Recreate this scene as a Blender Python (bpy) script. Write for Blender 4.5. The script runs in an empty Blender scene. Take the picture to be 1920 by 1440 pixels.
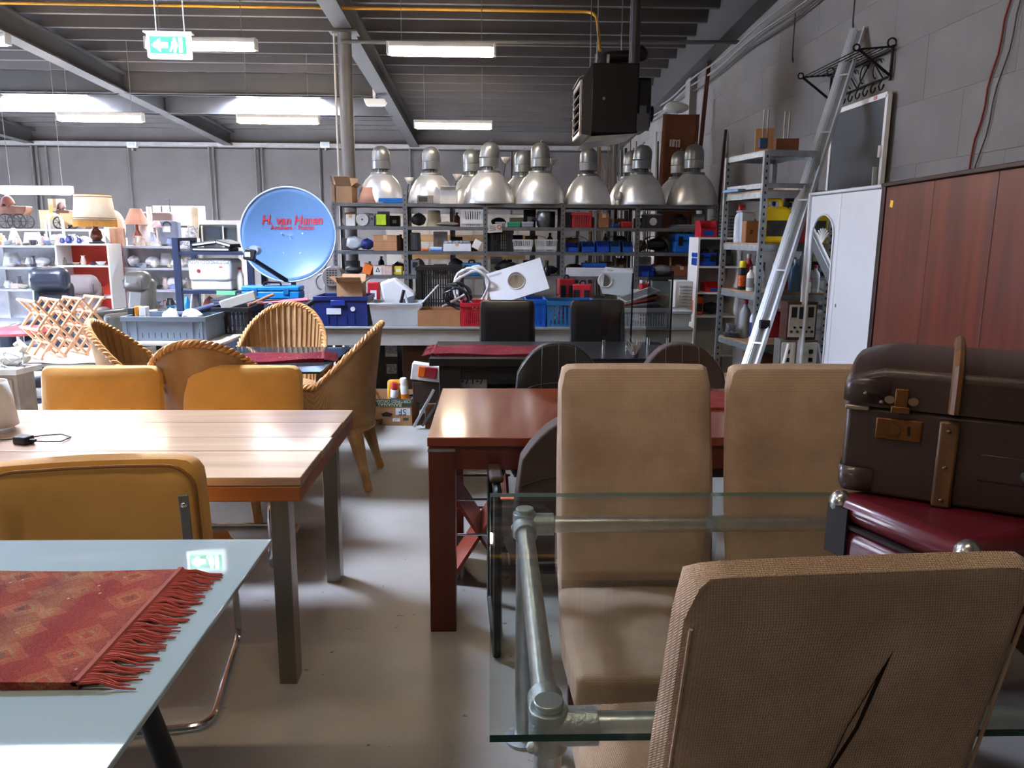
import bpy, math, random
from mathutils import Vector as V, Matrix, Euler
random.seed(7)
SC = bpy.context.scene
COL = SC.collection
R = math.radians
# ------------------------------------------------------------------ camera
F = 1450.0; TILT = R(11.0); YAW = R(1.63); ROLL = 0.0068; H = 1.53
CM = Matrix.Rotation(-YAW, 3, 'Z') @ Matrix.Rotation(math.pi/2 - TILT, 3, 'X') @ Matrix.Rotation(ROLL, 3, 'Z')
cam = bpy.data.cameras.new('camera'); cam.sensor_width = 36.0; cam.lens = 36.0*F/1920.0
cam.clip_start = 0.05; cam.clip_end = 100
camo = bpy.data.objects.new('camera', cam); COL.objects.link(camo)
camo.matrix_world = Matrix.Translation((0, 0, H)) @ CM.to_4x4()
SC.camera = camo
# ------------------------------------------------------------------ world, exposure, light levels
w = bpy.data.worlds.new('world'); SC.world = w; w.use_nodes = True
w.node_tree.nodes['Background'].inputs[0].default_value = (0.6, 0.72, 0.9, 1)
w.node_tree.nodes['Background'].inputs[1].default_value = 0.5
SC.view_settings.view_transform = 'Standard'; SC.view_settings.look = 'None'
SC.view_settings.exposure = 1.4; SC.view_settings.gamma = 1.0; SC.view_settings.use_curve_mapping = False
SKY_A = 85.0      # daylight panes over the aisle
SKY_B = 340.0      # daylight panes at the far strip
DOOR_FILL = 9.0        # glowing roller door added out of view for light from the left
TUBE = 24.0       # fluorescent tubes
def U(x, y, X=None, Y=None, Z=None):
    r = CM @ V(((x-960)/F, -(y-720)/F, -1.0))
    t = X/r.x if X is not None else Y/r.y if Y is not None else (Z-H)/r.z
    return V((0, 0, H)) + t*r
def UX(x, Y, y=450): return U(x, y, Y=Y).x
def UZ(y, Y, x=960): return U(x, y, Y=Y).z
# ------------------------------------------------------------------ materials
def lin(h):
    h = h.lstrip('#')
    return tuple(((c/255+0.055)/1.055)**2.4 if c/255 > 0.04045 else c/255/12.92 for c in (int(h[i:i+2], 16) for i in (0, 2, 4)))
_mc = {}
def newmat(name):
    m = bpy.data.materials.new(name); m.use_nodes = True
    nt = m.node_tree; return m, nt, nt.nodes['Principled BSDF'], nt.nodes.new, nt.links.new
def M(hexc, r=0.5, metal=0.0, var=0.12, sc=9.0, bump=0.0, bsc=60.0, coat=0.0, alpha=1.0, trans=0.0, ior=1.45, stretch=None, name=None, sheen=0.0):
    key = (hexc, r, metal, var, sc, bump, bsc, coat, alpha, trans, stretch, sheen)
    if key in _mc: return _mc[key]
    m, nt, b, N, L = newmat(name or 'surface_'+hexc)
    c = lin(hexc)
    tc = N('ShaderNodeTexCoord'); mp = N('ShaderNodeMapping'); L(tc.outputs['Object'], mp.inputs['Vector'])
    if stretch: mp.inputs['Scale'].default_value = stretch
    nz = N('ShaderNodeTexNoise'); nz.inputs['Scale'].default_value = sc; nz.inputs['Detail'].default_value = 5
    L(mp.outputs[0], nz.inputs['Vector'])
    cr = N('ShaderNodeValToRGB'); e = cr.color_ramp.elements
    e[0].position = 0.3; e[1].position = 0.72
    e[0].color = (*[max(0, x*(1-var)) for x in c], 1); e[1].color = (*[min(1, x*(1+var)) for x in c], 1)
    L(nz.outputs['Fac'], cr.inputs[0]); L(cr.outputs[0], b.inputs['Base Color'])
    b.inputs['Roughness'].default_value = r; b.inputs['Metallic'].default_value = metal
    b.inputs['Coat Weight'].default_value = coat; b.inputs['Coat Roughness'].default_value = 0.08
    b.inputs['Transmission Weight'].default_value = trans; b.inputs['IOR'].default_value = ior
    b.inputs['Sheen Weight'].default_value = sheen
    b.inputs['Alpha'].default_value = alpha
    if bump:
        n2 = N('ShaderNodeTexNoise'); n2.inputs['Scale'].default_value = bsc; n2.inputs['Detail'].default_value = 4
        L(mp.outputs[0], n2.inputs['Vector'])
        bp = N('ShaderNodeBump'); bp.inputs['Strength'].default_value = bump; bp.inputs['Distance'].default_value = 0.01
        L(n2.outputs['Fac'], bp.inputs['Height']); L(bp.outputs[0], b.inputs['Normal'])
    _mc[key] = m
    return m
def EM(hexc, s, name):
    m, nt, b, N, L = newmat(name)
    b.inputs['Base Color'].default_value = (*lin(hexc), 1)
    b.inputs['Emission Color'].default_value = (*lin(hexc), 1); b.inputs['Emission Strength'].default_value = s
    return m
def WOOD(dark, light, r=0.4, axis='X', sc=6.0, coat=0.0, bump=0.08, dist=3.0, name='wood'):
    key = (dark, light, r, axis, sc, coat, bump, dist)
    if key in _mc: return _mc[key]
    m, nt, b, N, L = newmat(name)
    tc = N('ShaderNodeTexCoord'); mp = N('ShaderNodeMapping'); L(tc.outputs['Object'], mp.inputs['Vector'])
    s = [sc, sc, sc]; s['XYZ'.index(axis)] = sc*0.08; mp.inputs['Scale'].default_value = s
    oi = N('ShaderNodeObjectInfo'); ad = N('ShaderNodeVectorMath'); ad.operation = 'ADD'
    mu = N('ShaderNodeMath'); mu.operation = 'MULTIPLY'; mu.inputs[1].default_value = 37.0
    L(oi.outputs['Random'], mu.inputs[0]); L(mp.outputs[0], ad.inputs[0]); L(mu.outputs[0], ad.inputs[1])
    nz = N('ShaderNodeTexNoise'); nz.inputs['Scale'].default_value = 2.2; nz.inputs['Detail'].default_value = 7; nz.inputs['Distortion'].default_value = dist*0.25
    L(ad.outputs[0], nz.inputs['Vector'])
    cr = N('ShaderNodeValToRGB'); e = cr.color_ramp.elements; e[0].position = 0.32; e[1].position = 0.68
    e[0].color = (*lin(dark), 1); e[1].color = (*lin(light), 1)
    L(nz.outputs['Fac'], cr.inputs[0]); L(cr.outputs[0], b.inputs['Base Color'])
    b.inputs['Roughness'].default_value = r; b.inputs['Coat Weight'].default_value = coat; b.inputs['Coat Roughness'].default_value = 0.1
    bp = N('ShaderNodeBump'); bp.inputs['Strength'].default_value = bump; bp.inputs['Distance'].default_value = 0.004
    L(nz.outputs['Fac'], bp.inputs['Height']); L(bp.outputs[0], b.inputs['Normal'])
    _mc[key] = m
    return m
def GLASS(name, tint, rough=0.0, clear=0.9, refl=1.0):
    """thin sheet glass: see-through with a fresnel reflection, so that light still passes"""
    m = bpy.data.materials.new(name); m.use_nodes = True; nt = m.node_tree; nt.nodes.clear(); N = nt.nodes.new; L = nt.links.new
    o = N('ShaderNodeOutputMaterial'); mx = N('ShaderNodeMixShader'); tr = N('ShaderNodeBsdfTransparent'); gl = N('ShaderNodeBsdfGlossy')
    tr.inputs[0].default_value = (*[x*clear for x in lin(tint)], 1); gl.inputs['Roughness'].default_value = rough
    gl.inputs[0].default_value = (refl, refl, refl, 1)
    fr = N('ShaderNodeFresnel'); ge = N('ShaderNodeNewGeometry'); mi = N('ShaderNodeMapRange')
    mi.inputs[3].default_value = 1.5; mi.inputs[4].default_value = 1/1.5      # the same sheet seen from inside
    L(ge.outputs['Backfacing'], mi.inputs[0]); L(mi.outputs[0], fr.inputs[0])
    L(fr.outputs[0], mx.inputs[0]); L(tr.outputs[0], mx.inputs[1]); L(gl.outputs[0], mx.inputs[2]); L(mx.outputs[0], o.inputs[0])
    return m
def WEAVE(hexa, hexb, sc=160.0, r=0.9, bump=0.5, axis_mix=True, name='woven'):
    key = ('weave', hexa, hexb, sc, r, bump)
    if key in _mc: return _mc[key]
    m, nt, b, N, L = newmat(name)
    tc = N('ShaderNodeTexCoord')
    outs = []
    sp = N('ShaderNodeSeparateXYZ'); L(tc.outputs['Object'], sp.inputs[0]); ad = N('ShaderNodeMath'); ad.operation = 'ADD'; L(sp.outputs['Y'], ad.inputs[0]); L(sp.outputs['Z'], ad.inputs[1])
    cb_ = N('ShaderNodeCombineXYZ'); L(sp.outputs['X'], cb_.inputs['X']); L(ad.outputs[0], cb_.inputs['Z'])
    for d in ('X', 'Z'):
        wv = N('ShaderNodeTexWave'); wv.bands_direction = d; wv.inputs['Scale'].default_value = sc/6.283*2; wv.inputs['Distortion'].default_value = 0.6
        L(cb_.outputs[0], wv.inputs['Vector']); outs.append(wv)
    mu = N('ShaderNodeMath'); mu.operation = 'MULTIPLY'; L(outs[0].outputs['Fac'], mu.inputs[0]); L(outs[1].outputs['Fac'], mu.inputs[1])
    nz = N('ShaderNodeTexNoise'); nz.inputs['Scale'].default_value = 5; nz.inputs['Detail'].default_value = 6; L(tc.outputs['Object'], nz.inputs['Vector'])
    av = N('ShaderNodeMath'); av.operation = 'MULTIPLY_ADD'; av.inputs[1].default_value = 0.25; L(mu.outputs[0], av.inputs[0]); L(nz.outputs['Fac'], av.inputs[2])
    cr = N('ShaderNodeValToRGB'); e = cr.color_ramp.elements; e[0].position = 0.35; e[1].position = 0.85
    e[0].color = (*lin(hexa), 1); e[1].color = (*lin(hexb), 1)
    L(av.outputs[0], cr.inputs[0]); L(cr.outputs[0], b.inputs['Base Color'])
    b.inputs['Roughness'].default_value = r
    bp = N('ShaderNodeBump'); bp.inputs['Strength'].default_value = bump; bp.inputs['Distance'].default_value = 0.003
    L(mu.outputs[0], bp.inputs['Height']); L(bp.outputs[0], b.inputs['Normal'])
    _mc[key] = m
    return m
# ------------------------------------------------------------------ mesh helpers
class G:
    def __init__(s, T=None): s.v = []; s.f = []; s.T = T
    def add(s, vs, fs):
        o = len(s.v)
        s.v += [tuple(s.T @ V(p)) if s.T else tuple(p) for p in vs]
        s.f += [tuple(i+o for i in f) for f in fs]; return s
    def box(s, x0, x1, y0, y1, z0, z1):
        return s.add([(x0,y0,z0),(x1,y0,z0),(x1,y1,z0),(x0,y1,z0),(x0,y0,z1),(x1,y0,z1),(x1,y1,z1),(x0,y1,z1)],
                     [(0,3,2,1),(4,5,6,7),(0,1,5,4),(1,2,6,5),(2,3,7,6),(3,0,4,7)])
    def obox(s, c, sz, rot=(0,0,0)):
        m = Matrix.Translation(c) @ Euler(rot).to_matrix().to_4x4(); a, b, d = sz[0]/2, sz[1]/2, sz[2]/2
        vs = [m @ V(p) for p in [(-a,-b,-d),(a,-b,-d),(a,b,-d),(-a,b,-d),(-a,-b,d),(a,-b,d),(a,b,d),(-a,b,d)]]
        return s.add(vs, [(0,3,2,1),(4,5,6,7),(0,1,5,4),(1,2,6,5),(2,3,7,6),(3,0,4,7)])
    def bar(s, p0, p1, wd, hg, up=(0,0,1)):
        """square bar between two points"""
        p0 = V(p0); p1 = V(p1); d = (p1-p0).normalized(); u = V(up)
        if abs(d.dot(u)) > 0.98: u = V((0, 1, 0))
        a = d.cross(u).normalized(); b = a.cross(d).normalized(); vs = []
        for p in (p0, p1):
            for i, j in ((-1,-1),(1,-1),(1,1),(-1,1)): vs.append(p + a*wd/2*i + b*hg/2*j)
        return s.add(vs, [(3,2,1,0),(4,5,6,7),(0,1,5,4),(1,2,6,5),(2,3,7,6),(3,0,4,7)])
    def cyl(s, p0, p1, r0, r1=None, n=14, caps=True):
        r1 = r0 if r1 is None else r1; p0 = V(p0); p1 = V(p1); d = (p1-p0).normalized()
        u = V((0,0,1)) if abs(d.z) < 0.95 else V((1,0,0)); a = d.cross(u).normalized(); b = d.cross(a)
        vs = []
        for p, r in ((p0, r0), (p1, r1)):
            for i in range(n):
                t = 2*math.pi*i/n; vs.append(p + a*math.cos(t)*r + b*math.sin(t)*r)
        fs = [(i, (i+1) % n, n+(i+1) % n, n+i) for i in range(n)]
        if caps: fs += [tuple(range(n-1, -1, -1)), tuple(range(n, 2*n))]
        return s.add(vs, fs)
    def tube(s, pts, r, n=8, closed=False, caps=True, flat=1.0):
        pts = [V(p) for p in pts]; k = len(pts); vs = []; fs = []; prev = None
        for i, p in enumerate(pts):
            if closed: d = (pts[(i+1) % k]-pts[i-1])
            else: d = pts[min(i+1, k-1)]-pts[max(i-1, 0)]
            d = d.normalized() if d.length > 1e-9 else V((0,0,1))
            if prev is None:
                u = V((0,0,1)) if abs(d.z) < 0.9 else V((1,0,0)); a = d.cross(u).normalized()
            else:
                a = prev - d*prev.dot(d)
                a = a.normalized() if a.length > 1e-6 else d.orthogonal().normalized()
            prev = a; b = d.cross(a); rr = r[i] if isinstance(r, (list, tuple)) else r
            for j in range(n):
                t = 2*math.pi*j/n; vs.append(p + a*math.cos(t)*rr + b*math.sin(t)*rr*flat)
        m = k if closed else k-1
        for i in range(m):
            for j in range(n):
                i2 = (i+1) % k; fs.append((i*n+j, i*n+(j+1) % n, i2*n+(j+1) % n, i2*n+j))
        if caps and not closed: fs += [tuple(range(n-1, -1, -1)), tuple(range((k-1)*n, k*n))]
        return s.add(vs, fs)
    def lathe(s, prof, c=(0,0,0), n=20, m=None, close=False):
        vs = []; fs = []; k = len(prof); c = V(c)
        for r, z in prof:
            for i in range(n):
                t = 2*math.pi*i/n; p = V((r*math.cos(t), r*math.sin(t), z)); vs.append(c + (m @ p if m else p))
        for a in range(k-1):
            for i in range(n): fs.append((a*n+i, a*n+(i+1) % n, (a+1)*n+(i+1) % n, (a+1)*n+i))
        if prof[0][0] > 1e-6: fs.append(tuple(range(n-1, -1, -1)))
        if prof[-1][0] > 1e-6 and not close: fs.append(tuple(range((k-1)*n, k*n)))
        return s.add(vs, fs)
    def shell(s, prof, c=(0,0,0), n=24, m=None):
        """open lathe without caps"""
        vs = []; fs = []; k = len(prof); c = V(c)
        for r, z in prof:
            for i in range(n):
                t = 2*math.pi*i/n; p = V((r*math.cos(t), r*math.sin(t), z)); vs.append(c + (m @ p if m else p))
        for a in range(k-1):
            for i in range(n): fs.append((a*n+i, a*n+(i+1) % n, (a+1)*n+(i+1) % n, (a+1)*n+i))
        return s.add(vs, fs)
    def ell(s, c, rad, n=12, k=7, jit=0.0):
        vs = []; fs = []; c = V(c)
        for a in range(k+1):
            ph = math.pi*a/k
            for i in range(n):
                t = 2*math.pi*i/n; q = 1+random.uniform(-jit, jit)
                vs.append(c + V((rad[0]*math.sin(ph)*math.cos(t)*q, rad[1]*math.sin(ph)*math.sin(t)*q, -rad[2]*math.cos(ph)*q)))
        for a in range(k):
            for i in range(n): fs.append((a*n+i, a*n+(i+1) % n, (a+1)*n+(i+1) % n, (a+1)*n+i))
        return s.add(vs, fs)
    def prism(s, poly, a, b, plane='xz'):
        def P(u, w_, t): return (u, t, w_) if plane == 'xz' else (t, u, w_) if plane == 'yz' else (u, w_, t)
        n = len(poly); vs = [P(u, q, a) for u, q in poly] + [P(u, q, b) for u, q in poly]
        fs = [tuple(range(n)), tuple(range(2*n-1, n-1, -1))] + [(i, i+n, (i+1) % n+n, (i+1) % n) for i in range(n)]
        return s.add(vs, fs)
    def grid(s, fn, nu, nv, closeu=False):
        vs = [fn(i/nu, j/nv) for i in range(nu+1) for j in range(nv+1)]
        fs = [(i*(nv+1)+j, (i+1)*(nv+1)+j, (i+1)*(nv+1)+j+1, i*(nv+1)+j+1) for i in range(nu) for j in range(nv)]
        return s.add(vs, fs)
def wmat(o):
    m = o.matrix_basis.copy()
    while o.parent: o = o.parent; m = o.matrix_basis @ m
    return m
def ob(g, name, mat, parent=None, W=False, bev=0.0, seg=2, sub=0, solid=0.0, smooth=35, label=None, kind=None):
    vs = g.v; loc = None
    if parent is not None and W:
        im = wmat(parent).inverted(); vs = [tuple(im @ V(p)) for p in vs]
    elif parent is None:
        xs = [p[0] for p in vs]; ys = [p[1] for p in vs]; zs = [p[2] for p in vs]
        loc = V(((min(xs)+max(xs))/2, (min(ys)+max(ys))/2, min(zs))); vs = [tuple(V(p)-loc) for p in vs]
    me = bpy.data.meshes.new(name); me.from_pydata(vs, [], g.f); me.update()
    import bmesh
    bm = bmesh.new(); bm.from_mesh(me); bmesh.ops.recalc_face_normals(bm, faces=bm.faces); bm.to_mesh(me); bm.free()
    me.materials.append(mat)
    if smooth:
        me.shade_smooth(); me.set_sharp_from_angle(angle=R(smooth))
    o = bpy.data.objects.new(name, me); COL.objects.link(o)
    if loc is not None: o.location = loc
    if parent is not None: o.parent = parent
    if solid:
        k = o.modifiers.new('thickness', 'SOLIDIFY'); k.thickness = solid; k.offset = 0
    if bev:
        k = o.modifiers.new('bevel', 'BEVEL'); k.width = bev; k.segments = seg; k.limit_method = 'ANGLE'; k.angle_limit = R(40); k.harden_normals = False
    if sub:
        k = o.modifiers.new('subdiv', 'SUBSURF'); k.levels = sub; k.render_levels = sub
    if label: o['label'] = label
    if kind: o['kind'] = kind
    return o
def tag(o, label, cat, group=None):
    o['label'] = label; o['category'] = cat
    if group: o['group'] = group
    return o
def T(name, label, cat, loc=(0,0,0), rz=0.0, group=None):
    o = bpy.data.objects.new(name, None); COL.objects.link(o); o.empty_display_size = 0.1
    o.location = loc; o.rotation_euler = (0, 0, rz); return tag(o, label, cat, group)
def S(g, name, label, cat, mat, group=None, **k): return tag(ob(g, name, mat, **k), label, cat, group)
def ST(g, name, mat, label=None, parent=None, **k):
    o = ob(g, name, mat, parent=parent, **k)
    if parent is None:
        o['kind'] = 'structure'
    if label: o['label'] = label
    return o
def share(o, name, parent, loc=(0,0,0), rot=(0,0,0), scale=(1,1,1)):
    """another piece that shares the mesh of o"""
    c = o.copy(); c.name = name; COL.objects.link(c); c.parent = parent; c.location = loc; c.rotation_euler = rot; c.scale = scale
    return c
def dup(root, loc, rz, label, group=None):
    r = root.copy(); COL.objects.link(r); r.location = loc; r.rotation_euler = (0, 0, rz); r['label'] = label
    if group: r['group'] = group
    for ch in list(root.children):
        c = ch.copy(); COL.objects.link(c); c.parent = r
        for g2 in list(ch.children):
            d = g2.copy(); COL.objects.link(d); d.parent = c
    return r
def text(body, size, mat, parent, loc, rot=(R(90), 0, 0), W=False, shear=0.0, ext=0.0006, name='lettering', align='CENTER', sx=1.0, bold=0.0, conform=None):
    cu = bpy.data.curves.new('tmp', 'FONT'); cu.body = body; cu.size = size; cu.align_x = align; cu.align_y = 'CENTER'; cu.shear = shear; cu.extrude = ext; cu.resolution_u = 3; cu.offset = bold
    t = bpy.data.objects.new('tmp', cu); COL.objects.link(t)
    dg = bpy.context.evaluated_depsgraph_get(); me = bpy.data.meshes.new_from_object(t.evaluated_get(dg))
    bpy.data.objects.remove(t); bpy.data.curves.remove(cu)
    me.materials.clear(); me.materials.append(mat)
    o = bpy.data.objects.new(name, me); COL.objects.link(o); o.parent = parent
    m = Matrix.Translation(loc) @ Euler(rot).to_matrix().to_4x4() @ Matrix.Diagonal((sx, 1, 1, 1))
    if W: m = wmat(parent).inverted() @ m
    if conform:      # wrap the print onto a curved surface of the parent
        for v in me.vertices: v.co = conform(m @ v.co)
        m = Matrix.Identity(4)
    o.matrix_basis = m; o['kind'] = 'stuff'
    return o
def arc(c, r, a0, a1, n, plane='xy'):
    out = []
    for i in range(n+1):
        t = a0+(a1-a0)*i/n; u, q = r*math.cos(t), r*math.sin(t)
        out.append(V(c) + (V((u, q, 0)) if plane == 'xy' else V((u, 0, q)) if plane == 'xz' else V((0, u, q))))
    return out
def rpath(pts, rad, n=5):
    """polyline with rounded corners"""
    pts = [V(p) for p in pts]; out = [pts[0]]
    for i in range(1, len(pts)-1):
        a, b, c = pts[i-1], pts[i], pts[i+1]; d0 = (a-b); d1 = (c-b)
        r_ = min(rad, d0.length*0.49, d1.length*0.49); p0 = b+d0.normalized()*r_; p1 = b+d1.normalized()*r_
        for k in range(n+1):
            t = k/n; out.append(p0*(1-t)**2 + b*2*t*(1-t) + p1*t*t)
    out.append(pts[-1]); return out
STEEL = M('8a8d90', 0.38, 0.9, 0.1, 14); GALV = M('9fa6a9', 0.42, 0.85, 0.18, 22, 0.05, 90); CHROME = M('d8dadd', 0.12, 1.0, 0.03)
BLACK = M('151517', 0.45, 0, 0.2); WHITE = M('ecebe8', 0.45, 0, 0.03); KRAFT = M('a9794f', 0.85, 0, 0.1, 14, 0.05)
DGREY = M('3a3b3e', 0.5, 0, 0.15)
# ================================================================== the hall
XL, XR, YB, YF = -13.5, 2.8, 17.6, -9.0
def zb(Y): return 4.236-0.0506*Y          # underside of the long roof beams
def zd(Y): return zb(Y)+0.30              # underside of the roof deck
# floor
mf, nt, b, N, L = newmat('concrete_floor')
tc = N('ShaderNodeTexCoord'); n1 = N('ShaderNodeTexNoise'); n1.inputs['Scale'].default_value = 0.9; n1.inputs['Detail'].default_value = 8; n1.inputs['Roughness'].default_value = 0.65
L(tc.outputs['Object'], n1.inputs['Vector'])
cr = N('ShaderNodeValToRGB'); e = cr.color_ramp.elements; e[0].position = 0.3; e[1].position = 0.7; e[0].color = (*lin('8d8880'), 1); e[1].color = (*lin('aba79f'), 1)
L(n1.outputs['Fac'], cr.inputs[0])
n2 = N('ShaderNodeTexNoise'); n2.inputs['Scale'].default_value = 28; n2.inputs['Detail'].default_value = 3; L(tc.outputs['Object'], n2.inputs['Vector'])
c2 = N('ShaderNodeValToRGB'); e = c2.color_ramp.elements; e[0].position = 0.24; e[1].position = 0.29; e[0].color = (*lin('4a4844'), 1); e[1].color = (1, 1, 1, 1)
L(n2.outputs['Fac'], c2.inputs[0])
mx = N('ShaderNodeMix'); mx.data_type = 'RGBA'; mx.blend_type = 'MULTIPLY'; mx.inputs[0].default_value = 0.8
L(cr.outputs[0], mx.inputs[6]); L(c2.outputs[0], mx.inputs[7]); L(mx.outputs[2], b.inputs['Base Color'])
mr = N('ShaderNodeMapRange'); mr.inputs[3].default_value = 0.28; mr.inputs[4].default_value = 0.5; L(n1.outputs['Fac'], mr.inputs[0]); L(mr.outputs[0], b.inputs['Roughness'])
floor = ST(G().box(XL, XR, YF, YB, -0.1, 0), 'floor', mf)
# back wall: concrete panels between dark joints
mwall = M('56514f', 0.85, 0, 0.1, 1.6, 0.15, 40); mjoint = M('3e3b3a', 0.9)
wb = ST(G().box(XL, XR, YB+0.03, YB+0.2, 0, 3.9), 'wall_back', mjoint)
xs = [XL]
for px in (70, 245, 405, 490, 605, 770, 960, 1200): xs.append(U(px, 350, Y=YB).x)
xs.append(XR)
for a, c in zip(xs, xs[1:]):
    ST(G().box(a+0.012, c-0.012, YB, YB+0.05, 0, 3.3), 'panel', mwall, parent=wb, W=True, bev=0.01)
ST(G().box(XL, XR, YB-0.01, YB+0.05, 3.32, 3.9), 'upper_panel', mwall, parent=wb, W=True)
rail = ST(G().box(XL, XR, YB-0.14, YB, UZ(281, YB), UZ(274, YB)), 'trim_1', M('8d8a88', 0.6, 0.2))
for i, px in enumerate((66, 76, 93, 246, 396, 404, 482, 494, 601, 770)):
    X = U(px, 330, Y=YB).x
    S(G().cyl((X, YB-0.05, 0), (X, YB-0.05, UZ(280, YB)), 0.022, n=8), 'wall_conduit', 'thin vertical conduit on the rear wall, %s from the left' % ['first', 'second', 'third', 'fourth', 'fifth', 'sixth', 'seventh', 'eighth', 'ninth', 'tenth'][i], 'conduit', M('5d5a58', 0.5, 0.3), group='conduits on the rear wall')
for px in (248, 610):
    p = U(px, 268, Y=YB-0.1)
    t = T('emergency_light', 'small box light above the rear wall rail, %s' % ('left of the round column' if px == 610 else 'over the big fringed lamp'), 'light', (p.x, YB-0.1, p.z-0.1))
    ob(G().box(-0.1, 0.1, -0.06, 0.06, 0, 0.12), 'housing', WHITE, t, bev=0.01); ob(G().box(-0.07, 0.07, -0.075, -0.06, 0.02, 0.1), 'lens', M('bfc4c8', 0.2), t)
    ob(G().box(-0.02, 0.02, -0.02, 0.1, -0.06, 0.01), 'bracket', STEEL, t)
# other walls
DY0, DY1, DH = 6.4, 10.6, 3.4      # opening in the left wall for the added, unseen roller door
ST(G().box(XL-0.2, XL, YF, DY0, 0, 4.8).box(XL-0.2, XL, DY1, YB, 0, 4.8).box(XL-0.2, XL, DY0, DY1, DH, 4.8), 'wall_left', mwall)
dor = ST(G().box(XL-0.12, XL+0.04, DY0, DY0+0.08, 0, DH).box(XL-0.12, XL+0.04, DY1-0.08, DY1, 0, DH).box(XL-0.12, XL+0.04, DY0+0.08, DY1-0.08, DH-0.12, DH), 'door_added_1', STEEL)
for k in range(6): ST(G().box(XL-0.1, XL-0.08, DY0+0.085, DY1-0.085, 0.01+k*(DH-0.13)/6, (k+1)*(DH-0.13)/6), 'pane', EM('dbe7ff', DOOR_FILL, 'added_door_glow_pane') if k == 0 else bpy.data.materials['added_door_glow_pane'], parent=dor, W=True)  # glowing panes of the added door, brightening the hall from the left
ST(G().box(XL, XR, YF-0.2, YF, 0, 4.8), 'wall_front', mwall)
# right wall: large painted blocks in running bond
mblk = M('7d7875', 0.88, 0, 0.12, 2.2, 0.2, 70)
wr = ST(G().box(XR+0.012, XR+0.25, YF, YB, 0, 4.6), 'wall_right', M('6f6b68', 0.95))
blk = None; BH, BL = 0.40, 0.9
for r_ in range(11):
    for k in range(-1, 18):
        y0 = 1.6 + k*BL + (0.45 if r_ % 2 else 0); 
        if y0 > YB-0.3: continue
        if blk is None:
            blk = ob(G().box(0, 0.03, 0.0006, BL-0.0006, 0.0005, BH-0.0005), 'block', mblk, wr, bev=0.001, seg=1); blk.location = tuple(wmat(wr).inverted() @ V((XR, y0, 0)))
        else: share(blk, 'block', wr, tuple(wmat(wr).inverted() @ V((XR+random.uniform(-.0008, .0008), y0, r_*BH))))
# block piers on the right wall
for yy in (11.0,):
    ST(G().box(XR-0.1, XR, yy, yy+0.25, 0, 3.98), 'trim_2', mblk, bev=0.004)
# roof deck with ribs
SKY = [(-4.35, -2.95), (-8.3, -6.9), (-12.3, -10.9)]
STRIPS = [(4.6, 5.9), (12.75, 14.1)]
mdeck = M('3f3a38', 0.6, 0.1, 0.1, 3)
gd = G(); PITCH = 0.52
def deck(x0, x1, y0, y1):
    ys = []; k = math.floor(y0/PITCH)
    while k*PITCH < y1:
        for dy, dz in ((0, 0), (0.05, 0), (0.09, 0.13), (0.48, 0.13)):
            y = k*PITCH+dy
            if y0 <= y <= y1: ys.append((y, dz))
        k += 1
    ys = [(y0, 0.13)]+ys+[(y1, 0.13)]
    for (ya, a), (yb_, c) in zip(ys, ys[1:]):
        gd.add([(x0, ya, zd(ya)+a), (x1, ya, zd(ya)+a), (x1, yb_, zd(yb_)+c), (x0, yb_, zd(yb_)+c)], [(0, 1, 2, 3)])
yy = YF
for s0, s1 in STRIPS:
    deck(XL, XR, yy, s0)
    xx = XL
    for a, c in sorted(SKY):
        deck(xx, a, s0, s1); xx = c
    deck(xx, XR, s0, s1); yy = s1
deck(XL, XR, yy, YB)
ceil_ = ST(gd, 'ceiling', mdeck, smooth=0)
ST(G().box(XL, XR, YF, YF+0.01, 3.9, 4.9), 'trim_3', mdeck)
# skylights: kerb and daylit pane
mk = M('9b9896', 0.6)
for si, (s0, s1) in enumerate(STRIPS):
    mpane = EM('d3e2ff', SKY_B if si == 1 else SKY_A, 'daylit_skylight_pane')
    for i, (a, c) in enumerate(SKY):
        z0 = zd(s1)-0.02; z1 = zd(s0)+0.5
        k = ST(G().box(a-0.03, a, s0-0.03, s1+0.03, z0, z1).box(c, c+0.03, s0-0.03, s1+0.03, z0, z1).box(a, c, s0-0.03, s0, z0, z1).box(a, c, s1, s1+0.03, z0, z1), 'window_%d' % (si*3+i+1), mk)
        ST(G().box(a, c, s0, s1, z1-0.03, z1), 'pane', mpane, parent=k, W=True)
# long roof beams (I sections)
mbeam = M('4b4948', 0.55, 0.2, 0.08, 3)
def ibeam_y(X, y0, y1, h=0.30, wf=0.2):
    g = G()
    for z0, z1, hw in ((0, 0.02, wf/2), (0.02, h-0.02, 0.008), (h-0.02, h, wf/2)):
        g.add([(X+sx*hw, y, zb(y)+z) for y in (y0, y1) for z in (z0, z1) for sx in (-1, 1)], [(0,1,3,2),(4,6,7,5),(0,4,5,1),(2,3,7,6),(0,2,6,4),(1,5,7,3)])
    return g
for i, X in enumerate((-1.65, -5.64, -9.85)):
    ST(ibeam_y(X, YF, YB), 'trim_%d' % (4+i), mbeam, label='long grey steel roof beam')
g = G(); g.add([(x, y, zb(y)+z) for y in (YF, YB) for z in (-0.05, 0.45) for x in (XR-0.2, XR-0.005)], [(0,1,3,2),(4,6,7,5),(0,4,5,1),(2,3,7,6),(0,2,6,4),(1,5,7,3)])
ST(g, 'trim_20', mbeam, label='dark steel edge beam along the top of the block wall')
n = 7
for Y in (12.68, 14.18):
    for a, c in ((-13.4, -9.9), (-9.8, -5.69), (-5.59, -1.7)):
        ST(G().box(a, c, Y-0.05, Y+0.05, zb(Y)+0.0, zd(Y)+0.02).box(a, c, Y-0.09, Y+0.09, zb(Y), zb(Y)+0.015), 'trim_%d' % n, mbeam, label='grey cross girder beside a skylight'); n += 1
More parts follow.
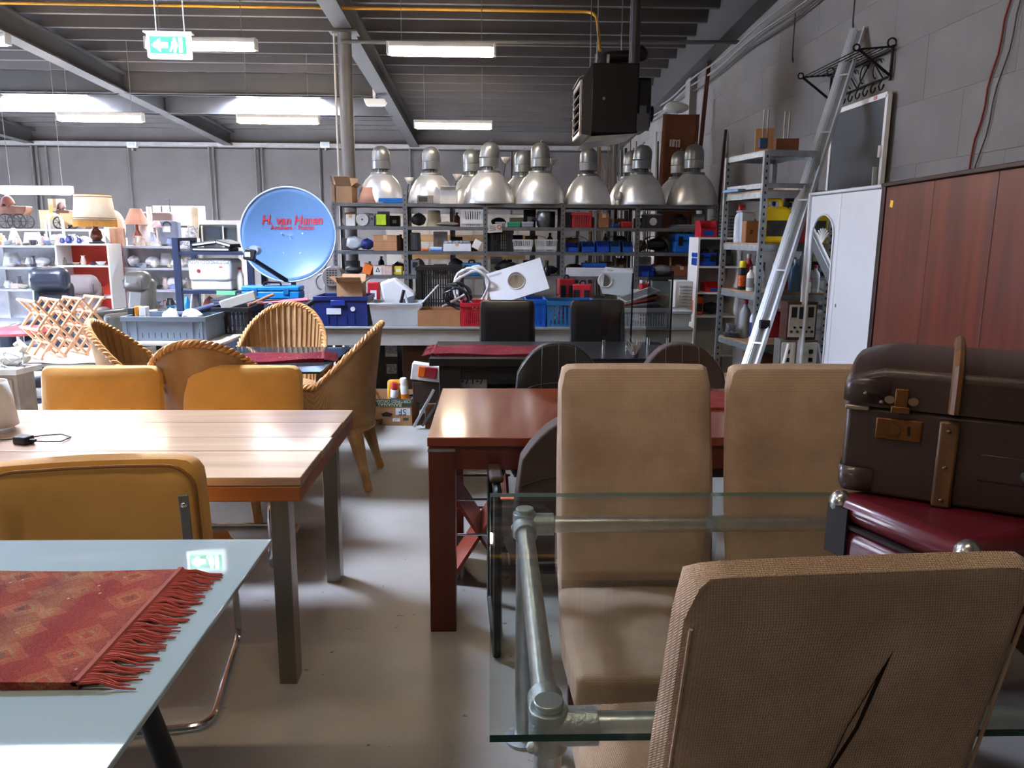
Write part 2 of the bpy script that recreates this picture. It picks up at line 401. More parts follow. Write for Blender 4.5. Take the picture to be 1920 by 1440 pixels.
# cross pipe under the roof
for px0, px1, py, Y, r_ in ((640, 1290, 78, 9.25, 0.022),):
    S(G().cyl((U(px0, py, Y=Y).x, Y, U(px0, py, Y=Y).z), (XR, Y, U(px1, py, Y=Y).z), r_, n=10), 'roof_pipe', 'long thin grey pipe crossing from the round column to the block wall', 'pipe', M('6a6866', 0.5, 0.4))
# column
cx = U(650, 200, Y=9.4).x
c = ST(G().cyl((cx, 9.4, 0.015), (cx, 9.4, zb(9.4)-0.015), 0.078, n=24), 'column', M('6b6968', 0.5, 0.2, 0.08))
ST(G().box(cx-0.16, cx+0.16, 9.28, 9.52, zb(9.4)-0.02, zb(9.4)), 'cap_plate', mbeam, parent=c, W=True)
ST(G().box(cx-0.16, cx+0.16, 9.28, 9.52, 0, 0.015), 'base_plate', mbeam, parent=c, W=True)
S(G().cyl((cx-0.11, 9.36, 0), (cx-0.11, 9.36, zb(9.4)-0.03), 0.012, n=8), 'column_cable', 'thin white cable run beside the round column', 'cable', M('b9b6b2', 0.5))
# ------------------------------------------------------------------ lights of the hall
mtube = EM('ffe9cc', TUBE, 'fluorescent_tube')
def batten(name, x0, x1, py, Y, label, hang=True, h=0.06, zr=None):
    a = U(x0, py, Y=Y); c = U(x1, py, Y=Y); z = (a.z+c.z)/2; Lh = (c.x-a.x)/2
    t = T('fluorescent_light', label, 'light', ((a.x+c.x)/2, Y, z))
    ob(G().box(-Lh, Lh, -0.045, 0.045, 0.03, 0.08), 'housing', M('c9c6c0', 0.5), t, bev=0.006)
    ob(G().box(-Lh+0.01, Lh-0.01, -0.05, 0.05, -0.045, 0.029), 'diffuser', mtube, t, bev=0.02)
    for s in (-1, 1): ob(G().box(s*Lh-0.012, s*Lh+0.012, -0.05, 0.05, -0.04, 0.08), 'end_cap', M('d8d5cf', 0.5), t, bev=0.006)
    if hang:
        for s in (-0.75, 0.75):
            top = zd(Y)+0.14-z; ob(G().cyl((s*Lh, 0, 0.08), (s*Lh, 0, top), 0.004, n=6), 'hanger', M('777472', 0.5), t)
    return t
batten('a', 728, 928, 96, 8.0, 'lit fluorescent batten high in front, right of the round column')
batten('b', 778, 922, 236, 12.2, 'lit fluorescent batten hanging far back above the bay lamps')
batten('c', 275, 480, 86, 8.7, 'lit fluorescent batten behind the green exit sign')
batten('d', 110, 268, 222, 11.4, 'lit fluorescent batten below the far left skylight')
batten('e', 446, 598, 226, 11.6, 'lit fluorescent batten below the skylight left of the column')
batten('f', -150, 15, 76, 8.7, 'lit fluorescent batten cut off by the left picture edge')
def fill_batten(X0, X1, Y, label):  # battens out of view, added to brighten the foreground
    z = zb(Y)-0.25; t = T('fluorescent_light', label, 'light', ((X0+X1)/2, Y, z)); Lh = (X1-X0)/2
    ob(G().box(-Lh, Lh, -0.045, 0.045, 0.03, 0.08), 'housing', M('c9c6c0', 0.5), t, bev=0.006)
    ob(G().box(-Lh+0.01, Lh-0.01, -0.05, 0.05, -0.045, 0.029), 'diffuser', mtube, t, bev=0.02)
    for s in (-0.75, 0.75): ob(G().cyl((s*Lh, 0, 0.08), (s*Lh, 0, zd(Y)+0.14-z), 0.004, n=6), 'hanger', M('777472', 0.5), t)
fill_batten(-0.9, 0.6, 1.0, 'added out-of-view fill batten in the roof bay straight above the camera')
fill_batten(-4.4, -2.9, -3.0, 'added out-of-view fill batten behind and left of the camera')  # unseen lamp added for light on surfaces facing the camera
fill_batten(-4.4, -2.9, 1.0, 'added out-of-view fill batten in the roof bay left of the camera')
batten('g', 4, 134, 359, 11.9, 'low hanging lit fluorescent batten above the doll pram')
# exit sign
p = U(318, 87, Y=7.05)
t = T('exit_sign', 'lit green exit sign with white arrow and running figure, hanging from two rods', 'sign', (p.x, 7.05, p.z), R(3))
HW, HH = 0.178, 0.10
ob(G().box(-HW, HW, -0.035, 0.035, -HH, HH), 'housing', EM('f4fbf6', 0.9, 'lit_white_plastic'), t, bev=0.012)
gr = EM('009a48', 0.9, 'lit_green_face'); wt = EM('f4fff8', 4.0, 'lit_white_symbol')
fc = ob(G().box(-HW+0.03, HW-0.03, -0.042, -0.0355, -HH+0.035, HH-0.03), 'green_face', gr, t)
ob(G().prism([(-0.135, 0.0), (-0.06, 0.055), (-0.06, 0.022), (0.0, 0.022), (0.0, -0.022), (-0.06, -0.022), (-0.06, -0.055)], -0.046, -0.043), 'arrow', wt, fc, smooth=0)
run = G().ell((0.055, -0.0445, 0.048), (0.012, 0.002, 0.012)).prism([(0.03, 0.03), (0.07, 0.035), (0.08, 0.0), (0.06, -0.06), (0.045, -0.058), (0.055, -0.01), (0.035, -0.03), (0.02, -0.055), (0.01, -0.045), (0.035, 0.0)], -0.046, -0.043)
ob(run, 'running_figure', wt, fc, smooth=0)
ob(G().box(0.09, 0.12, -0.046, -0.043, -0.055, 0.06), 'doorway', wt, fc)
ob(G().box(-HW-0.02, HW+0.02, -0.04, 0.04, HH, HH+0.012), 'top_plate', WHITE, t)
for s in (-0.1, 0.13): ob(G().cyl((s, 0, HH), (s, 0, zd(7.05)+0.12-p.z), 0.005, n=6), 'rod', M('c9c6c0', 0.4), t)
# yellow gas pipe
a = U(0, 5, Y=8.97); c = U(1108, 22, Y=8.97)
pts = rpath([(XL+0.1, 8.97, a.z), (c.x, 8.97, c.z), (c.x+0.02, 8.6, c.z-0.15), (c.x+0.02, 8.3, 3.35)], 0.12)
S(G().tube(pts, 0.016, 8), 'gas_pipe', 'thin yellow gas pipe along the roof bending down to the heater', 'pipe', M('c08a1e', 0.5))
p = U(702, 192, Y=12.5)
t = T('emergency_light', 'white wedge emergency light under the roof near the long beam', 'light', (p.x, 12.5, p.z))
ob(G().prism([(-0.16, 0.05), (0.16, 0.05), (0.19, 0.0), (0.16, -0.05), (-0.12, -0.05)], -0.05, 0.05), 'housing', WHITE, t, bev=0.008); ob(G().box(-0.1, 0.13, -0.04, 0.04, -0.06, -0.05), 'lens', M('d5dadd', 0.2), t)
ob(G().box(-0.02, 0.02, -0.02, 0.02, 0.05, zd(12.5)-p.z+0.02), 'stem', WHITE, t)
# warm air heater
p0 = U(1108, 255, Y=7.4); p1 = U(1200, 118, Y=7.4); XH0, XH1 = p0.x, p1.x; ZH0, ZH1 = p0.z, p1.z
t = T('air_heater', 'black suspended warm air heater with louvred front and flue', 'heater', ((XH0+XH1)/2, 7.75, ZH0))
mb = M('0d0d10', 0.42, 0.1); mgz = M('8c8f92', 0.35, 0.8)
ob(G().box(XH0, XH1, 7.4, 8.1, ZH0+0.03, ZH1), 'cabinet', mb, t, W=True, bev=0.01)
xl = U(1085, 200, Y=7.45).x
lf = ob(G().box(xl+0.01, xl+0.03, 7.45, 8.05, ZH0+0.02, ZH0+0.05).box(xl+0.01, xl+0.03, 7.45, 8.05, ZH1-0.17, ZH1-0.14).box(xl+0.01, xl+0.03, 7.45, 7.48, ZH0+0.05, ZH1-0.17).box(xl+0.01, xl+0.03, 8.02, 8.05, ZH0+0.05, ZH1-0.17), 'louvre_frame', M('b9b2b0', 0.4, 0.4), t, W=True)
ob(G().add([(xl+0.03, 7.42, ZH0+0.02), (XH0, 7.4, ZH0), (XH0, 7.4, ZH1), (xl+0.03, 7.42, ZH1-0.14), (xl+0.03, 8.08, ZH0+0.02), (XH0, 8.1, ZH0), (XH0, 8.1, ZH1), (xl+0.03, 8.08, ZH1-0.14)], [(0,1,2,3),(7,6,5,4),(3,2,6,7),(0,4,5,1)]), 'duct', mb, t, W=True)
for i in range(7):
    z = ZH0+0.08+i*0.075; ob(G().obox((xl+0.02, 7.75, z), (0.05, 0.55, 0.006), (0, R(-35), 0)), 'louvre', M('9a9695', 0.4, 0.5), lf, W=True)
ob(G().box(XH1, XH1+0.14, 7.5, 8.0, ZH0+0.08, ZH1-0.1), 'fan_housing', mb, t, W=True, bev=0.03)
ob(G().cyl((XH1+0.14, 7.75, ZH0+0.25), (XH1+0.2, 7.75, ZH0+0.25), 0.075, n=16), 'fan_motor', BLACK, t, W=True)
ob(G().box(XH1-0.01, XH1+0.1, 7.38, 7.4, ZH0+0.05, ZH0+0.2).box(XH1+0.01, XH1+0.07, 7.38, 7.4, ZH0+0.2, ZH0+0.27), 'switch_box', M('4d4d50', 0.5), t, W=True)
ob(G().prism([(XH0+0.0, ZH0), (XH1, ZH0+0.03), (XH1-0.1, ZH0-0.0), (XH0-0.06, ZH0-0.06)], 7.42, 8.05), 'base_tray', M('a9a9a8', 0.3, 0.6), t, W=True)
ob(G().tube(rpath([(XH0+0.15, 7.8, ZH1-0.01), (XH0+0.15, 7.8, ZH1+0.13), (XH0+0.55, 7.8, ZH1+0.15), (XH1+0.05, 7.8, ZH1+0.2)], 0.06), 0.055, 12), 'flue', M('2f2c2c', 0.4, 0.5), t, W=True)
ob(G().cyl((XH1-0.02, 7.6, ZH1-0.005), (XH1-0.02, 7.6, zd(7.6)+0.05), 0.05, n=14), 'flue_stack', M('4a4848', 0.4, 0.4), t, W=True)
for dx in (0.05, 0.16): ob(G().tube([(XH0+dx, 7.55, ZH1-0.01), (XH0+dx, 7.55, ZH1+0.1)], 0.016, 8), 'gas_elbow', CHROME, t, W=True)
for dx in (0.05, 0.35):
    for y in (7.5, 8.0): ob(G().cyl((XH0+dx, y, ZH1), (XH0+dx, y, zd(y)+0.05), 0.006, n=6), 'hanging_rod', STEEL, t, W=True)
ob(G().cyl((XH0+0.11, 7.395, ZH0+0.33), (XH0+0.11, 7.4, ZH0+0.33), 0.014, n=10), 'key_plate', STEEL, t, W=True)
# cable bundle along the right wall
for i in range(3):
    pts = [V((XR-0.05-0.03*i, y, 3.55+0.06*i+0.02*math.sin(y*2.3+i)-0.01*y)) for y in [3+0.4*k for k in range(30)]]
    S(G().tube(pts, 0.011, 6), 'roof_cable', ['dark lowest cable of the bundle high along the block wall', 'grey middle cable of the bundle high along the block wall', 'grey topmost cable of the bundle high along the block wall'][i], 'cable', M('8a8784' if i else '4d4a48', 0.5), group='cables high along the block wall')
for y in (6.2, 7.4):
    S(G().tube(rpath([(XR-0.06, y, 3.5), (XR-0.06, y, 3.12), (XR-0.03, y+0.05, 3.08), (XR-0.02, y+0.08, 3.13)], 0.03), 0.006, 6), 'wall_hook', 'small dark hook hanging on the block wall, %s' % ('nearer one' if y < 7 else 'farther one by the heater'), 'hook', DGREY)
# red and grey cable on the right wall
a = U(1895, 0, X=XR-0.012); c = U(1815, 320, X=XR-0.012)
S(G().tube([a+(c-a)*k/10+V((0, 0.012*math.sin(k*1.7), 0)) for k in range(-4, 13)], 0.006, 6), 'red_cable', 'thin red cable running down the block wall', 'cable', M('7d241f', 0.5))
a = a+V((0, -0.1, 0)); c = c+V((0, -0.07, 0))
S(G().tube([a+(c-a)*k/10+V((0, 0.014*math.sin(k*1.3+1), 0)) for k in range(-4, 13)], 0.004, 6), 'dark_cable', 'thin dark grey cable beside the red one on the block wall', 'cable', M('4a4644', 0.5))
# ================================================================== foreground furniture
# ---- wooden plank table
ZT = 0.75; TX0, TX1, TY0, TY1 = -2.75, -0.605, 2.42, 3.40
t = T('plank_table', 'long thick plank dining table with brushed steel legs beside mustard chairs', 'table', ((TX0+TX1)/2, (TY0+TY1)/2, 0))
mpl = WOOD('9a7b62', 'bf9f84', 0.3, 'X', 4.0, 0.2, 0.08)
med = WOOD('8a4a22', 'b06a35', 0.4, 'X', 6.0, 0.1)
ysp = [2.42, 2.735, 2.93, 3.17, 3.40]
for i, (a, c) in enumerate(zip(ysp, ysp[1:])):
    ox = 0.005*math.sin(i*2.1)
    ob(G().box(TX0, TX1+ox-0.01, a+0.0012, c-0.0012, ZT-0.03, ZT-random.uniform(0, .0012)), 'plank', mpl, t, W=True, bev=0.003)
ob(G().box(TX0, TX1-0.012, TY0+0.002, TY1-0.002, ZT-0.085, ZT-0.0305), 'underframe', med, t, W=True, bev=0.006)
for x in (TX1-0.065-0.015, TX0+0.1):
    for y in (TY0+0.02, TY1-0.17):
        ob(G().box(x-0.04, x+0.02, y, y+0.075, 0, ZT-0.086), 'leg', M('8d857b', 0.33, 0.9, 0.08, 30, 0, 60, stretch=(1, 1, 0.05)), t, W=True, bev=0.002)
# charger on the table
p = U(47, 832, Z=ZT)
t = T('charger', 'small black plug charger with thin cable on the plank table', 'charger', (p.x, p.y, ZT), R(-20))
ob(G().box(-0.035, 0.025, -0.022, 0.022, 0, 0.03), 'body', BLACK, t, bev=0.004)
ob(G().cyl((0.025, 0, 0.016), (0.05, 0.004, 0.016), 0.006, n=8), 'strain_relief', BLACK, t)
ob(G().tube([(0.05, 0.004, 0.014), (0.08, 0.02, 0.01), (0.11, 0.06, 0.004), (0.09, 0.12, 0.004), (0.02, 0.14, 0.004), (-0.03, 0.1, 0.004), (-0.05, 0.06, 0.004), (-0.12, 0.0, 0.004), (-0.2, 0.02, 0.004)], 0.0025, 6), 'cord', BLACK, t)
p = U(-28, 815, Z=ZT)
t = T('table_lamp', 'white cone lamp shade cut off by the left picture edge on the plank table', 'lamp', (p.x, p.y+0.06, ZT))
ob(G().lathe([(0.07, 0), (0.07, 0.012), (0.012, 0.02), (0.012, 0.06)], n=20), 'base', WHITE, t)
ob(G().shell([(0.085, 0.022), (0.075, 0.12), (0.06, 0.2)], n=28), 'shade', M('e9e6e2', 0.7, 0, 0.02), t, solid=0.003)
# ---- mustard cantilever chairs
MUST = M('dba24c', 0.75, 0, 0.1, 6, 0.12, 220, sheen=0.3)
def slab_back(w_, h, th, bow=0.03, lean=0.0, n=10, rc=0.05, crown=0.0):
    """upholstered slab standing on z=0, width x, thickness y, rounded corners"""
    g = G(); nu, nv = 18, 12; vs = []
    def P(u, v, s):
        x = (u-0.5)*w_; z = v*h
        dx = max(0, abs(x)-(w_/2-rc)); dz = max(0, z-(h-rc), rc*0.6-z)
        k = math.hypot(dx, dz)
        if k > rc: 
            f = rc/k; x = math.copysign(w_/2-rc+dx*f, x) if dx else x
            if dz: z = (h-rc+dz*f) if z > h/2 else (rc*0.6-dz*f)
        edge = min(1.0, min((w_/2-abs(x))/0.03, (h-z)/0.03, z/0.03)); edge = max(edge, 0)
        y = s*th/2*(0.55+0.45*math.sin(edge*math.pi/2)) + bow*((x/(w_/2))**2) + crown*0
        return (x, y - lean*z, z)
    for s in (-1, 1): g.grid(lambda u, v, s=s: P(u, v, s), nu, nv)
    # rim
    loop = [(i/nu, 0) for i in range(nu+1)]+[(1, j/nv) for j in range(1, nv+1)]+[(i/nu, 1) for i in range(nu-1, -1, -1)]+[(0, j/nv) for j in range(nv-1, 0, -1)]
    vs = [P(u, v, s) for (u, v) in loop for s in (-1, 0, 1)]; k = len(loop)
    vs2 = []
    for i, (u, v) in enumerate(loop):
        a = V(P(u, v, -1)); c = V(P(u, v, 1)); mid = (a+c)/2; cen = V((0, mid.y, h/2)); d = (mid-cen); d.y = 0
        vs2 += [a, mid+d.normalized()*th*0.18, c]
    fs = []
    for i in range(k):
        j = (i+1) % k
        fs += [(i*3, j*3, j*3+1, i*3+1), (i*3+1, j*3+1, j*3+2, i*3+2)]
    g.add(vs2, fs); return g
def mustard_chair(loc, rz, label):
    t = T('cantilever_chair', label, 'chair', loc, rz, 'mustard cantilever chairs at the plank table')
    Wd = 0.58
    gb = slab_back(Wd, 0.42, 0.075, -0.035, 0.12, rc=0.05); gb.v = [(x, y-0.21, z+0.47) for x, y, z in gb.v]
    bk = ob(gb, 'backrest', MUST, t, smooth=60)
    # piping along the rear rim
    pp = []
    for x, z in [(-Wd/2+0.012, 0.03), (-Wd/2+0.012, 0.36), (-Wd/2+0.06, 0.405), (Wd/2-0.06, 0.405), (Wd/2-0.012, 0.36), (Wd/2-0.012, 0.03)]:
        pp.append((x, 0, z))
    pp = rpath([V(q) for q in pp], 0.06)
    fine = []
    for a, c in zip(pp, pp[1:]):
        for k in range(3): fine.append(a+(c-a)*k/3)
    ob(G().tube([(q.x, -0.21-0.038-0.035*(q.x/(Wd/2))**2-0.12*q.z, q.z+0.47) for q in fine], 0.005, 6), 'piping', M('8a5c20', 0.7), bk)
    g = G(); 
    gs = slab_back(Wd-0.04, 0.5, 0.09, 0, 0, rc=0.05); gs.v = [(x, z-0.27, 0.435-y) for x, y, z in gs.v]
    ob(gs, 'seat', MUST, t, smooth=60)
    hx = Wd/2-0.03
    for s in (-1, 1):
        ob(G().tube(rpath([(s*hx, -0.22, 0.37), (s*hx, 0.24, 0.37), (s*hx, 0.29, 0.015), (s*hx, -0.27, 0.015), (0, -0.27, 0.015)], 0.07), 0.0125, 10), 'tube_frame', CHROME, t)
        st = ob(G().bar((s*(hx-0.01), -0.245-0.035-0.04, 0.50), (s*(hx-0.01), -0.245-0.035-0.075, 0.80), 0.028, 0.008, up=(0, 1, 0)), 'metal_strip', M('8f8d88', 0.35, 0.8), t, bev=0.003)
        for z, y in ((0.55, -0.332), (0.77, -0.358)): ob(G().ell((s*(hx-0.01), y, z), (0.009, 0.005, 0.009)), 'rivet', CHROME, st)
    return t
ch = mustard_chair((-1.17, 2.42, 0), R(9), 'mustard cantilever chair nearest the camera, seen from behind with two metal strips')
dup(ch, (-1.26, 3.62, 0), R(180), 'mustard cantilever chair across the plank table in front of the red runner').scale = (1, 1, .965)
dup(ch, (-1.95, 3.60, 0), R(181), 'mustard cantilever chair across the plank table nearest the wooden wine rack').scale = (1, 1, .965)
# ---- frosted glass table, lower left
mfro, nt, b, N, L = newmat('frosted_glass'); b.inputs['Base Color'].default_value = (*lin('a3b6b9'), 1); b.inputs['Roughness'].default_value = 0.06; b.inputs['IOR'].default_value = 1.5; b.inputs['Specular IOR Level'].default_value = 0.6
tc = N('ShaderNodeTexCoord'); nz = N('ShaderNodeTexNoise'); nz.inputs['Scale'].default_value = 14; nz.inputs['Detail'].default_value = 8; L(tc.outputs['Object'], nz.inputs['Vector'])
mr = N('ShaderNodeMapRange'); mr.inputs[3].default_value = 0.01; mr.inputs[4].default_value = 0.05; L(nz.outputs['Fac'], mr.inputs[0]); L(mr.outputs[0], b.inputs['Roughness'])
t = T('glass_table', 'pale blue frosted glass table with a woven rug, lower left', 'table', (-1.25, 1.35, 0))
ob(G().box(-2.1, -0.565, 0.75, 1.905, 0.738, 0.75), 'glass_top', mfro, t, W=True, bev=0.002)
ob(G().cyl((-0.83, 1.57, 0.737), (-0.765, 1.77, 0), 0.022, 0.03, n=16), 'leg', BLACK, t, W=True)
ob(G().cyl((-0.83, 0.95, 0.737), (-0.765, 0.82, 0), 0.022, 0.03, n=16), 'leg', BLACK, t, W=True)
ob(G().cyl((-1.8, 1.57, 0.737), (-1.87, 1.77, 0), 0.022, 0.03, n=16), 'leg', BLACK, t, W=True)
ob(G().cyl((-1.8, 0.95, 0.737), (-1.87, 0.82, 0), 0.022, 0.03, n=16), 'leg', BLACK, t, W=True)
for y in (1.52, 0.92): ob(G().box(-1.82, -0.81, y, y+0.08, 0.72, 0.737), 'rail', BLACK, t, W=True)
# rugs
def rugmat(name, cols, sc=1.0, spots=0.93, bands=2.6):
    m, nt, b, N, L = newmat(name)
    tc = N('ShaderNodeTexCoord'); sp = N('ShaderNodeSeparateXYZ'); L(tc.outputs['Object'], sp.inputs[0])
    nz = N('ShaderNodeTexNoise'); nz.inputs['Scale'].default_value = 40*sc; nz.inputs['Detail'].default_value = 6; L(tc.outputs['Object'], nz.inputs['Vector'])
    a = N('ShaderNodeMath'); a.operation = 'MULTIPLY_ADD'; a.inputs[1].default_value = 0.035/sc; L(nz.outputs['Fac'], a.inputs[0]); L(sp.outputs['X'], a.inputs[2])
    m2 = N('ShaderNodeMath'); m2.operation = 'MULTIPLY'; m2.inputs[1].default_value = bands*sc; L(a.outputs[0], m2.inputs[0])
    fr = N('ShaderNodeMath'); fr.operation = 'FRACT'; L(m2.outputs[0], fr.inputs[0])
    def ramp(src, stops, interp='LINEAR'):
        cr = N('ShaderNodeValToRGB'); els = cr.color_ramp.elements; cr.color_ramp.interpolation = interp
        for i, (pos, c) in enumerate(stops):
            el = els[i] if i < 2 else els.new(pos); el.position = pos; el.color = (*lin(c), 1)
        L(src, cr.inputs[0]); return cr
    cr = ramp(fr.outputs[0], cols)
    vo = N('ShaderNodeTexVoronoi'); vo.distance = 'MANHATTAN'; vo.inputs['Scale'].default_value = 11*sc; vo.inputs['Randomness'].default_value = 0.55; L(tc.outputs['Object'], vo.inputs['Vector'])
    vd = N('ShaderNodeMath'); vd.operation = 'MULTIPLY_ADD'; vd.inputs[1].default_value = 1.2; L(vo.outputs['Distance'], vd.inputs[0])
    ns = N('ShaderNodeMath'); ns.operation = 'MULTIPLY'; ns.inputs[1].default_value = 0.25; L(nz.outputs['Fac'], ns.inputs[0]); L(ns.outputs[0], vd.inputs[2])
    c3 = ramp(vd.outputs[0], [(0.0, cols[2 % len(cols)][1]), (0.35, cols[0][1]), (0.5, cols[3 % len(cols)][1]), (0.62, cols[1][1]), (0.9, cols[-1][1])], 'CONSTANT')
    mx = N('ShaderNodeMix'); mx.data_type = 'RGBA'; mx.inputs[0].default_value = 0.6; L(cr.outputs[0], mx.inputs[6]); L(c3.outputs[0], mx.inputs[7])
    v2 = N('ShaderNodeTexVoronoi'); v2.inputs['Scale'].default_value = 55*sc; L(tc.outputs['Object'], v2.inputs['Vector'])
    c2 = N('ShaderNodeValToRGB'); e = c2.color_ramp.elements; e[0].position = 0.12; e[0].color = (1, 1, 1, 1); e[1].position = 0.22; e[1].color = (0, 0, 0, 1)
    L(v2.outputs['Distance'], c2.inputs[0]); gt = N('ShaderNodeMath'); gt.operation = 'GREATER_THAN'; gt.inputs[1].default_value = spots
    sp2 = N('ShaderNodeSeparateXYZ'); L(v2.outputs['Color'], sp2.inputs[0]); L(sp2.outputs[0], gt.inputs[0])
    mm = N('ShaderNodeMath'); mm.operation = 'MULTIPLY'; L(c2.outputs[0], mm.inputs[0]); L(gt.outputs[0], mm.inputs[1])
    mz = N('ShaderNodeMix'); mz.data_type = 'RGBA'; L(mm.outputs[0], mz.inputs[0]); L(mx.outputs[2], mz.inputs[6]); mz.inputs[7].default_value = (*lin('b3a08a'), 1)
    n3 = N('ShaderNodeTexNoise'); n3.inputs['Scale'].default_value = 300; n3.inputs['Detail'].default_value = 2; L(tc.outputs['Object'], n3.inputs['Vector'])
    gm = N('ShaderNodeMapRange'); gm.inputs[1].default_value = 0.3; gm.inputs[2].default_value = 0.7; gm.inputs[3].default_value = 0.65; gm.inputs[4].default_value = 1.2; L(n3.outputs['Fac'], gm.inputs[0])
    mg = N('ShaderNodeMix'); mg.data_type = 'RGBA'; mg.blend_type = 'MULTIPLY'; mg.inputs[0].default_value = 1.0; L(mz.outputs[2], mg.inputs[6]); L(gm.outputs[0], mg.inputs[7])
    L(mg.outputs[2], b.inputs['Base Color']); b.inputs['Roughness'].default_value = 0.95; b.inputs['Specular IOR Level'].default_value = 0.1
    bp = N('ShaderNodeBump'); bp.inputs['Strength'].default_value = 0.9; bp.inputs['Distance'].default_value = 0.004
    L(n3.outputs['Fac'], bp.inputs['Height']); L(bp.outputs[0], b.inputs['Normal'])
    return m
def rug(name, label, loc, rz, Lx, Ly, mat, fringe, sides=(1,), wav=0.003, fl=0.09, th=0.008, nstr=90, edge=None):
    t = T(name, label, 'rug', loc, rz)
    def fn(u, v): return ((u-0.5)*Lx, (v-0.5)*Ly, th+wav*(math.sin(u*9+v*4)+1)+wav*0.6*(math.sin(v*17)+1))
    g = G().grid(fn, 40, 24); k = len(g.v)
    g.add([(x, y, 0.0005) for x, y, z in g.v], [])
    nu, nv = 40, 24; idx = lambda i, j: i*(nv+1)+j
    for i in range(nu):
        for j in (0, nv): g.f.append((idx(i, j), idx(i+1, j), k+idx(i+1, j), k+idx(i, j)))
    for j in range(nv):
        for i in (0, nu): g.f.append((idx(i, j), idx(i, j+1), k+idx(i, j+1), k+idx(i, j)))
    pl = ob(g, 'pile', mat, t, smooth=60)
    for s in sides:
        fg = G()
        for i in range(nstr):
            y = (i/(nstr-1)-0.5)*Ly*0.99; a = random.uniform(-0.012, 0.012); l = fl*random.uniform(0.85, 1.12)
            z = th+wav; cl = 0.008*math.sin(i*0.9)
            fg.tube([(s*Lx/2*0.995, y, z), (s*(Lx/2+l*0.35), y+cl*0.6, z+random.uniform(-.002, .004)), (s*(Lx/2+l*0.7), y+cl+a*.6, 0.004), (s*(Lx/2+l), y+cl+a, 0.003)], [0.0032, 0.003, 0.0026, 0.0012], 5)
        ob(fg, 'fringe', fringe, t, kind='stuff')
        ob(G().tube([(s*(Lx/2-0.004), (k/24-0.5)*Ly, th+wav*1.4) for k in range(25)], 0.009, 6, flat=0.7), 'hem', edge or fringe, t)
    return t
mr1 = rugmat('kelim_rug', [(0.0, 'a3473a'), (0.18, 'a85f48'), (0.24, '5a4844'), (0.3, 'a07a52'), (0.42, '8f7458'), (0.46, '6b3e3c'), (0.62, 'a5593f'), (0.68, '5c4b46'), (0.8, 'ab8860'), (0.9, '8f3f38')], bands=2.2)
pbr = U(335, 1075, Z=.752); pfr = U(158, 1292, Z=.752)
rl = (pbr.y-pfr.y); rug('woven_rug', 'rust brown patterned rug with red fringe on the frosted glass table', ((pbr.x+pfr.x)/2-0.55, (pbr.y+pfr.y)/2, 0.7505), R(0), 1.1, rl, mr1, M('a84a3f', 0.95), (1,), edge=M('a5584c', 0.95))
# ---- cherry table on the right
CX0, CX1, CY0, CY1, CZ = -0.235, 2.0, 2.785, 3.72, 0.785
CH = WOOD('6e2d17', '8a3d20', 0.22, 'X', 5.0, 0.5, 0.02); CHL = WOOD('48190e', '5c2213', 0.3, 'Z', 5.0, 0.2, 0.02)
t = T('cherry_table', 'glossy cherry wood dining table with metal inlay strip at the corner', 'table', ((CX0+CX1)/2, (CY0+CY1)/2, 0))
ob(G().box(CX0, CX1, CY0, CY1, CZ-0.035, CZ), 'tabletop', CH, t, W=True, bev=0.003)
ob(G().box(CX0+0.01, CX1-0.01, CY0+0.01, CY0+0.035, CZ-0.125, CZ-0.036).box(CX0+0.01, CX1-0.01, CY1-0.035, CY1-0.01, CZ-0.125, CZ-0.036).box(CX0+0.01, CX0+0.035, CY0+0.035, CY1-0.035, CZ-0.125, CZ-0.036).box(CX1-0.035, CX1-0.01, CY0+0.035, CY1-0.035, CZ-0.125, CZ-0.036), 'apron', CHL, t, W=True)
for x in (CX0+0.003, CX1-0.103):
    for y in (CY0+0.003, CY1-0.103):
        lg = ob(G().box(x, x+0.1, y, y+0.1, 0, CZ-0.037), 'leg', CHL, t, W=True, bev=0.003)
        if y < CY0+0.1: ob(G().box(x-0.002, x+0.101, y-0.002, y+0.0, CZ-0.055, CZ-0.045), 'inlay_strip', M('9a9894', 0.35, 0.8), lg, W=True)
rug('table_runner', 'red patterned runner with frayed beige fringe on the cherry table', (0.98, 3.42, CZ+0.0005), R(-2), 1.05, 0.34, rugmat('red_runner', [(0.0, '7e2b26'), (0.3, '8f3a33'), (0.5, '6f2320'), (0.75, '8d4a42')], 1.6), M('9a8778', 0.95), (-1,), fl=0.1, nstr=110, edge=M('8a4a40', 0.95))
# ---- cherry X rack under the table
p0 = U(855, 1000, Y=3.0)
t = T('magazine_rack', 'cherry wood X shaped rack with thin metal rods under the cherry table', 'rack', (-0.045, 3.36, 0))
mR = WOOD('7a3020', '8f3f2a', 0.35, 'Z', 5.0, 0.2)
for a in (1, -1): ob(G().obox((0, 0, 0.22), (0.46, 0.3, 0.014), (0, a*R(58), 0)), 'cross_panel' , mR, t)
for zz in (0.24, 0.40):
    for y in (-0.17, 0.17): ob(G().cyl((-0.14, y, zz), (0.14, y, zz), 0.006, n=8), 'rod', CHROME, t)
for sx in (-0.15, 0.15): ob(G().box(sx-0.012, sx+0.012, -0.16, 0.16, 0, 0.03), 'foot', mR, t)
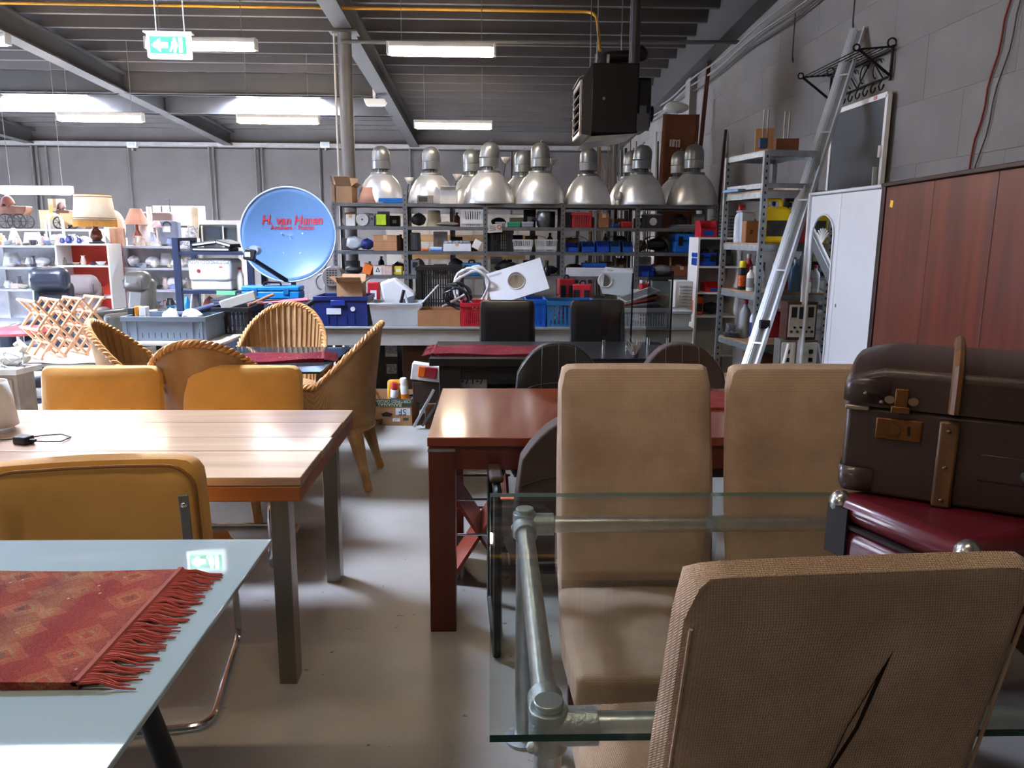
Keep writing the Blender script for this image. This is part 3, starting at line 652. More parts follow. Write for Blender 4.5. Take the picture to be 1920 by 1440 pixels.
# ---- glass table on galvanised pipe
GZ = 0.762; PX0, PX1, PY0, PY1 = 0.10, 1.72, 1.19, 2.13; PZ = 0.70
t = T('pipe_table', 'glass topped table on a galvanised pipe frame with clamp fittings', 'table', (0.9, 1.65, 0))
mgl = GLASS('clear_table_glass', 'f8fbfa', 0.0, 0.975)
gt_ = ob(G().box(0.0, 1.82, 1.08, 2.225, GZ-0.012, GZ), 'glass_top', mgl, t, W=True)
medge = M('0d3a36', 0.1, 0, 0.1); medge2 = M('6f8f8a', 0.1, 0, 0.1)
for a in ((-0.0005, 1.8205, 1.0795, 1.0801), (-0.0005, 1.8205, 2.2249, 2.2255), (-0.0005, 0.0001, 1.08, 2.225), (1.8199, 1.8205, 1.08, 2.225)):
    ob(G().box(*a, GZ-0.012, GZ), 'glass_edge', medge if a[3] < 1.09 else medge2, gt_, W=True)
ob(G().box(0.03, 0.07, 2.17, 2.185, GZ, GZ+0.002), 'price_sticker', M('e0714f', 0.6), t, W=True)
PIPE = M('c6cdd0', 0.3, 0.85, 0.15, 25, 0.06, 70); CAST = M('b9c0c1', 0.42, 0.75, 0.15, 40, 0.25, 150)
for y in (PY0, PY1): ob(G().cyl((PX0, y, PZ), (PX1, y, PZ), 0.0242, n=20), 'rail_pipe', PIPE, t, W=True)
for x in (PX0, PX1): ob(G().cyl((x, PY0, PZ-0.0), (x, PY1, PZ), 0.0242, n=20), 'rail_pipe', PIPE, t, W=True)
for x, sx in ((PX0, 1), (PX1, -1)):
    for y, sy in ((PY0, 1), (PY1, -1)):
        ob(G().cyl((x, y, 0.01), (x, y, GZ-0.016), 0.0242, n=20), 'leg_pipe', PIPE, t, W=True)
        f = ob(G().cyl((x, y, PZ-0.04), (x, y, PZ+0.036), 0.0335, n=24).cyl((x, y, PZ), (x+sx*0.085, y, PZ), 0.0325, n=24).cyl((x, y, PZ), (x, y+sy*0.085, PZ), 0.0325, n=24), 'clamp_fitting', CAST, t, W=True, bev=0.002)
        ob(G().cyl((x, y, GZ-0.02), (x, y, GZ-0.0125), 0.0262, n=24), 'pipe_cap', M('b9bfc0', 0.35, 0.8), f, W=True, bev=0.002)
        for q in ((x-sx*0.025, y-sy*0.025),):
            ob(G().ell((q[0]-sx*0.003, q[1]-sy*0.003, PZ-0.02), (0.011, 0.011, 0.011)), 'set_screw', CAST, f, W=True)
        ob(G().cyl((x, y, 0), (x, y, 0.01), 0.055, n=24), 'foot_flange', CAST, t, W=True)
# ---- beige upholstered chairs
BEI = WEAVE('a2866f', 'd2b69c', 260.0, 0.95, 0.6)
def beige_chair(name, label, loc, rz, Wd=0.46, top=1.1, lean=0.26, tear=False):
    t = T('upholstered_chair', label, 'chair', loc, rz, 'beige upholstered dining chairs')
    gb = slab_back(Wd, top-0.36, 0.085, 0.0, 0.0, rc=0.035)
    gb.v = [(x, y+0.0-lean*z, z+0.36) for x, y, z in gb.v]
    bk = ob(gb, 'backrest', BEI, t, smooth=60)
    for s in (-1, 1):
        ob(G().tube([(s*(Wd/2-0.006), -0.036-lean*z, z+0.36) for z in [0.03+k*0.05 for k in range(int((top-0.42)/0.05)+1)]], 0.0028, 6), 'seam_welt', M('a58c74', 0.95), bk)
    def seatf(u, v):
        x = (u-0.5)*(Wd+0.05*(1-abs(0.5-v)))
        return (x, 0.03+v*0.5, 0.47+0.035*math.sin(math.pi*u)*math.sin(math.pi*min(1, v*1.05+0.02)))
    g = G().grid(seatf, 16, 16); n0 = len(g.v)
    g.add([(x, y, 0.36) for x, y, z in g.v], [])
    ii = lambda i, j: i*17+j
    for i in range(16):
        for j in (0, 16): g.f.append((ii(i, j), ii(i+1, j), n0+ii(i+1, j), n0+ii(i, j)))
        for k in (0, 16): g.f.append((ii(k, i), ii(k, i+1), n0+ii(k, i+1), n0+ii(k, i)))
    for i in range(16):
        for j in range(16): g.f.append((n0+ii(i, j), n0+ii(i, j+1), n0+ii(i+1, j+1), n0+ii(i+1, j)))
    ob(g, 'seat', BEI, t, bev=0.02, seg=3, smooth=50)
    for x in (-Wd/2+0.025, Wd/2-0.065):
        for y in (0.0, 0.46):
            ob(G().add([(x, y, 0.365), (x+0.045, y, 0.365), (x+0.045, y+0.045, 0.365), (x, y+0.045, 0.365), (x+0.006, y+0.006, 0), (x+0.04, y+0.006, 0), (x+0.04, y+0.04, 0), (x+0.006, y+0.04, 0)], [(0,1,2,3),(7,6,5,4),(0,4,5,1),(1,5,6,2),(2,6,7,3),(3,7,4,0)]), 'leg', WOOD('3a140c', '54200f', 0.35, 'Z'), t)
    if tear:
        # a long dark slit through the rear cover and a short one below
        for (x0, z0, x1, z1, wd) in ((0.048, 1.0-0.36, -0.012, 0.73-0.36, 0.011), (-0.02, 0.70-0.36, -0.05, 0.60-0.36, 0.01)):
            yy = lambda z: -0.0462-lean*z
            mx_, mz_ = (x0+x1)/2, (z0+z1)/2
            ob(G().add([(x0, yy(z0), z0+.36), (mx_+wd, yy(mz_), mz_+.36), (x1, yy(z1), z1+.36), (mx_-wd*0.6, yy(mz_), mz_+.36), (mx_, yy(mz_)+0.012, mz_+.36)], [(0,1,4),(1,2,4),(2,3,4),(3,0,4)]), 'torn_slit', M('1c0d07', 0.9), bk, smooth=0)
    return t
beige_chair('a', 'beige chair facing the camera behind the pipe table, next to the brown suede armchair', (0.455, 2.235, 0), R(180), 0.465, 1.115, 0.22)
beige_chair('b', 'beige chair facing the camera behind the pipe table, left of the stacked trunks', (0.985, 2.235, 0), R(180), 0.465, 1.115, 0.22)
beige_chair('c', 'large beige chair nearest the camera, seen from behind with a torn cover', (0.467, 1.095, 0), R(4), 0.465, 1.11, 0.22, True)
# ---- maroon suitcase and brown trunk
MAR = M('5a1620', 0.3, 0, 0.15, 8, 0.05, 60, 0.3)
t = T('maroon_suitcase', 'worn maroon suitcase with metal corner lying under the brown trunk', 'suitcase', (1.22, 1.714, GZ+0.001), R(21.5))
ob(G().box(-0.36, 0.4, -0.18, 0.18, 0.0, 0.095), 'lower_shell', MAR, t, bev=0.03, seg=3)
ob(G().box(-0.362, 0.402, -0.182, 0.182, 0.099, 0.165), 'lid', MAR, t, bev=0.03, seg=3)
ob(G().box(-0.364, 0.404, -0.184, 0.184, 0.093, 0.101), 'seam', M('1a0a0a', 0.7), t)
for sx in (-0.345, 0.385):
    for sy in (-0.165, 0.165): ob(G().ell((sx, sy, 0.14), (0.028, 0.028, 0.032)), 'metal_corner', M('b9bab8', 0.25, 0.9), t)
ob(G().box(-0.37, -0.362, 0.12, 0.18, 0.02, 0.14), 'end_strap', M('1b1516', 0.7), t)
ob(G().ell((-0.36, 0.0, 0.02), (0.012, 0.02, 0.02)), 'stud', CHROME, t)
TRK = M('3a2925', 0.42, 0, 0.22, 7, 0.15, 120, 0.1); STRAP = WOOD('3f2a17', '7d5227', 0.5, 'Z', 9.0, 0.1)
t = T('travel_trunk', 'dark brown travel trunk with wooden straps and brass lock on the maroon suitcase', 'trunk', (1.335, 1.69, GZ+0.169), R(-31)); t.scale = (1, 1, 0.84)
TW, TD = 0.46, 0.2
ob(G().box(-TW, TW, -TD, TD, 0.0, 0.2505), 'body', TRK, t, bev=0.012)
def lidf(u, v):
    a = v; y = -TD-0.004+(2*TD+0.008)*v; zz = 0.10+0.045*math.sin(math.pi*v)**0.6
    x = (u-0.5)*(2*TW+0.008); return (x, y, 0.252+zz-0.03*max(0, abs(u-0.5)*2-0.86)/0.14)
g = G().grid(lidf, 24, 14)
n0 = len(g.v); g.add([(x, y, 0.252) for x, y, z in g.v], [])
jj = lambda i, j: i*15+j
for i in range(24):
    for j in (0, 14): g.f.append((jj(i, j), jj(i+1, j), n0+jj(i+1, j), n0+jj(i, j)))
for j in range(14):
    for i in (0, 24): g.f.append((jj(i, j), jj(i, j+1), n0+jj(i, j+1), n0+jj(i, j)))
ob(g, 'lid', TRK, t, bev=0.014, seg=3, smooth=50)
for sx in (-1, 1):
    for sy in (-1, 1):
        def cornf(u, v, sx=sx, sy=sy): 
            a = u*math.pi/2; c = v*math.pi/2
            q_ = lambda t_: abs(t_)**0.3 if abs(t_) > 1e-6 else 0.0
            k_ = 1-0.25*v*v*u*(1-u)*4
            return (sx*(TW-0.09+0.1*q_(math.cos(c))*q_(math.cos(a))*k_), sy*(TD-0.09+0.1*q_(math.cos(c))*q_(math.sin(a))*k_), 0.262+0.078*q_(math.sin(c)))
        cp = ob(G().grid(cornf, 8, 8), 'lid_corner', M('413430', 0.35, 0, 0.2, 9, 0.1, 60, 0.2), t, solid=0.003)
        def cornb(u, v, sx=sx, sy=sy):
            a = u*math.pi/2; c = v*math.pi/2
            q_ = lambda t_: abs(t_)**0.3 if abs(t_) > 1e-6 else 0.0
            return (sx*(TW-0.07+0.076*q_(math.cos(c))*q_(math.cos(a))), sy*(TD-0.07+0.076*q_(math.cos(c))*q_(math.sin(a))), 0.075-0.073*q_(math.sin(c)))
        cq = ob(G().grid(cornb, 8, 8), 'base_corner', M('413430', 0.35, 0, 0.2, 9, 0.1, 60, 0.2), t, solid=0.003)
        if sy < 0:
            for px_, pz_ in ((TW-0.04, 0.31), (TW-0.075, 0.29)): ob(G().ell((sx*px_, -TD-0.013, pz_-0.02), (0.005, 0.003, 0.005)), 'rivet', M('7a7068', 0.3, 0.8), cp)
for sx in (-0.245, 0.245):
    ob(G().box(sx-0.02, sx+0.02, -TD-0.016, -TD+0.0, -0.002, 0.235), 'strap_post', STRAP, t, bev=0.006)
    pts = [(sx+0.005, -TD-0.014, 0.258)]+[(sx+0.005, -TD-0.012+(2*TD+0.024)*v, 0.258+0.105+0.05*math.sin(math.pi*v)**0.6) for v in [0.0, 0.03, 0.08, 0.15, 0.25, 0.4, 0.6, 0.8, 0.95, 1.0]]+[(sx+0.005, TD+0.014, 0.258)]
    ob(G().tube(pts, 0.02, 8, flat=0.6), 'strap_slat', STRAP, t)
    for z in (0.02, 0.11, 0.21): ob(G().ell((sx, -TD-0.017, z), (0.005, 0.003, 0.005)), 'rivet', M('7a7068', 0.3, 0.8), t)
BR = M('6b4420', 0.45, 0.6, 0.25, 20)
for lx in (-0.345, 0.345):
    lp = ob(G().box(lx-0.048, lx+0.048, -TD-0.007, -TD, 0.165, 0.225), 'lock_plate', BR, t, bev=0.008)
    ob(G().cyl((lx-0.012, -TD-0.016, 0.197), (lx-0.012, -TD-0.006, 0.197), 0.015, n=16), 'lock_knob', BR, lp)
    ob(G().box(lx+0.018, lx+0.024, -TD-0.0085, -TD-0.006, 0.183, 0.208), 'key_slot', BLACK, lp)
    hs = ob(G().box(lx-0.014, lx+0.014, -TD-0.013, -TD, 0.252, 0.31).box(lx-0.02, lx+0.02, -TD-0.016, -TD, 0.242, 0.262), 'hasp', BR, t, bev=0.003)
    for s in (-1, 1): ob(G().cyl((lx+s*0.024, -TD-0.012, 0.278), (lx+s*0.024, -TD-0.004, 0.278), 0.011, n=12), 'hasp_ear', M('8a7a66', 0.3, 0.8), hs)
ob(G().tube(rpath([(-0.09, -TD-0.005, 0.115), (-0.08, -TD-0.05, 0.105), (0.08, -TD-0.05, 0.105), (0.09, -TD-0.005, 0.115)], 0.03), 0.014, 10), 'handle', M('3d3a3c', 0.5, 0, 0.2), t)
for s in (-1, 1): ob(G().box(s*0.13-0.05, s*0.13+0.05, -TD-0.003, -TD, 0.085, 0.155), 'handle_patch', TRK, t, bev=0.004)
ob(G().box(-TW-0.002, -TW+0.05, -TD-0.007, -TD-0.0, 0.238, 0.252), 'hinge_plate', M('8d8378', 0.4, 0.6), t, bev=0.004)
# ---- armchairs around the cherry table
def armchair(label, loc, rz, mat, seam):
    t = T('padded_armchair', label, 'armchair', loc, rz)
    Wd = 0.5
    def fn(u, v, off=0.0):
        x = (u-0.5)*Wd; z = 0.40+v*0.55
        arch = 0.16*(abs(u-0.5)*2)**2.6*v**2
        wid = 1.0-0.1*v; return (x*wid, -0.20-0.12*v+0.05*(2*abs(u-0.5))**2+off, z-arch)
    g = G().grid(lambda u, v: fn(u, v, 0.045), 16, 14); n0 = len(g.v); g.grid(lambda u, v: fn(u, v, -0.045), 16, 14)
    q = lambda i, j: i*15+j
    for i in range(16):
        for j in (0, 14): g.f.append((q(i, j), q(i+1, j), n0+q(i+1, j), n0+q(i, j)))
    for j in range(14):
        for i in (0, 16): g.f.append((q(i, j), q(i, j+1), n0+q(i, j+1), n0+q(i, j)))
    bk = ob(g, 'backrest', mat, t, bev=0.03, seg=3, smooth=60)
    for u in (0.3, 0.5, 0.7):
        for off in (0.048, -0.048): ob(G().tube([V(fn(u, 0.1+0.9*k/10, off)) for k in range(11)], 0.0025, 5), 'seam', seam, bk)
    for off in (0.048, -0.048): ob(G().tube([V(fn(0.02+0.96*k/12, 0.62, off)) for k in range(13)], 0.0025, 5), 'seam', seam, bk)
    gs = slab_back(Wd, 0.48, 0.12, 0, 0, rc=0.06); gs.v = [(x, z-0.2, 0.42-y) for x, y, z in gs.v]
    ob(gs, 'seat', mat, t, smooth=60)
    for s in (-1, 1):
        ob(G().tube(rpath([(s*0.3, -0.2, 0.02), (s*0.3, -0.2, 0.64), (s*0.3, 0.25, 0.64), (s*0.3, 0.25, 0.02), (s*0.3, -0.2, 0.02)], 0.03), 0.016, 8), 'arm_frame', BLACK, t)
        ob(G().obox((s*0.3, 0.0, 0.668), (0.05, 0.3, 0.025)), 'arm_pad', mat, t, bev=0.01)
    ob(G().box(-0.3, 0.3, 0.0, 0.03, 0.33, 0.355).box(-0.3, 0.3, -0.2, -0.17, 0.33, 0.355), 'crossbar', BLACK, t)
    return t
LTH = M('232427', 0.42, 0, 0.15, 8, 0.08, 200); SUE = M('4a3c36', 0.8, 0, 0.22, 7, 0.1, 120)
armchair('dark grey leather armchair with stitched seams behind the cherry table', (0.36, 3.86, 0), R(178), LTH, M('5d5e60', 0.7))
armchair('brown suede armchair behind the cherry table near the metal rack', (1.04, 3.86, 0), R(180), SUE, M('6a5a50', 0.8))
armchair('worn brown suede armchair with black arm frame at the near side of the cherry table', (0.315, 2.80, 0), R(3), SUE, M('3a2e29', 0.8))
# ================================================================== generic clutter builders (world coordinates, front plane at Y)
def px(x0, x1, Y, yt=None, y=500):
    a = U(x0, y, Y=Y).x; c = U(x1, y, Y=Y).x
    return (a, c) if yt is None else (a, c, U((x0+x1)/2, yt, Y=Y).z)
def bxw(a, c, y0, y1, z0, z1, th, flo=True):
    """four walls and a floor"""
    g = G(); 
    if flo: g.box(a, c, y0, y1, z0, z0+th)
    g.box(a, c, y0, y0+th, z0+th, z1).box(a, c, y1-th, y1, z0+th, z1).box(a, a+th, y0+th, y1-th, z0+th, z1).box(c-th, c, y0+th, y1-th, z0+th, z1); return g
def carton(label, a, c, Y, d, z0, z1, mat=KRAFT, open_=False, tape=True, rz=0, group=None, name='cardboard_box', marks=None, tapemat=None):
    cx, cy = (a+c)/2, Y+d/2; t = T(name, label, 'box', (cx, cy, z0), rz, group); hx, hy, h = (c-a)/2, d/2, z1-z0
    if open_:
        ob(bxw(-hx, hx, -hy, hy, 0, h, 0.006), 'body', mat, t)
        for i, (ang, ln) in enumerate(((R(40), hy*0.8), (R(-50), hy*0.8))):
            s = -1 if i == 0 else 1
            ob(G().obox((0, s*(hy+ln/2*math.cos(ang)), h+ln/2*abs(math.sin(ang))), (2*hx-0.01, ln, 0.005), (s*abs(ang), 0, 0)), 'flap', mat, t)
        for s in (-1, 1):
            ob(G().obox((s*(hx+hx*0.35*0.8), 0, h+hx*0.35*0.6), (hx*0.7, 2*hy-0.01, 0.005), (0, -s*R(37), 0)), 'flap', mat, t)
    else:
        ob(G().box(-hx, hx, -hy, hy, 0, h-0.003), 'body', mat, t, bev=0.003)
        for s in (-1, 1): ob(G().box(-hx, hx, min(0, s*hy)+0.001, max(0, s*hy)-0.001, h-0.003, h), 'flap', mat, t)
        if tape: ob(G().box(-0.02, 0.02, -hy-0.0008, hy, h, h+0.0006).box(-0.02, 0.02, -hy-0.0012, -hy-0.0002, h*0.7, h), 'tape', tapemat or M('c2a27a', 0.3), t)
    if marks: marks(t, hx, hy, h)
    return t
def crate(label, a, c, Y, d, z0, z1, mat, group=None, slots=True, nb=9, name='plastic_crate', rz=0, sub=None, nz=5, dense=False):
    cx, cy = (a+c)/2, Y+d/2; t = T(name, label, 'crate', (cx, cy, z0), rz, group); hx, hy, h = (c-a)/2, d/2, z1-z0; th = 0.008
    ob(G().box(-hx, hx, -hy, hy, 0, 0.012), 'base', mat, t)
    rim = G().box(-hx-.008, hx+.008, -hy-.008, -hy+th, h-0.035, h).box(-hx-.008, hx+.008, hy-th, hy+.008, h-0.035, h).box(-hx-.008, -hx+th, -hy+th, hy-th, h-0.035, h).box(hx-th, hx+.008, -hy+th, hy-th, h-0.035, h)
    ob(rim, 'rim', mat, t, bev=0.002)
    for s in (-1, 1):
        for q in (-1, 1): ob(G().box(s*hx-0.03*(s > 0), s*hx+0.03*(s < 0), q*hy-0.03*(q > 0), q*hy+0.03*(q < 0), 0.012, h-0.035), 'corner_post', mat, t)
    for s in (-1, 1):
        g = G(); y = s*(hy-th/2)
        if slots:
            for k in range(nb): x = -hx+0.03+(2*hx-0.06)*(k+0.5)/nb; wd = (2*hx-0.06)/nb*0.28; g.box(x-wd, x+wd, y-th/2, y+th/2, 0.012, h-0.035)
            for k in range(nz): z = 0.02+(h-0.07)*k/(nz-1); g.box(-hx+0.03, hx-0.03, y-th/2+0.001, y+th/2-0.001, z, z+(0.006 if not dense else 0.012))
        else: g.box(-hx+0.03, hx-0.03, y-th/2, y+th/2, 0.012, h-0.035)
        ob(g, 'side_wall', mat, t)
        g = G(); x = s*(hx-th/2); m_ = max(3, int(nb*hy/hx))
        if slots:
            for k in range(m_): yy = -hy+0.03+(2*hy-0.06)*(k+0.5)/m_; wd = (2*hy-0.06)/m_*0.28; g.box(x-th/2, x+th/2, yy-wd, yy+wd, 0.012, h-0.035)
            for k in range(nz): z = 0.02+(h-0.07)*k/(nz-1); g.box(x-th/2+.001, x+th/2-.001, -hy+0.03, hy-0.03, z, z+0.006)
        else: g.box(x-th/2, x+th/2, -hy+0.03, hy-0.03, 0.012, h-0.035)
        ob(g, 'end_wall', mat, t)
    return t
def tub(label, a, c, Y, d, z0, z1, mat, taper=0.88, name='storage_tub', group=None, cat='tub', lid=None):
    cx, cy = (a+c)/2, Y+d/2; t = T(name, label, cat, (cx, cy, z0), 0, group); hx, hy, h = (c-a)/2, d/2, z1-z0; k = taper
    q = [(-1,-1),(1,-1),(1,1),(-1,1)]
    vs = [(x*hx*k, y*hy*k, 0) for x, y in q]+[(x*hx, y*hy, h) for x, y in q]+[(x*(hx*k-.006), y*(hy*k-.006), 0.006) for x, y in q]+[(x*(hx-.006), y*(hy-.006), h) for x, y in q]
    fs = [(3,2,1,0)]+[(i, (i+1) % 4, 4+(i+1) % 4, 4+i) for i in range(4)]+[(8,9,10,11)]+[(8+(i+1) % 4, 8+i, 12+i, 12+(i+1) % 4) for i in range(4)]+[(4+i, 4+(i+1) % 4, 12+(i+1) % 4, 12+i) for i in range(4)]
    ob(G().add(vs, fs), 'body', mat, t, bev=0.004)
    ob(G().box(-hx-.012, hx+.012, -hy-.012, -hy+.003, h-.014, h).box(-hx-.012, hx+.012, hy-.003, hy+.012, h-.014, h).box(-hx-.012, -hx+.003, -hy, hy, h-.014, h).box(hx-.003, hx+.012, -hy, hy, h-.014, h), 'rim', mat, t, bev=0.002)
    if lid: ob(G().box(-hx-.014, hx+.014, -hy-.014, hy+.014, h, h+0.014), 'lid', lid, t, bev=0.004)
    return t
def basket(label, a, c, Y, d, z0, z1, mat, group=None, n=12):
    t = T('plastic_basket', label, 'basket', ((a+c)/2, Y+d/2, z0), 0, group); hx, hy, h = (c-a)/2, d/2, z1-z0; k = 0.84
    ob(G().box(-hx*k, hx*k, -hy*k, hy*k, 0, 0.01), 'base', mat, t)
    for s in (-1, 1):
        g = G()
        for i in range(n+1):
            x = (i/n-0.5)*2*hx; g.bar((x*k, s*hy*k, 0), (x, s*hy, h-0.01), 2*hx/n*0.45, 0.006)
        g.bar((-hx*.93, s*hy*.93, h*.3), (hx*.93, s*hy*.93, h*.3), 0.008, h*.25)
        ob(g, 'slatted_side', mat, t)
        g = G(); m_ = max(4, n//2)
        for i in range(m_+1):
            y = (i/m_-0.5)*2*hy; g.bar((s*hx*k, y*k, 0), (s*hx, y, h-0.01), 2*hy/m_*0.45, 0.006)
        ob(g, 'slatted_end', mat, t)
    ob(G().box(-hx-.006, hx+.006, -hy-.006, -hy+.006, h-.015, h).box(-hx-.006, hx+.006, hy-.006, hy+.006, h-.015, h).box(-hx-.006, -hx+.006, -hy, hy, h-.015, h).box(hx-.006, hx+.006, -hy, hy, h-.015, h), 'rim', mat, t)
    return t
def bottle(label, cx, cy, z0, h, r, mat, cap, kind='round', group=None, lab=None, trig=False, name='bottle', cat='bottle'):
    t = T(name, label, cat, (cx, cy, z0), 0, group); hb = h*0.72
    prof = [(r*.94, 0), (r, h*.03), (r, hb*.9), (r*.85, hb), (r*.35, h*.83), (r*.33, h*.9)]
    g = G().lathe(prof, n=16)
    if kind == 'square': g = G().box(-r, r, -r*.7, r*.7, 0, hb).lathe([(r*.7, hb-.002), (r*.35, h*.84), (r*.33, h*.9)], n=12)
    ob(g, 'body', mat, t, bev=0.006 if kind == 'square' else 0)
    if trig:
        ob(G().cyl((0, 0, h*.86), (0, 0, h*.95), r*.42, n=12).box(-r*.3, r*.9, -r*.22, r*.22, h*.93, h*1.02), 'trigger_head', cap, t, bev=0.003)
        ob(G().obox((r*.7, 0, h*.87), (r*.12, r*.3, h*.13), (0, R(20), 0)), 'trigger', cap, t)
    else: ob(G().cyl((0, 0, h*.885), (0, 0, h), r*.42, n=14), 'cap', cap, t)
    if lab: ob(G().shell([(r*1.012, hb*.2), (r*1.012, hb*.75)], n=16) if kind != 'square' else G().box(-r*.85, r*.85, -r*.7-.0015, -r*.7, hb*.2, hb*.75), 'paper_label', lab, t)
    return t
def spraycan(label, cx, cy, z0, h, r, mat, cap, tilt=(0, 0), group=None, band=None):
    t = T('spray_can', label, 'can', (cx, cy, z0), 0, group); t.rotation_euler = (tilt[0], tilt[1], 0)
    ob(G().lathe([(r*.95, 0), (r, .004), (r, h*.74), (r*.7, h*.8)], n=16), 'body', mat, t)
    ob(G().lathe([(r*.86, h*.76), (r*.86, h*.95), (r*.7, h)], n=16), 'cap', cap, t)
    if band: ob(G().shell([(r*1.01, h*.12), (r*1.01, h*.5)], n=16), 'print_band', band, t)
    return t
def jerry(label, cx, cy, z0, w_, d, h, mat, rz=0, cap=BLACK):
    t = T('jerrycan', label, 'jerrycan', (cx, cy, z0), rz); hx = w_/2
    ob(G().prism([(-hx, 0), (hx, 0), (hx, h*.72), (hx*.55, h*.8), (-hx*.5, h*.8), (-hx, h*.68)], -d/2, d/2), 'body', mat, t, bev=0.02, seg=3)
    ob(G().tube(rpath([(-hx*.8, 0, h*.66), (-hx*.72, 0, h*.97), (hx*.25, 0, h*.97), (hx*.35, 0, h*.78)], 0.04), 0.016, 8), 'handle', mat, t)
    ob(G().cyl((hx*.6, 0, h*.74), (hx*.6, 0, h*.92), 0.024, n=12), 'cap', cap, t)
    ob(G().box(-hx*.7, hx*.7, -d/2-.0015, -d/2+.001, h*.15, h*.5), 'label_panel', M('2b2b30', 0.5, 0, 0.5, 30), t)
    return t
def toolcase(label, a, c, Y, d, z0, z1, mat, latch=BLACK, handle=BLACK, rz=0, group=None):
    t = T('tool_case', label, 'case', ((a+c)/2, Y+d/2, z0), rz, group); hx, hy, h = (c-a)/2, d/2, z1-z0
    ob(G().box(-hx, hx, -hy, hy, 0, h*.6), 'lower_half', mat, t, bev=0.012, seg=3)
    ob(G().box(-hx, hx, -hy, hy, h*.62, h), 'upper_half', mat, t, bev=0.012, seg=3)
    for s in (-.55, .55): ob(G().box(s*hx-.025, s*hx+.025, -hy-.008, -hy+.004, h*.35, h*.85), 'latch', latch, t, bev=0.003)
    ob(G().tube(rpath([(-hx*.3, -hy*.2, h-.004), (-hx*.28, -hy*.2, h+.03), (hx*.28, -hy*.2, h+.03), (hx*.3, -hy*.2, h-.004)], .02), .009, 8), 'handle', handle, t)
    return t
def coil(label, c, r, mat, n=5, wire=0.008, tilt=(0, 0), squash=1.0, name='cable_coil', ntie=1):
    t = T(name, label, 'cable', c); pts = []
    for k in range(n*24):
        a = 2*math.pi*k/24; rr = r*(1+0.1*math.sin(k*0.37)+0.06*math.sin(k*1.13)); pts.append(V((rr*math.cos(a), 0.012*math.sin(k*0.21)*n, rr*math.sin(a)*squash)))
    m = Euler((tilt[0], tilt[1], 0)).to_matrix(); pts = [m @ p for p in pts]
    zmin = min(p.z for p in pts); pts = [p-V((0, 0, zmin-wire)) for p in pts]
    ob(G().tube(pts, wire, 6), 'loops', mat, t)
    ob(G().tube([pts[0], pts[0]+V((r*.3, -.03, -r*.1)), pts[0]+V((r*.5, -.05, -r*.5))], wire, 6), 'loose_end', mat, t)
    return t
def blob(name, label, cat, c, rad, mat, jit=0.18, n=12, k=8, sub=1, group=None):
    g = G().ell((c[0], c[1], c[2]+rad[2]), rad, n, k, jit)
    zm = min(p[2] for p in g.v); g.v = [(x, y, z-zm+c[2]) for x, y, z in g.v]
    return S(g, name, label, cat, mat, group, sub=sub)
def plain(name, label, cat, a, c, Y, d, z0, z1, mat, rz=0, bev=0.006, parts=None, group=None, lid=None):
    """a box-like thing with at least a front panel of its own"""
    t = T(name, label, cat, ((a+c)/2, Y+d/2, z0), rz, group); hx, hy, h = (c-a)/2, d/2, z1-z0
    ob(G().box(-hx, hx, -hy, hy, 0, h), 'body', mat, t, bev=min(bev, h*.3, hx*.3))
    if parts: parts(t, hx, hy, h)
    return t
def panel_part(nm, mat, x0, x1, z0, z1, th=0.004):
    return lambda t, hx, hy, h: ob(G().box(x0*hx, x1*hx, -hy-th, -hy+.001, z0*h, z1*h), nm, mat, t)
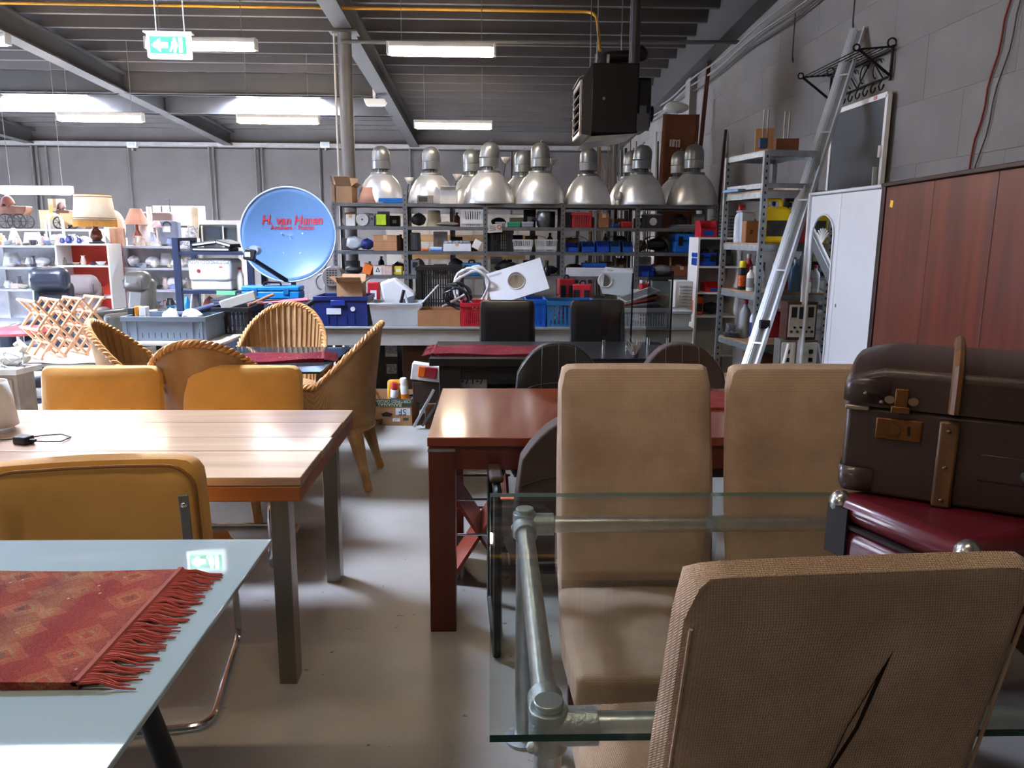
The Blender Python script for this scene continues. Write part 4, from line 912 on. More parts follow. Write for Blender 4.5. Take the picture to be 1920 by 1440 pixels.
# ================================================================== wicker set
WK = WEAVE('a0713c', 'd9b07a', 300.0, 0.6, 0.9, name='wicker'); WKD = M('bd8a50', 0.5, 0, 0.2, 30)
def wicker(label, loc, rz):
    t = T('wicker_chair', label, 'wicker chair', loc, rz, 'wicker chairs around the glass table')
    A = R(112); Rx, Ry = 0.29, 0.29
    def ztop(a): 
        k = abs(a)/A; return 0.65+0.335*max(0, math.cos(min(1, k*1.25)*math.pi/2))**1.1
    def fn(u, v):
        a = (u-0.5)*2*A; zt = ztop(a); z = 0.36+(zt-0.36)*v; fl = 1+0.10*v+0.14*max(0, z-0.62)
        return (math.sin(a)*Rx*fl, -math.cos(a)*Ry*fl-0.05*max(0, z-0.6), z)
    sh = ob(G().grid(fn, 40, 16), 'woven_shell', WK, t, solid=0.016, smooth=70)
    rim = [V(fn(i/48, 1.0)) for i in range(49)]
    for ph in (0, 2.1, 4.2):
        pts = []
        for i in range(0, 145):
            u = i/144; p = V(fn(u, 1.0)); a = (u-0.5)*2*A; o = V((math.sin(a), -math.cos(a), 0)); th = u*math.pi*34+ph
            pts.append(p+o*0.012*math.cos(th)+V((0, 0, 0.012*math.sin(th))))
        ob(G().tube(pts, 0.0105, 6), 'braid_strand', WKD, t)
    for i in range(1, 20):
        u = 0.12+0.76*i/20; ob(G().tube([V(fn(u, v))*1.0+V((-0.013*math.sin((u-.5)*2*A), 0.013*math.cos((u-.5)*2*A), 0)) for v in [k/8*.985 for k in range(9)]], 0.008, 5), 'cane_rib', WK, sh)
    ob(G().lathe([(0.0, 0.41), (0.24, 0.42), (0.28, 0.405), (0.28, 0.37), (0.0, 0.36)], n=28), 'seat', WK, t)
    ob(G().tube([(0.285*math.sin(a), -0.285*math.cos(a), 0.36) for a in [k*2*math.pi/32 for k in range(32)]], 0.018, 8, closed=True), 'seat_hoop', WKD, t)
    for sx in (-1, 1):
        for sy in (-1, 1):
            top = V((sx*0.19, sy*0.2, 0.37)); bot = V((sx*0.25, sy*0.29, 0.0))
            lg = ob(G().tube([top, top.lerp(bot, .35), top.lerp(bot, .75), bot], [0.05, 0.04, 0.026, 0.022], 10), 'leg', WK, t)
            ob(G().tube([top.lerp(bot, .86), top.lerp(bot, .99)], [0.0265, 0.0245], 10), 'foot_binding', WKD, lg)
    return t
wk = wicker('wicker chair seen from the side at the right end of the dark glass table', (-1.02, 4.72, 0), R(90))
dup(wk, (-1.50, 4.20, 0), R(4), 'wicker chair with its open woven back towards the camera, behind the mustard chairs')
dup(wk, (-1.56, 5.72, 0), R(180), 'wicker chair with ribbed inner back facing the camera beyond the dark glass table')
dup(wk, (-2.09, 4.82, 0), R(-80), 'wicker chair turned sideways beside the wooden wine rack')
# dark glass table between them
t = T('dark_glass_table', 'dark edged glass table between the wicker chairs under a red runner', 'table', (-1.55, 4.96, 0))
mg2, nt, b, N, L = newmat('dark_glass_top'); b.inputs['Base Color'].default_value = (*lin('2a3336'), 1); b.inputs['Roughness'].default_value = 0.04; b.inputs['IOR'].default_value = 1.55
tc = N('ShaderNodeTexCoord'); nz = N('ShaderNodeTexNoise'); nz.inputs['Scale'].default_value = 5; L(tc.outputs['Object'], nz.inputs['Vector']); mr = N('ShaderNodeMapRange'); mr.inputs[3].default_value = .02; mr.inputs[4].default_value = .1; L(nz.outputs['Fac'], mr.inputs[0]); L(mr.outputs[0], b.inputs['Roughness'])
ob(G().box(-2.08, -0.98, 4.42, 5.42, 0.728, 0.74), 'glass_top', mg2, t, W=True, bev=0.002)
ob(G().box(-1.9, -1.13, 4.75, 5.2, 0.70, 0.727), 'subframe', BLACK, t, W=True)
ob(G().box(-1.6, -1.45, 4.85, 5.1, 0.03, 0.70), 'pedestal', BLACK, t, W=True, bev=0.01)
ob(G().box(-1.85, -1.2, 4.7, 5.25, 0, 0.03), 'base_plate', BLACK, t, W=True, bev=0.006)
mr2 = rugmat('crimson_runner', [(0.0, '6f1f28'), (0.3, '7d2a30'), (0.55, '8d3f42'), (0.8, '65202a')], 1.0, 0.75)
rug('table_runner', 'rumpled crimson runner with red fringe on the dark glass table', (-1.42, 4.86, 0.7405), R(12), 0.72, 0.34, mr2, M('6f2028', 0.95), (1,), wav=0.006, fl=0.08, nstr=60)
# ================================================================== black table, chairs and glass panes
t = T('black_table', 'black wooden dining table with crimson runner in front of the counter', 'table', (0.4, 5.2, 0))
mbt = M('2a2a2b', 0.3, 0, 0.25, 6, 0.03, 60)
ob(G().box(-0.39, 1.25, 4.86, 5.66, 0.70, 0.75), 'tabletop', mbt, t, W=True, bev=0.004)
for x in (-0.33, 1.05):
    for y in (4.9, 5.48): ob(G().box(x, x+0.14, y, y+0.14, 0, 0.699), 'leg', mbt, t, W=True, bev=0.004)
ob(G().box(-0.28, 1.12, 4.93, 4.96, 0.6, 0.699), 'apron', mbt, t, W=True)
ob(G().box(-0.28, 1.12, 5.56, 5.59, 0.6, 0.699), 'apron', mbt, t, W=True)
rug('table_runner', 'crimson runner with white flecks and red fringe on the black table', (0.01, 5.15, 0.7505), R(0), 0.78, 0.42, mr2, M('6f2028', 0.95), (-1,), wav=0.005, fl=0.06, nstr=60)
def black_chair(label, loc, rz):
    t = T('leather_chair', label, 'chair', loc, rz, 'black leather dining chairs')
    gb = slab_back(0.41, 0.62, 0.06, 0.0, 0.06, rc=0.03); gb.v = [(x, y, z+0.40) for x, y, z in gb.v]
    ob(gb, 'backrest', M('1c1b1b', 0.32, 0, 0.15, 9, 0.05, 150, 0.2), t, smooth=60)
    ob(G().box(-0.205, 0.205, 0.0, 0.45, 0.38, 0.46), 'seat', M('1c1b1b', 0.32, 0, 0.15, 9, 0.05, 150, 0.2), t, bev=0.02, seg=3)
    for x in (-0.19, 0.15):
        for y in (0.0, 0.4): ob(G().box(x, x+.04, y, y+.04, 0, .379), 'leg', BLACK, t)
    return t
bc = black_chair('black leather chair behind the crimson runner on the black table', (0.13, 5.93, 0), R(180))
dup(bc, (0.83, 5.95, 0), R(179), 'black leather chair partly behind the upright clear glass pane')
mgp = GLASS('clear_pane', 'f2f7f6', 0.0, 0.96)
for (x0, x1, yt, Y, lab) in ((1130, 1187, 512, 5.2, 'clear upright glass pane on standoffs on the black table'), (1216, 1262, 508, 5.34, 'smoky upright glass pane leaning behind the first on the black table')):
    a, c, z1 = px(x0, x1, Y, yt); z0 = 0.752
    t = T('glass_screen', lab, 'glass pane', ((a+c)/2, Y, z0), R(-4))
    hw = (c-a)/2; h = z1-z0
    ob(G().box(-hw, hw, -0.005, 0.005, 0.02, h), 'pane', mgp if x0 < 1200 else GLASS('smoky_pane', 'd3d9d9', 0.02, 0.88), t)
    ob(G().box(hw-.004, hw+.006, -0.006, 0.006, 0.0, h), 'dark_edge', M('0a1513', 0.2), t)
    for s in (-.8, .75): ob(G().cyl((s*hw, -0.02, 0.0), (s*hw, -0.02, 0.075), 0.011, n=12), 'standoff', CHROME, t)
# dried grass bundle
p = U(1200, 678, Z=0.76)
t = T('dried_grass', 'small tuft of dry grey grass in front of the brown suede armchair', 'plant', (0.93, 4.9, 0.752)); g = G()
for k in range(46):
    a = random.uniform(0, 6.28); r_ = random.uniform(.01, .07); h = random.uniform(.05, .15)
    g.tube([(0.01*math.cos(a), 0.01*math.sin(a), 0), (r_*.5*math.cos(a), r_*.5*math.sin(a), h*.6), (r_*math.cos(a), r_*math.sin(a), h)], [.0025, .002, .0008], 4)
ob(g, 'stalks', M('8d8377', 0.9), t, kind='stuff'); ob(G().lathe([(0.02, 0), (0.024, .02), (0.016, .035)], n=12), 'holder', DGREY, t)
# ================================================================== counter with crates
a = U(585, 613, Y=6.48).x; c = U(1300, 613, Y=6.48).x
t = T('work_counter', 'long pale grey counter carrying the row of plastic crates', 'counter', ((a+c)/2, 6.9, 0))
mc_ = M('a7a49c', 0.6, 0, 0.12, 5, 0.05, 30)
ob(G().box(a, c, 6.48, 7.35, 0.735, 0.755), 'worktop', M('8b8a86', 0.5, 0.1), t, W=True, bev=0.003)
ob(G().box(a, c, 6.50, 6.52, 0.595, 0.734), 'front_board', mc_, t, W=True, bev=0.003)
for x in (a+0.03, -0.2, 0.6, c-0.09):
    for y in (6.53, 7.25): ob(G().box(x, x+.06, y, y+.06, 0, .734), 'leg', DGREY, t, W=True)
ob(G().box(a+.1, c-.1, 6.6, 7.3, 0.18, 0.2), 'lower_shelf', M('4a4845', 0.7), t, W=True)
CTZ = 0.756
# dark panels and boxes under the counter
plain('cabinet_carcass', 'brown cabinet panel standing in the shade under the counter', 'cabinet', -0.76, -0.22, 6.62, 0.5, 0.2, 0.72, M('3f241a', 0.6), parts=panel_part('door', M('48291d', 0.6), -.97, .97, .03, .97))
plain('appliance_carton', 'black printed appliance carton under the counter', 'box', -1.12, -0.80, 6.66, 0.4, 0.2, 0.7, M('101013', 0.5), parts=lambda t, hx, hy, h: [ob(G().box(.3*hx, .95*hx, -hy-.002, -hy, .55*h, .78*h), 'picture_print', M('8f9498', 0.5, 0, 0.5, 60), t), ob(G().box(.35*hx, .9*hx, -hy-.002, -hy, .25*h, .42*h), 'picture_print', M('70767c', 0.5, 0, 0.6, 50), t), ob(G().box(.3*hx, .95*hx, -hy-.002, -hy, .82*h, .93*h), 'picture_print', M('b9bcc0', 0.5, 0, 0.4, 50), t)])
# crates on the counter
def on(x0, x1, yt, Y, d): a, c, z = px(x0, x1, Y, yt, y=590); return a, c, Y, d, CTZ, z
NAVY = M('1c2a63', 0.35, 0, 0.12); RED = M('b3202c', 0.4, 0, 0.1); BLUE = M('1257b8', 0.4, 0, 0.1); TEALB = M('2b6a9e', 0.4, 0, 0.1); GRY = M('9aa0a3', 0.45, 0, 0.08); CLR = M('d9dfe2', 0.25, 0, 0.05, alpha=0.5)
t = crate('navy blue plastic crate with white label and round sticker on the counter', *on(590, 689, 556, 6.52, .38), NAVY, slots=False)
hx = (px(590, 689, 6.52)[1]-px(590, 689, 6.52)[0])/2; hz = px(590, 689, 6.52, 556)[2]-CTZ
ob(G().box(-.12, .0, -.196, -.1875, .1, .15), 'paper_label', M('cfd3d6', 0.6, 0, .1, 40), t); ob(G().cyl((.1, -.196, .145), (.1, -.188, .145), .02, n=18), 'round_sticker', M('dfe2e4', .6), t)
ob(G().box(-.08, .04, -.206, -.198, hz-.075, hz-.03), 'handle_grip', M('25378a', .35), t, bev=.006)
for k in (-.5, -.2, .2, .5): ob(G().box(k*hx-.004, k*hx+.004, -.196, -.188, .02, .09), 'rib', NAVY, t)
def red_mark(t, hx, hy, h): ob(G().cyl((-hx*.55, -hy-.002, h*.6), (-hx*.55, -hy, h*.6), .012, n=12), 'stamp', M('8a2a1c', .6), t)
a, c, z1 = px(632, 680, 6.58, 530, y=540); carton('small open cardboard box with raised flaps in the navy crate', a, c, 6.56, .2, CTZ+.06, z1, M('b08a66', .85), True, marks=red_mark)
tub('clear plastic storage tub holding a disc and small boxes on the counter', *on(692, 788, 568, 6.52, .34), CLR)
a, c = px(692, 788, 6.52)
S(G().cyl((a+.2, 6.56, CTZ+.09), (a+.2, 6.568, CTZ+.09), .075, n=24), 'grey_disc', 'grey round disc standing inside the clear tub', 'disc', M('7d7f80', .5))
S(G().box(a+.2, a+.31, 6.575, 6.65, CTZ+.007, CTZ+.09), 'white_box', 'small white box inside the clear tub', 'box', M('c9c8c4', .6), bev=.003)
S(G().box(a+.32, a+.42, 6.57, 6.66, CTZ+.007, CTZ+.05), 'grey_box', 'small dark grey box inside the clear tub', 'box', DGREY, bev=.003)
S(G().box(a+.03, a+.1, 6.57, 6.62, CTZ+.007, CTZ+.17), 'pink_box', 'narrow pink and white carton inside the clear tub', 'box', M('d99a94', .6, 0, .3, 20), bev=.003)
t = carton('open brown cardboard box full of cables and tools on the counter', *on(783, 863, 582, 6.52, .34), M('a2714a', .85, 0, .15, 8), True)
for ch_ in list(t.children):
    if ch_.name.startswith('flap'): bpy.data.objects.remove(ch_)
ob(bxw(-.17, .17, -.16, .16, .1, .128, .004, False), 'inner_fold', M('8a5f3d', .85), t)
a, c, z1 = px(864, 905, 6.52, 568, y=590); crate('red slotted plastic crate beside the brown cardboard box', a, c+.12, 6.52, .36, CTZ, z1, RED, nb=14, nz=8)
a, c, z1 = px(986, 1023, 6.52, 562, y=590); crate('bright blue slotted crate right of the first leather chair', a, c, 6.52, .36, CTZ, z1, BLUE, nb=7, nz=7)
a, c, z1 = px(1026, 1104, 6.52, 565, y=590); t = crate('teal blue crate with red handle clip behind the second leather chair', a, c+.06, 6.52, .4, CTZ, z1, TEALB, nb=10)
ob(G().box(-.02, .06, -.215, -.207, .16, .185), 'red_clip', RED, t, bev=.004)
a, c, z1 = px(1166, 1252, 6.52, 578, y=590); crate('pale grey slotted crate at the right end of the counter', a, c, 6.52, .36, CTZ, z1, GRY, nb=15, nz=4)
# things behind on the counter, raised on a back board
a, c, z1 = px(780, 867, 6.95, 500); crate('black stackable crate with slatted front standing behind the cable box', a, c, 6.95, .36, CTZ, z1, M('1a1b1d', .4, 0, .15), nb=16, nz=4)
p = U(858, 568, Y=6.75); coil('thick coil of black cable in the brown cardboard box', (p.x, 6.72, CTZ+.12), .11, M('1e1f21', .4), 7, .008, (R(15), R(25)), .75)
p = U(893, 530, Y=6.8); coil('bundle of white garden hose left of the white washer panel', (p.x-.04, 6.92, CTZ+.1), .15, M('d9dad8', .4), 6, .012, (R(10), R(30)), 1.1, name='hose_coil')
# white washing machine lid with round hole, tilted
def holed(label, c, w_, h, hole, rx, ry, mat):
    t = T('washer_lid', label, 'lid', c); t.rotation_euler = (rx, ry, 0); n = 32; vs = []; 
    g = G()
    for y in (-.006, .006):
        out = []; inn = []
        for k in range(n):
            a = 2*math.pi*k/n+math.pi/4; ca, sa = math.cos(a), math.sin(a); m_ = max(abs(ca), abs(sa)); out.append((ca/m_*w_/2, y, sa/m_*h/2)); inn.append((hole[0]+ca*hole[2], y, hole[1]+sa*hole[2]))
        vs += out+inn
    fs = []
    for k in range(n):
        j = (k+1) % n; fs += [(k, j, n+j, n+k), (2*n+k, 3*n+k, 3*n+j, 2*n+j), (k, 2*n+k, 2*n+j, j), (n+k, n+j, 3*n+j, 3*n+k)]
    g.add(vs, fs); ob(g, 'sheet', mat, t)
    ob(G().tube([(hole[0]+hole[2]*1.02*math.cos(a), -.008, hole[1]+hole[2]*1.02*math.sin(a)) for a in [2*math.pi*k/32 for k in range(32)]], .006, 6, closed=True), 'hole_rim', WHITE, t)
    ob(G().cyl((hole[0], .03, hole[1]), (hole[0], .035, hole[1]), hole[2]*1.1, n=24), 'inner_drum', CHROME, t)
    ob(G().box(-w_*.42, -w_*.2, -.0085, -.006, h*.36, h*.42), 'faded_mark', M('bfc3c6', .5), t)
    return t
p = U(968, 530, Y=6.9); holed('white sheet metal panel with a round hole tilted among the crates', (p.x, 6.86, p.z+.01), .52, .29, (-.0, .01, .075), R(-18), R(-17), M('f0f0f0', .35, 0, .02))
p = U(1157, 528, Y=7.0); holed('white perforated appliance panel seen through the clear glass pane', (p.x, 6.98, p.z), .25, .24, (-.11, -.0, .06), R(-8), R(6), M('e8edf0', .35, 0, .02))
a, c, z1 = px(1052, 1083, 6.75, 526); toolcase('red power tool case standing upright behind the teal crate', a, c, 6.98, .1, CTZ, z1, RED, rz=R(12))
a, c, z1 = px(1082, 1118, 6.75, 536); toolcase('red tool case leaning to the right of the upright red case', a, c, 6.95, .12, CTZ, z1, RED, rz=R(-15))
p = U(1120, 575, Y=6.7); S(G().cyl((p.x-.02, 6.72, CTZ+.17), (p.x+.05, 6.7, CTZ+.02), .016, .02, n=10).cyl((p.x-.04, 6.72, CTZ+.22), (p.x-.02, 6.72, CTZ+.17), .008, n=8), 'screwdriver', 'amber handled screwdriver leaning between teal crate and glass pane', 'tool', M('8a3f12', .3))
basket('white plastic basket behind the pale grey crate', *px(1166, 1205, 6.98), 6.98, .2, CTZ, U(1180, 545, Y=6.98).z, M('d5d7d6', .4))
plain('red_box', 'small red box behind the glass panes at the counter end', 'box', *px(1205, 1222, 7.05), 7.05, .15, CTZ, U(1210, 533, Y=7.05).z, RED, parts=panel_part('front_panel', M('8f1820', .5), -.8, .8, .2, .8))
for i, (dx, rz, m_) in enumerate(((0, 8, '6a6d70'), (.05, 12, '8d2a26'), (.1, 18, 'a9adb0'))):
    t = T('picture_frame', ['grey framed picture lying on the pale grey crate', 'red edged picture frame lying on the pale grey crate', 'silver picture frame on top of the pile in the pale grey crate'][i], 'frame', (1.27+dx*.3, 6.66+dx, CTZ+hz-.06+i*.03)); t.rotation_euler = (R(6), R(-rz), R(8))
    ob(G().box(-.15, .15, -.1, .1, 0, .008), 'backing', M('4a4a4c', .6), t); ob(G().box(-.16, .16, -.11, -.095, 0, .014).box(-.16, .16, .095, .11, 0, .014).box(-.16, -.145, -.095, .095, 0, .014).box(.145, .16, -.095, .095, 0, .014), 'moulding', M(m_, .4), t)
# clear drawers at the end of the counter
a, c, z1 = px(1258, 1299, 6.5, 590); tub('clear frosted plastic drawer box at the end of the counter', a, c, 6.5, .3, CTZ, z1+.02, M('b9c0c3', .3, 0, .05, alpha=.8), taper=.93, lid=M('c9cfd1', .3, alpha=.85))
a, c, z1 = px(1269, 1302, 6.95, 528)
t = T('drawer_tower', 'white drawer tower with many shallow drawers at the counter end', 'drawers', ((a+c)/2, 7.1, CTZ)); hx = (c-a)/2; h = z1-CTZ
ob(G().box(-hx, hx, -.14, .16, 0, h), 'cabinet', WHITE, t, bev=.004)
for k in range(11):
    dr = ob(G().box(-hx*.55, hx*.95, -.15, -.1405, h*.06+k*h*.08, h*.06+k*h*.08+h*.06), 'drawer', M('d9dcdd', .35), t, bev=.002); ob(G().box(-.015, .03, -.158, -.1505, h*.075+k*h*.08, h*.09+k*h*.08), 'pull', GRY, dr)
plain('document_folder', 'clear plastic document folder standing by the drawer tower', 'folder', *px(1226, 1262, 6.8), 6.86, .04, CTZ, U(1240, 528, Y=6.8).z, M('a9afb1', .3, alpha=.7), parts=panel_part('paper_insert', M('c9c5c0', .6, 0, .2, 30), -.85, .85, .35, .7))
# white lamp hood and small tools in and behind the clear tub
a, c, z1 = px(708, 775, 6.75, 523); t = T('lamp_hood', 'white plastic hood lying tilted behind the clear tub', 'hood', ((a+c)/2, 6.95, CTZ)); hx = (c-a)/2; h = z1-CTZ
ob(G().prism([(-hx, h*.9), (-hx*.2, h), (hx, h*.62), (hx*.9, h*.35), (-hx*.7, h*.2)], -.1, .1), 'hood', M('e9ebed', .35, 0, .03), t, bev=.02, seg=3); ob(G().prism([(hx*.1, h*.5), (hx, h*.62), (hx*.9, h*.35), (hx*.15, h*.3)], -.112, -.1), 'grey_face', M('5c6066', .4), t); ob(G().ell((-hx*.45, -.06, h*.22), (hx*.4, .1, h*.22)), 'bag', M('dcdfe1', .4), t)
for i, (x, y, l, r_, hx_, lab) in enumerate(((748, 560, .12, .014, '17181a', 'black handle poking up from the clear tub'), (792, 545, .16, .008, 'b9bdc0', 'thin grey metal rod between tub and cable box'), (765, 560, .1, .01, 'd3d5d6', 'short white plastic pipe lying over the clear tub'), (828, 555, .2, .012, 'c4c8ca', 'long grey profile lying behind the cable box'))):
    p = U(x, y, Y=6.62); an = (.35, 1.0, -.4, 1.35)[i]
    S(G().cyl((p.x, 6.62+.03*i, p.z-.1), (p.x+l*math.sin(an), 6.64+.03*i, p.z-.1+l*abs(math.cos(an))+.06), r_, n=8), 'loose_rod', lab, 'rod', M(hx_, .4))
p = U(690, 545, Y=6.65); plain('red_box', 'small red plastic box behind the navy crate', 'box', p.x-.05, p.x+.05, 6.94, .1, CTZ, p.z+.05, RED, parts=panel_part('white_tag', WHITE, -.5, .6, .5, .8))
# ================================================================== things on the floor
a, c = px(688, 775, 6.1, y=780)
t = T('banana_box', 'open banana carton printed upside down, full of spray cans, on the floor', 'box', ((a+c)/2, 6.3, 0), R(-3)); hx = (c-a)/2; h = UZ(748, 6.1, 730)
ob(bxw(-hx, hx, -.2, .2, 0, h, .006), 'body', M('b0845d', .85, 0, .12, 10), t)
ob(G().box(-hx, hx, -.2025, -.2, h*.72, h), 'green_band', M('3a4a36', .7), t)
LC = M('c9cbb6', .7)
text('BANANAS', .042, LC, t, (0.01, -.2032, h*.79), (R(90), R(180), 0)); text('CERTIFIED ORGANIC', .034, LC, t, (0.02, -.2032, h*.92), (R(90), R(180), 0))
ob(G().box(hx*.3, hx*.93, -.2025, -.2, h*.4, h*.66), 'white_sticker', M('d8dcdf', .6), t); text('5F', .07, M('24324a', .6), t, (hx*.6, -.2032, h*.53), (R(90), R(180), 0))
text('Bio', .06, M('2a1d14', .6), t, (-hx*.45, -.2032, h*.16), (R(90), R(180), 0), shear=.3)
ob(G().prism([(-.06, h*.44), (-.02, h*.52), (.03, h*.45), (.02, h*.34), (-.05, h*.34)], -.2028, -.2), 'dark_hexagon', M('2e241c', .7), t)
ob(G().box(hx*.62, hx*.85, -.2025, -.2, h*.2, h*.3), 'small_print', M('3c3a2a', .7), t); ob(G().box(.03, .09, -.2025, -.2, h*.16, h*.28), 'small_print', M('e0d9cc', .7, 0, .5, 90), t)
bx, by = (a+c)/2, 6.3
spraycan('white and orange spray can in the banana carton', bx+.12, by-.1, .12, .26, .033, M('e3e3e0', .35), WHITE, (R(6), R(-4)), band=M('e08a2d', .4))
spraycan('blue and white spray can with red cap in the banana carton', bx+.02, by-.1, .1, .24, .033, M('dfe4ea', .35), M('b02a25', .4), (R(5), R(3)), band=M('2d6fae', .4))
bottle('large beige plastic bottle lying tilted in the banana carton', bx-.12, by-.04, .09, .32, .05, M('d8d0bd', .4), M('e6e6e2', .4), 'square', lab=M('2f3d5c', .5)).rotation_euler = (0, R(-28), 0)
plain('yellow_bag', 'yellow plastic pouch stuffed in the banana carton', 'bag', bx-.05, bx+.12, by+.02, .08, .08, .33, M('c4871d', .5), rz=R(10), bev=.03, parts=panel_part('print', M('8a5a10', .5), -.5, .5, .3, .7))
bottle('small teal bottle half hidden in the banana carton', bx-.17, by-.12, .07, .2, .026, M('74b6b0', .4), WHITE)
S(G().lathe([(.05, 0), (.055, .07), (.05, .07), (.045, .008)], (bx+.17, by+.08, .12), n=18), 'blue_bowl', 'dark blue tape ring at the back of the banana carton', 'ring', M('24425e', .4))
S(G().obox((U(800, 793, Z=.004).x, U(800, 793, Z=.004).y, .004), (.09, .12, .008), (0, 0, R(12))), 'yellow_pack', 'small yellow packet lying flat on the floor by the banana carton', 'packet', M('d1a023', .5, 0, .2, 30), bev=.002)
# tail light in open box, levers
plain('shoe_carton', 'low brown carton under the black table holding car parts', 'box', -.52, -.24, 6.0, .34, 0, .2, M('6b4a30', .85), parts=panel_part('end_print', M('463020', .8), -.6, .6, .2, .7))
p = U(795, 712, Y=6.05)
t = T('tail_light', 'orange and red car tail light in a white holder on the low carton', 'car light', (p.x+.03, 6.1, .2)); 
ob(G().box(-.12, .12, -.06, .1, .0, .17), 'carton_base', M('3a2a20', .85), t, bev=.004)
ob(G().obox((0, 0, .24), (.26, .12, .13), (0, R(8), 0)), 'white_holder', M('d3d6d8', .4), t, bev=.006); ob(G().obox((-.045, -.064, .255), (.06, .03, .09), (0, R(8), 0)), 'orange_lens', M('d8641a', .15, coat=.5), t, bev=.008); ob(G().obox((.03, -.064, .245), (.09, .03, .09), (0, R(8), 0)), 'red_lens', M('8a1520', .15, coat=.5), t, bev=.008)
for i, (dx, m_) in enumerate(((.02, 'b9bcbe'), (.07, '5c5f63'))):
    S(G().obox((p.x-.03+dx*1.6, 5.98, .17), (.022, .03, .34), (0, R(28+6*i), 0)), 'metal_lever', ['silver metal lever leaning on the low carton', 'dark metal lever leaning beside the silver one'][i], 'lever', M(m_, .3, .7), bev=.004)
# licence plate
p = U(873, 720, Y=5.6)
t = T('licence_plate', 'white licence plate with black characters under the black table', 'plate', (p.x+.03, 5.03, .516)); t.rotation_euler = (R(-8), 0, 0)
ob(G().box(-.13, .13, -.003, .003, 0, .11), 'plate', M('e3e3df', .4), t, bev=.002); text('12-71-7', .085, BLACK, t, (0, -.0035, .06), sx=.85)
plain('plate_stack', 'low black chest carrying the licence plate', 'box', -.17, .12, 4.98, .25, 0, .515, M('17171a', .4), parts=panel_part('front_panel', M('222226', .4), -.9, .9, .1, .9))
# ================================================================== long galvanised shelving
SY, SD = 8.6, 0.5; SZ = [0.12, 0.45, 0.78, 1.07, 1.335, 1.60, 1.845]
SX = [UX(628, SY), UX(760, SY), UX(910, SY), UX(1055, SY), UX(1195, SY), UX(1340, SY)]
RAW = M('74777a', 0.45, 0.75, 0.2, 12, 0.05, 60)
t = T('metal_shelving', 'long row of galvanised shelving bays carrying the bay lamps', 'shelving', ((SX[0]+SX[-1])/2, SY+SD/2, 0))
holes = None
for i, x in enumerate(SX):
    for y in (SY, SY+SD):
        s = 1 if y == SY else -1
        top = 1.97 if i == 1 else 1.86
        po = ob(G().box(x-.022, x+.022, y-.002, y+.002, 0, top).box(x-.022, x-.018, y, y+s*.04, 0, top), 'post', RAW, t, W=True)
        if y == SY:
            g = G()
            for k in range(int((top-1.0)/.05)): g.box(x-.006, x+.006, y-.0032, y-.0018, 1.02+k*.05, 1.035+k*.05)
            ob(g, 'punched_holes', BLACK, po, W=True, kind='stuff')
for a, c in zip(SX, SX[1:]):
    for z in SZ:
        ob(G().box(a+.004, c-.004, SY+.003, SY+SD-.003, z-.004, z).box(a+.004, c-.004, SY+.003, SY+.006, z-.036, z-.004).box(a+.004, c-.004, SY+SD-.006, SY+SD-.003, z-.036, z-.004), 'shelf', RAW, t, W=True)
# a second row of bays stands behind
t = T('rear_shelving', 'second row of galvanised shelving behind the front bays', 'shelving', (1.0, 9.36, 0))
for i, x in enumerate((-.45, .5, 1.45, 2.5)):
    for y in (9.14, 9.64): ob(G().box(x-.02, x+.02, y-.002, y+.002, 0, 1.86), 'post', RAW, t, W=True)
for a, c in ((-.45, .5), (.5, 1.45), (1.45, 2.5)):
    for z in (.12, .78, 1.845): ob(G().box(a+.004, c-.004, 9.143, 9.637, z-.03, z), 'shelf', RAW, t, W=True)
# high bay lamps on the top shelf
ALU = M('d8dadc', 0.33, 0.55, 0.15, 5, 0.04, 40); HOU = M('8b8e90', 0.35, 0.6, 0.12, 8)
def baylamp(label, pxc, Y, k=1.0, tip=0.0, group='high bay lamps'):
    x = UX(pxc, Y); t = T('bay_lamp', label, 'lamp', (x, Y, SZ[-1]+.001), 0, group); r = .28*k; t.scale = (1, 1, .92)
    prof = [(r, 0), (r*1.01, .01), (r*.985, .05), (r*.93, .13), (r*.82, .22), (r*.66, .30), (r*.46, .36), (r*.36, .378)]
    ob(G().shell([(q*k/k, z*k) for q, z in prof], n=40), 'reflector', ALU, t, solid=.004, smooth=50)
    ob(G().lathe([(r*.44, .36*k), (r*.46, .372*k), (r*.44, .392*k)], n=28), 'collar', HOU, t)
    nk = G()
    for q in range(14):
        a = 2*math.pi*q/14; nk.bar((r*.25*math.cos(a), r*.25*math.sin(a), .39*k), (r*.25*math.cos(a), r*.25*math.sin(a), .44*k), .012, .012)
    nk.cyl((0, 0, .388*k), (0, 0, .44*k), r*.18, n=14); ob(nk, 'cooling_neck', HOU, t)
    m = Matrix.Rotation(tip, 3, 'Y')
    ob(G().lathe([(r*.38, 0), (r*.385, .1*k)], (0, 0, .437*k), n=28), 'ballast_ring', M('9b9e9f', .3, .7), t, bev=.004)
    dome = ob(G().lathe([(r*.38, 0), (r*.38, .06*k), (r*.36, .11*k), (r*.28, .155*k), (r*.15, .18*k), (0, .187*k)], (0, 0, .54*k), n=28, m=m), 'housing_dome', HOU, t, smooth=60)
    ob(G().tube([(0, 0, .72*k), (.01, 0, .75*k), (.03, 0, .745*k)], .005, 6), 'hook', STEEL, dome)
    return t
baylamp('high bay lamp farthest left, behind the peach lampshade', 718, 8.88, .93)
baylamp('second high bay lamp from the left, behind the small white carton', 810, 8.9, .93)
baylamp('high bay lamp with open housing partly hidden behind the tilted one', 886, 9.4, .98, R(-6))
baylamp('high bay lamp with tilted grey dome left of the shelf centre', 917, 8.82, 1.0, R(8))
baylamp('high bay lamp half hidden between the two tall middle ones', 979, 9.4, .97)
baylamp('tall upright high bay lamp just right of the shelf centre', 1011, 8.82, 1.0)
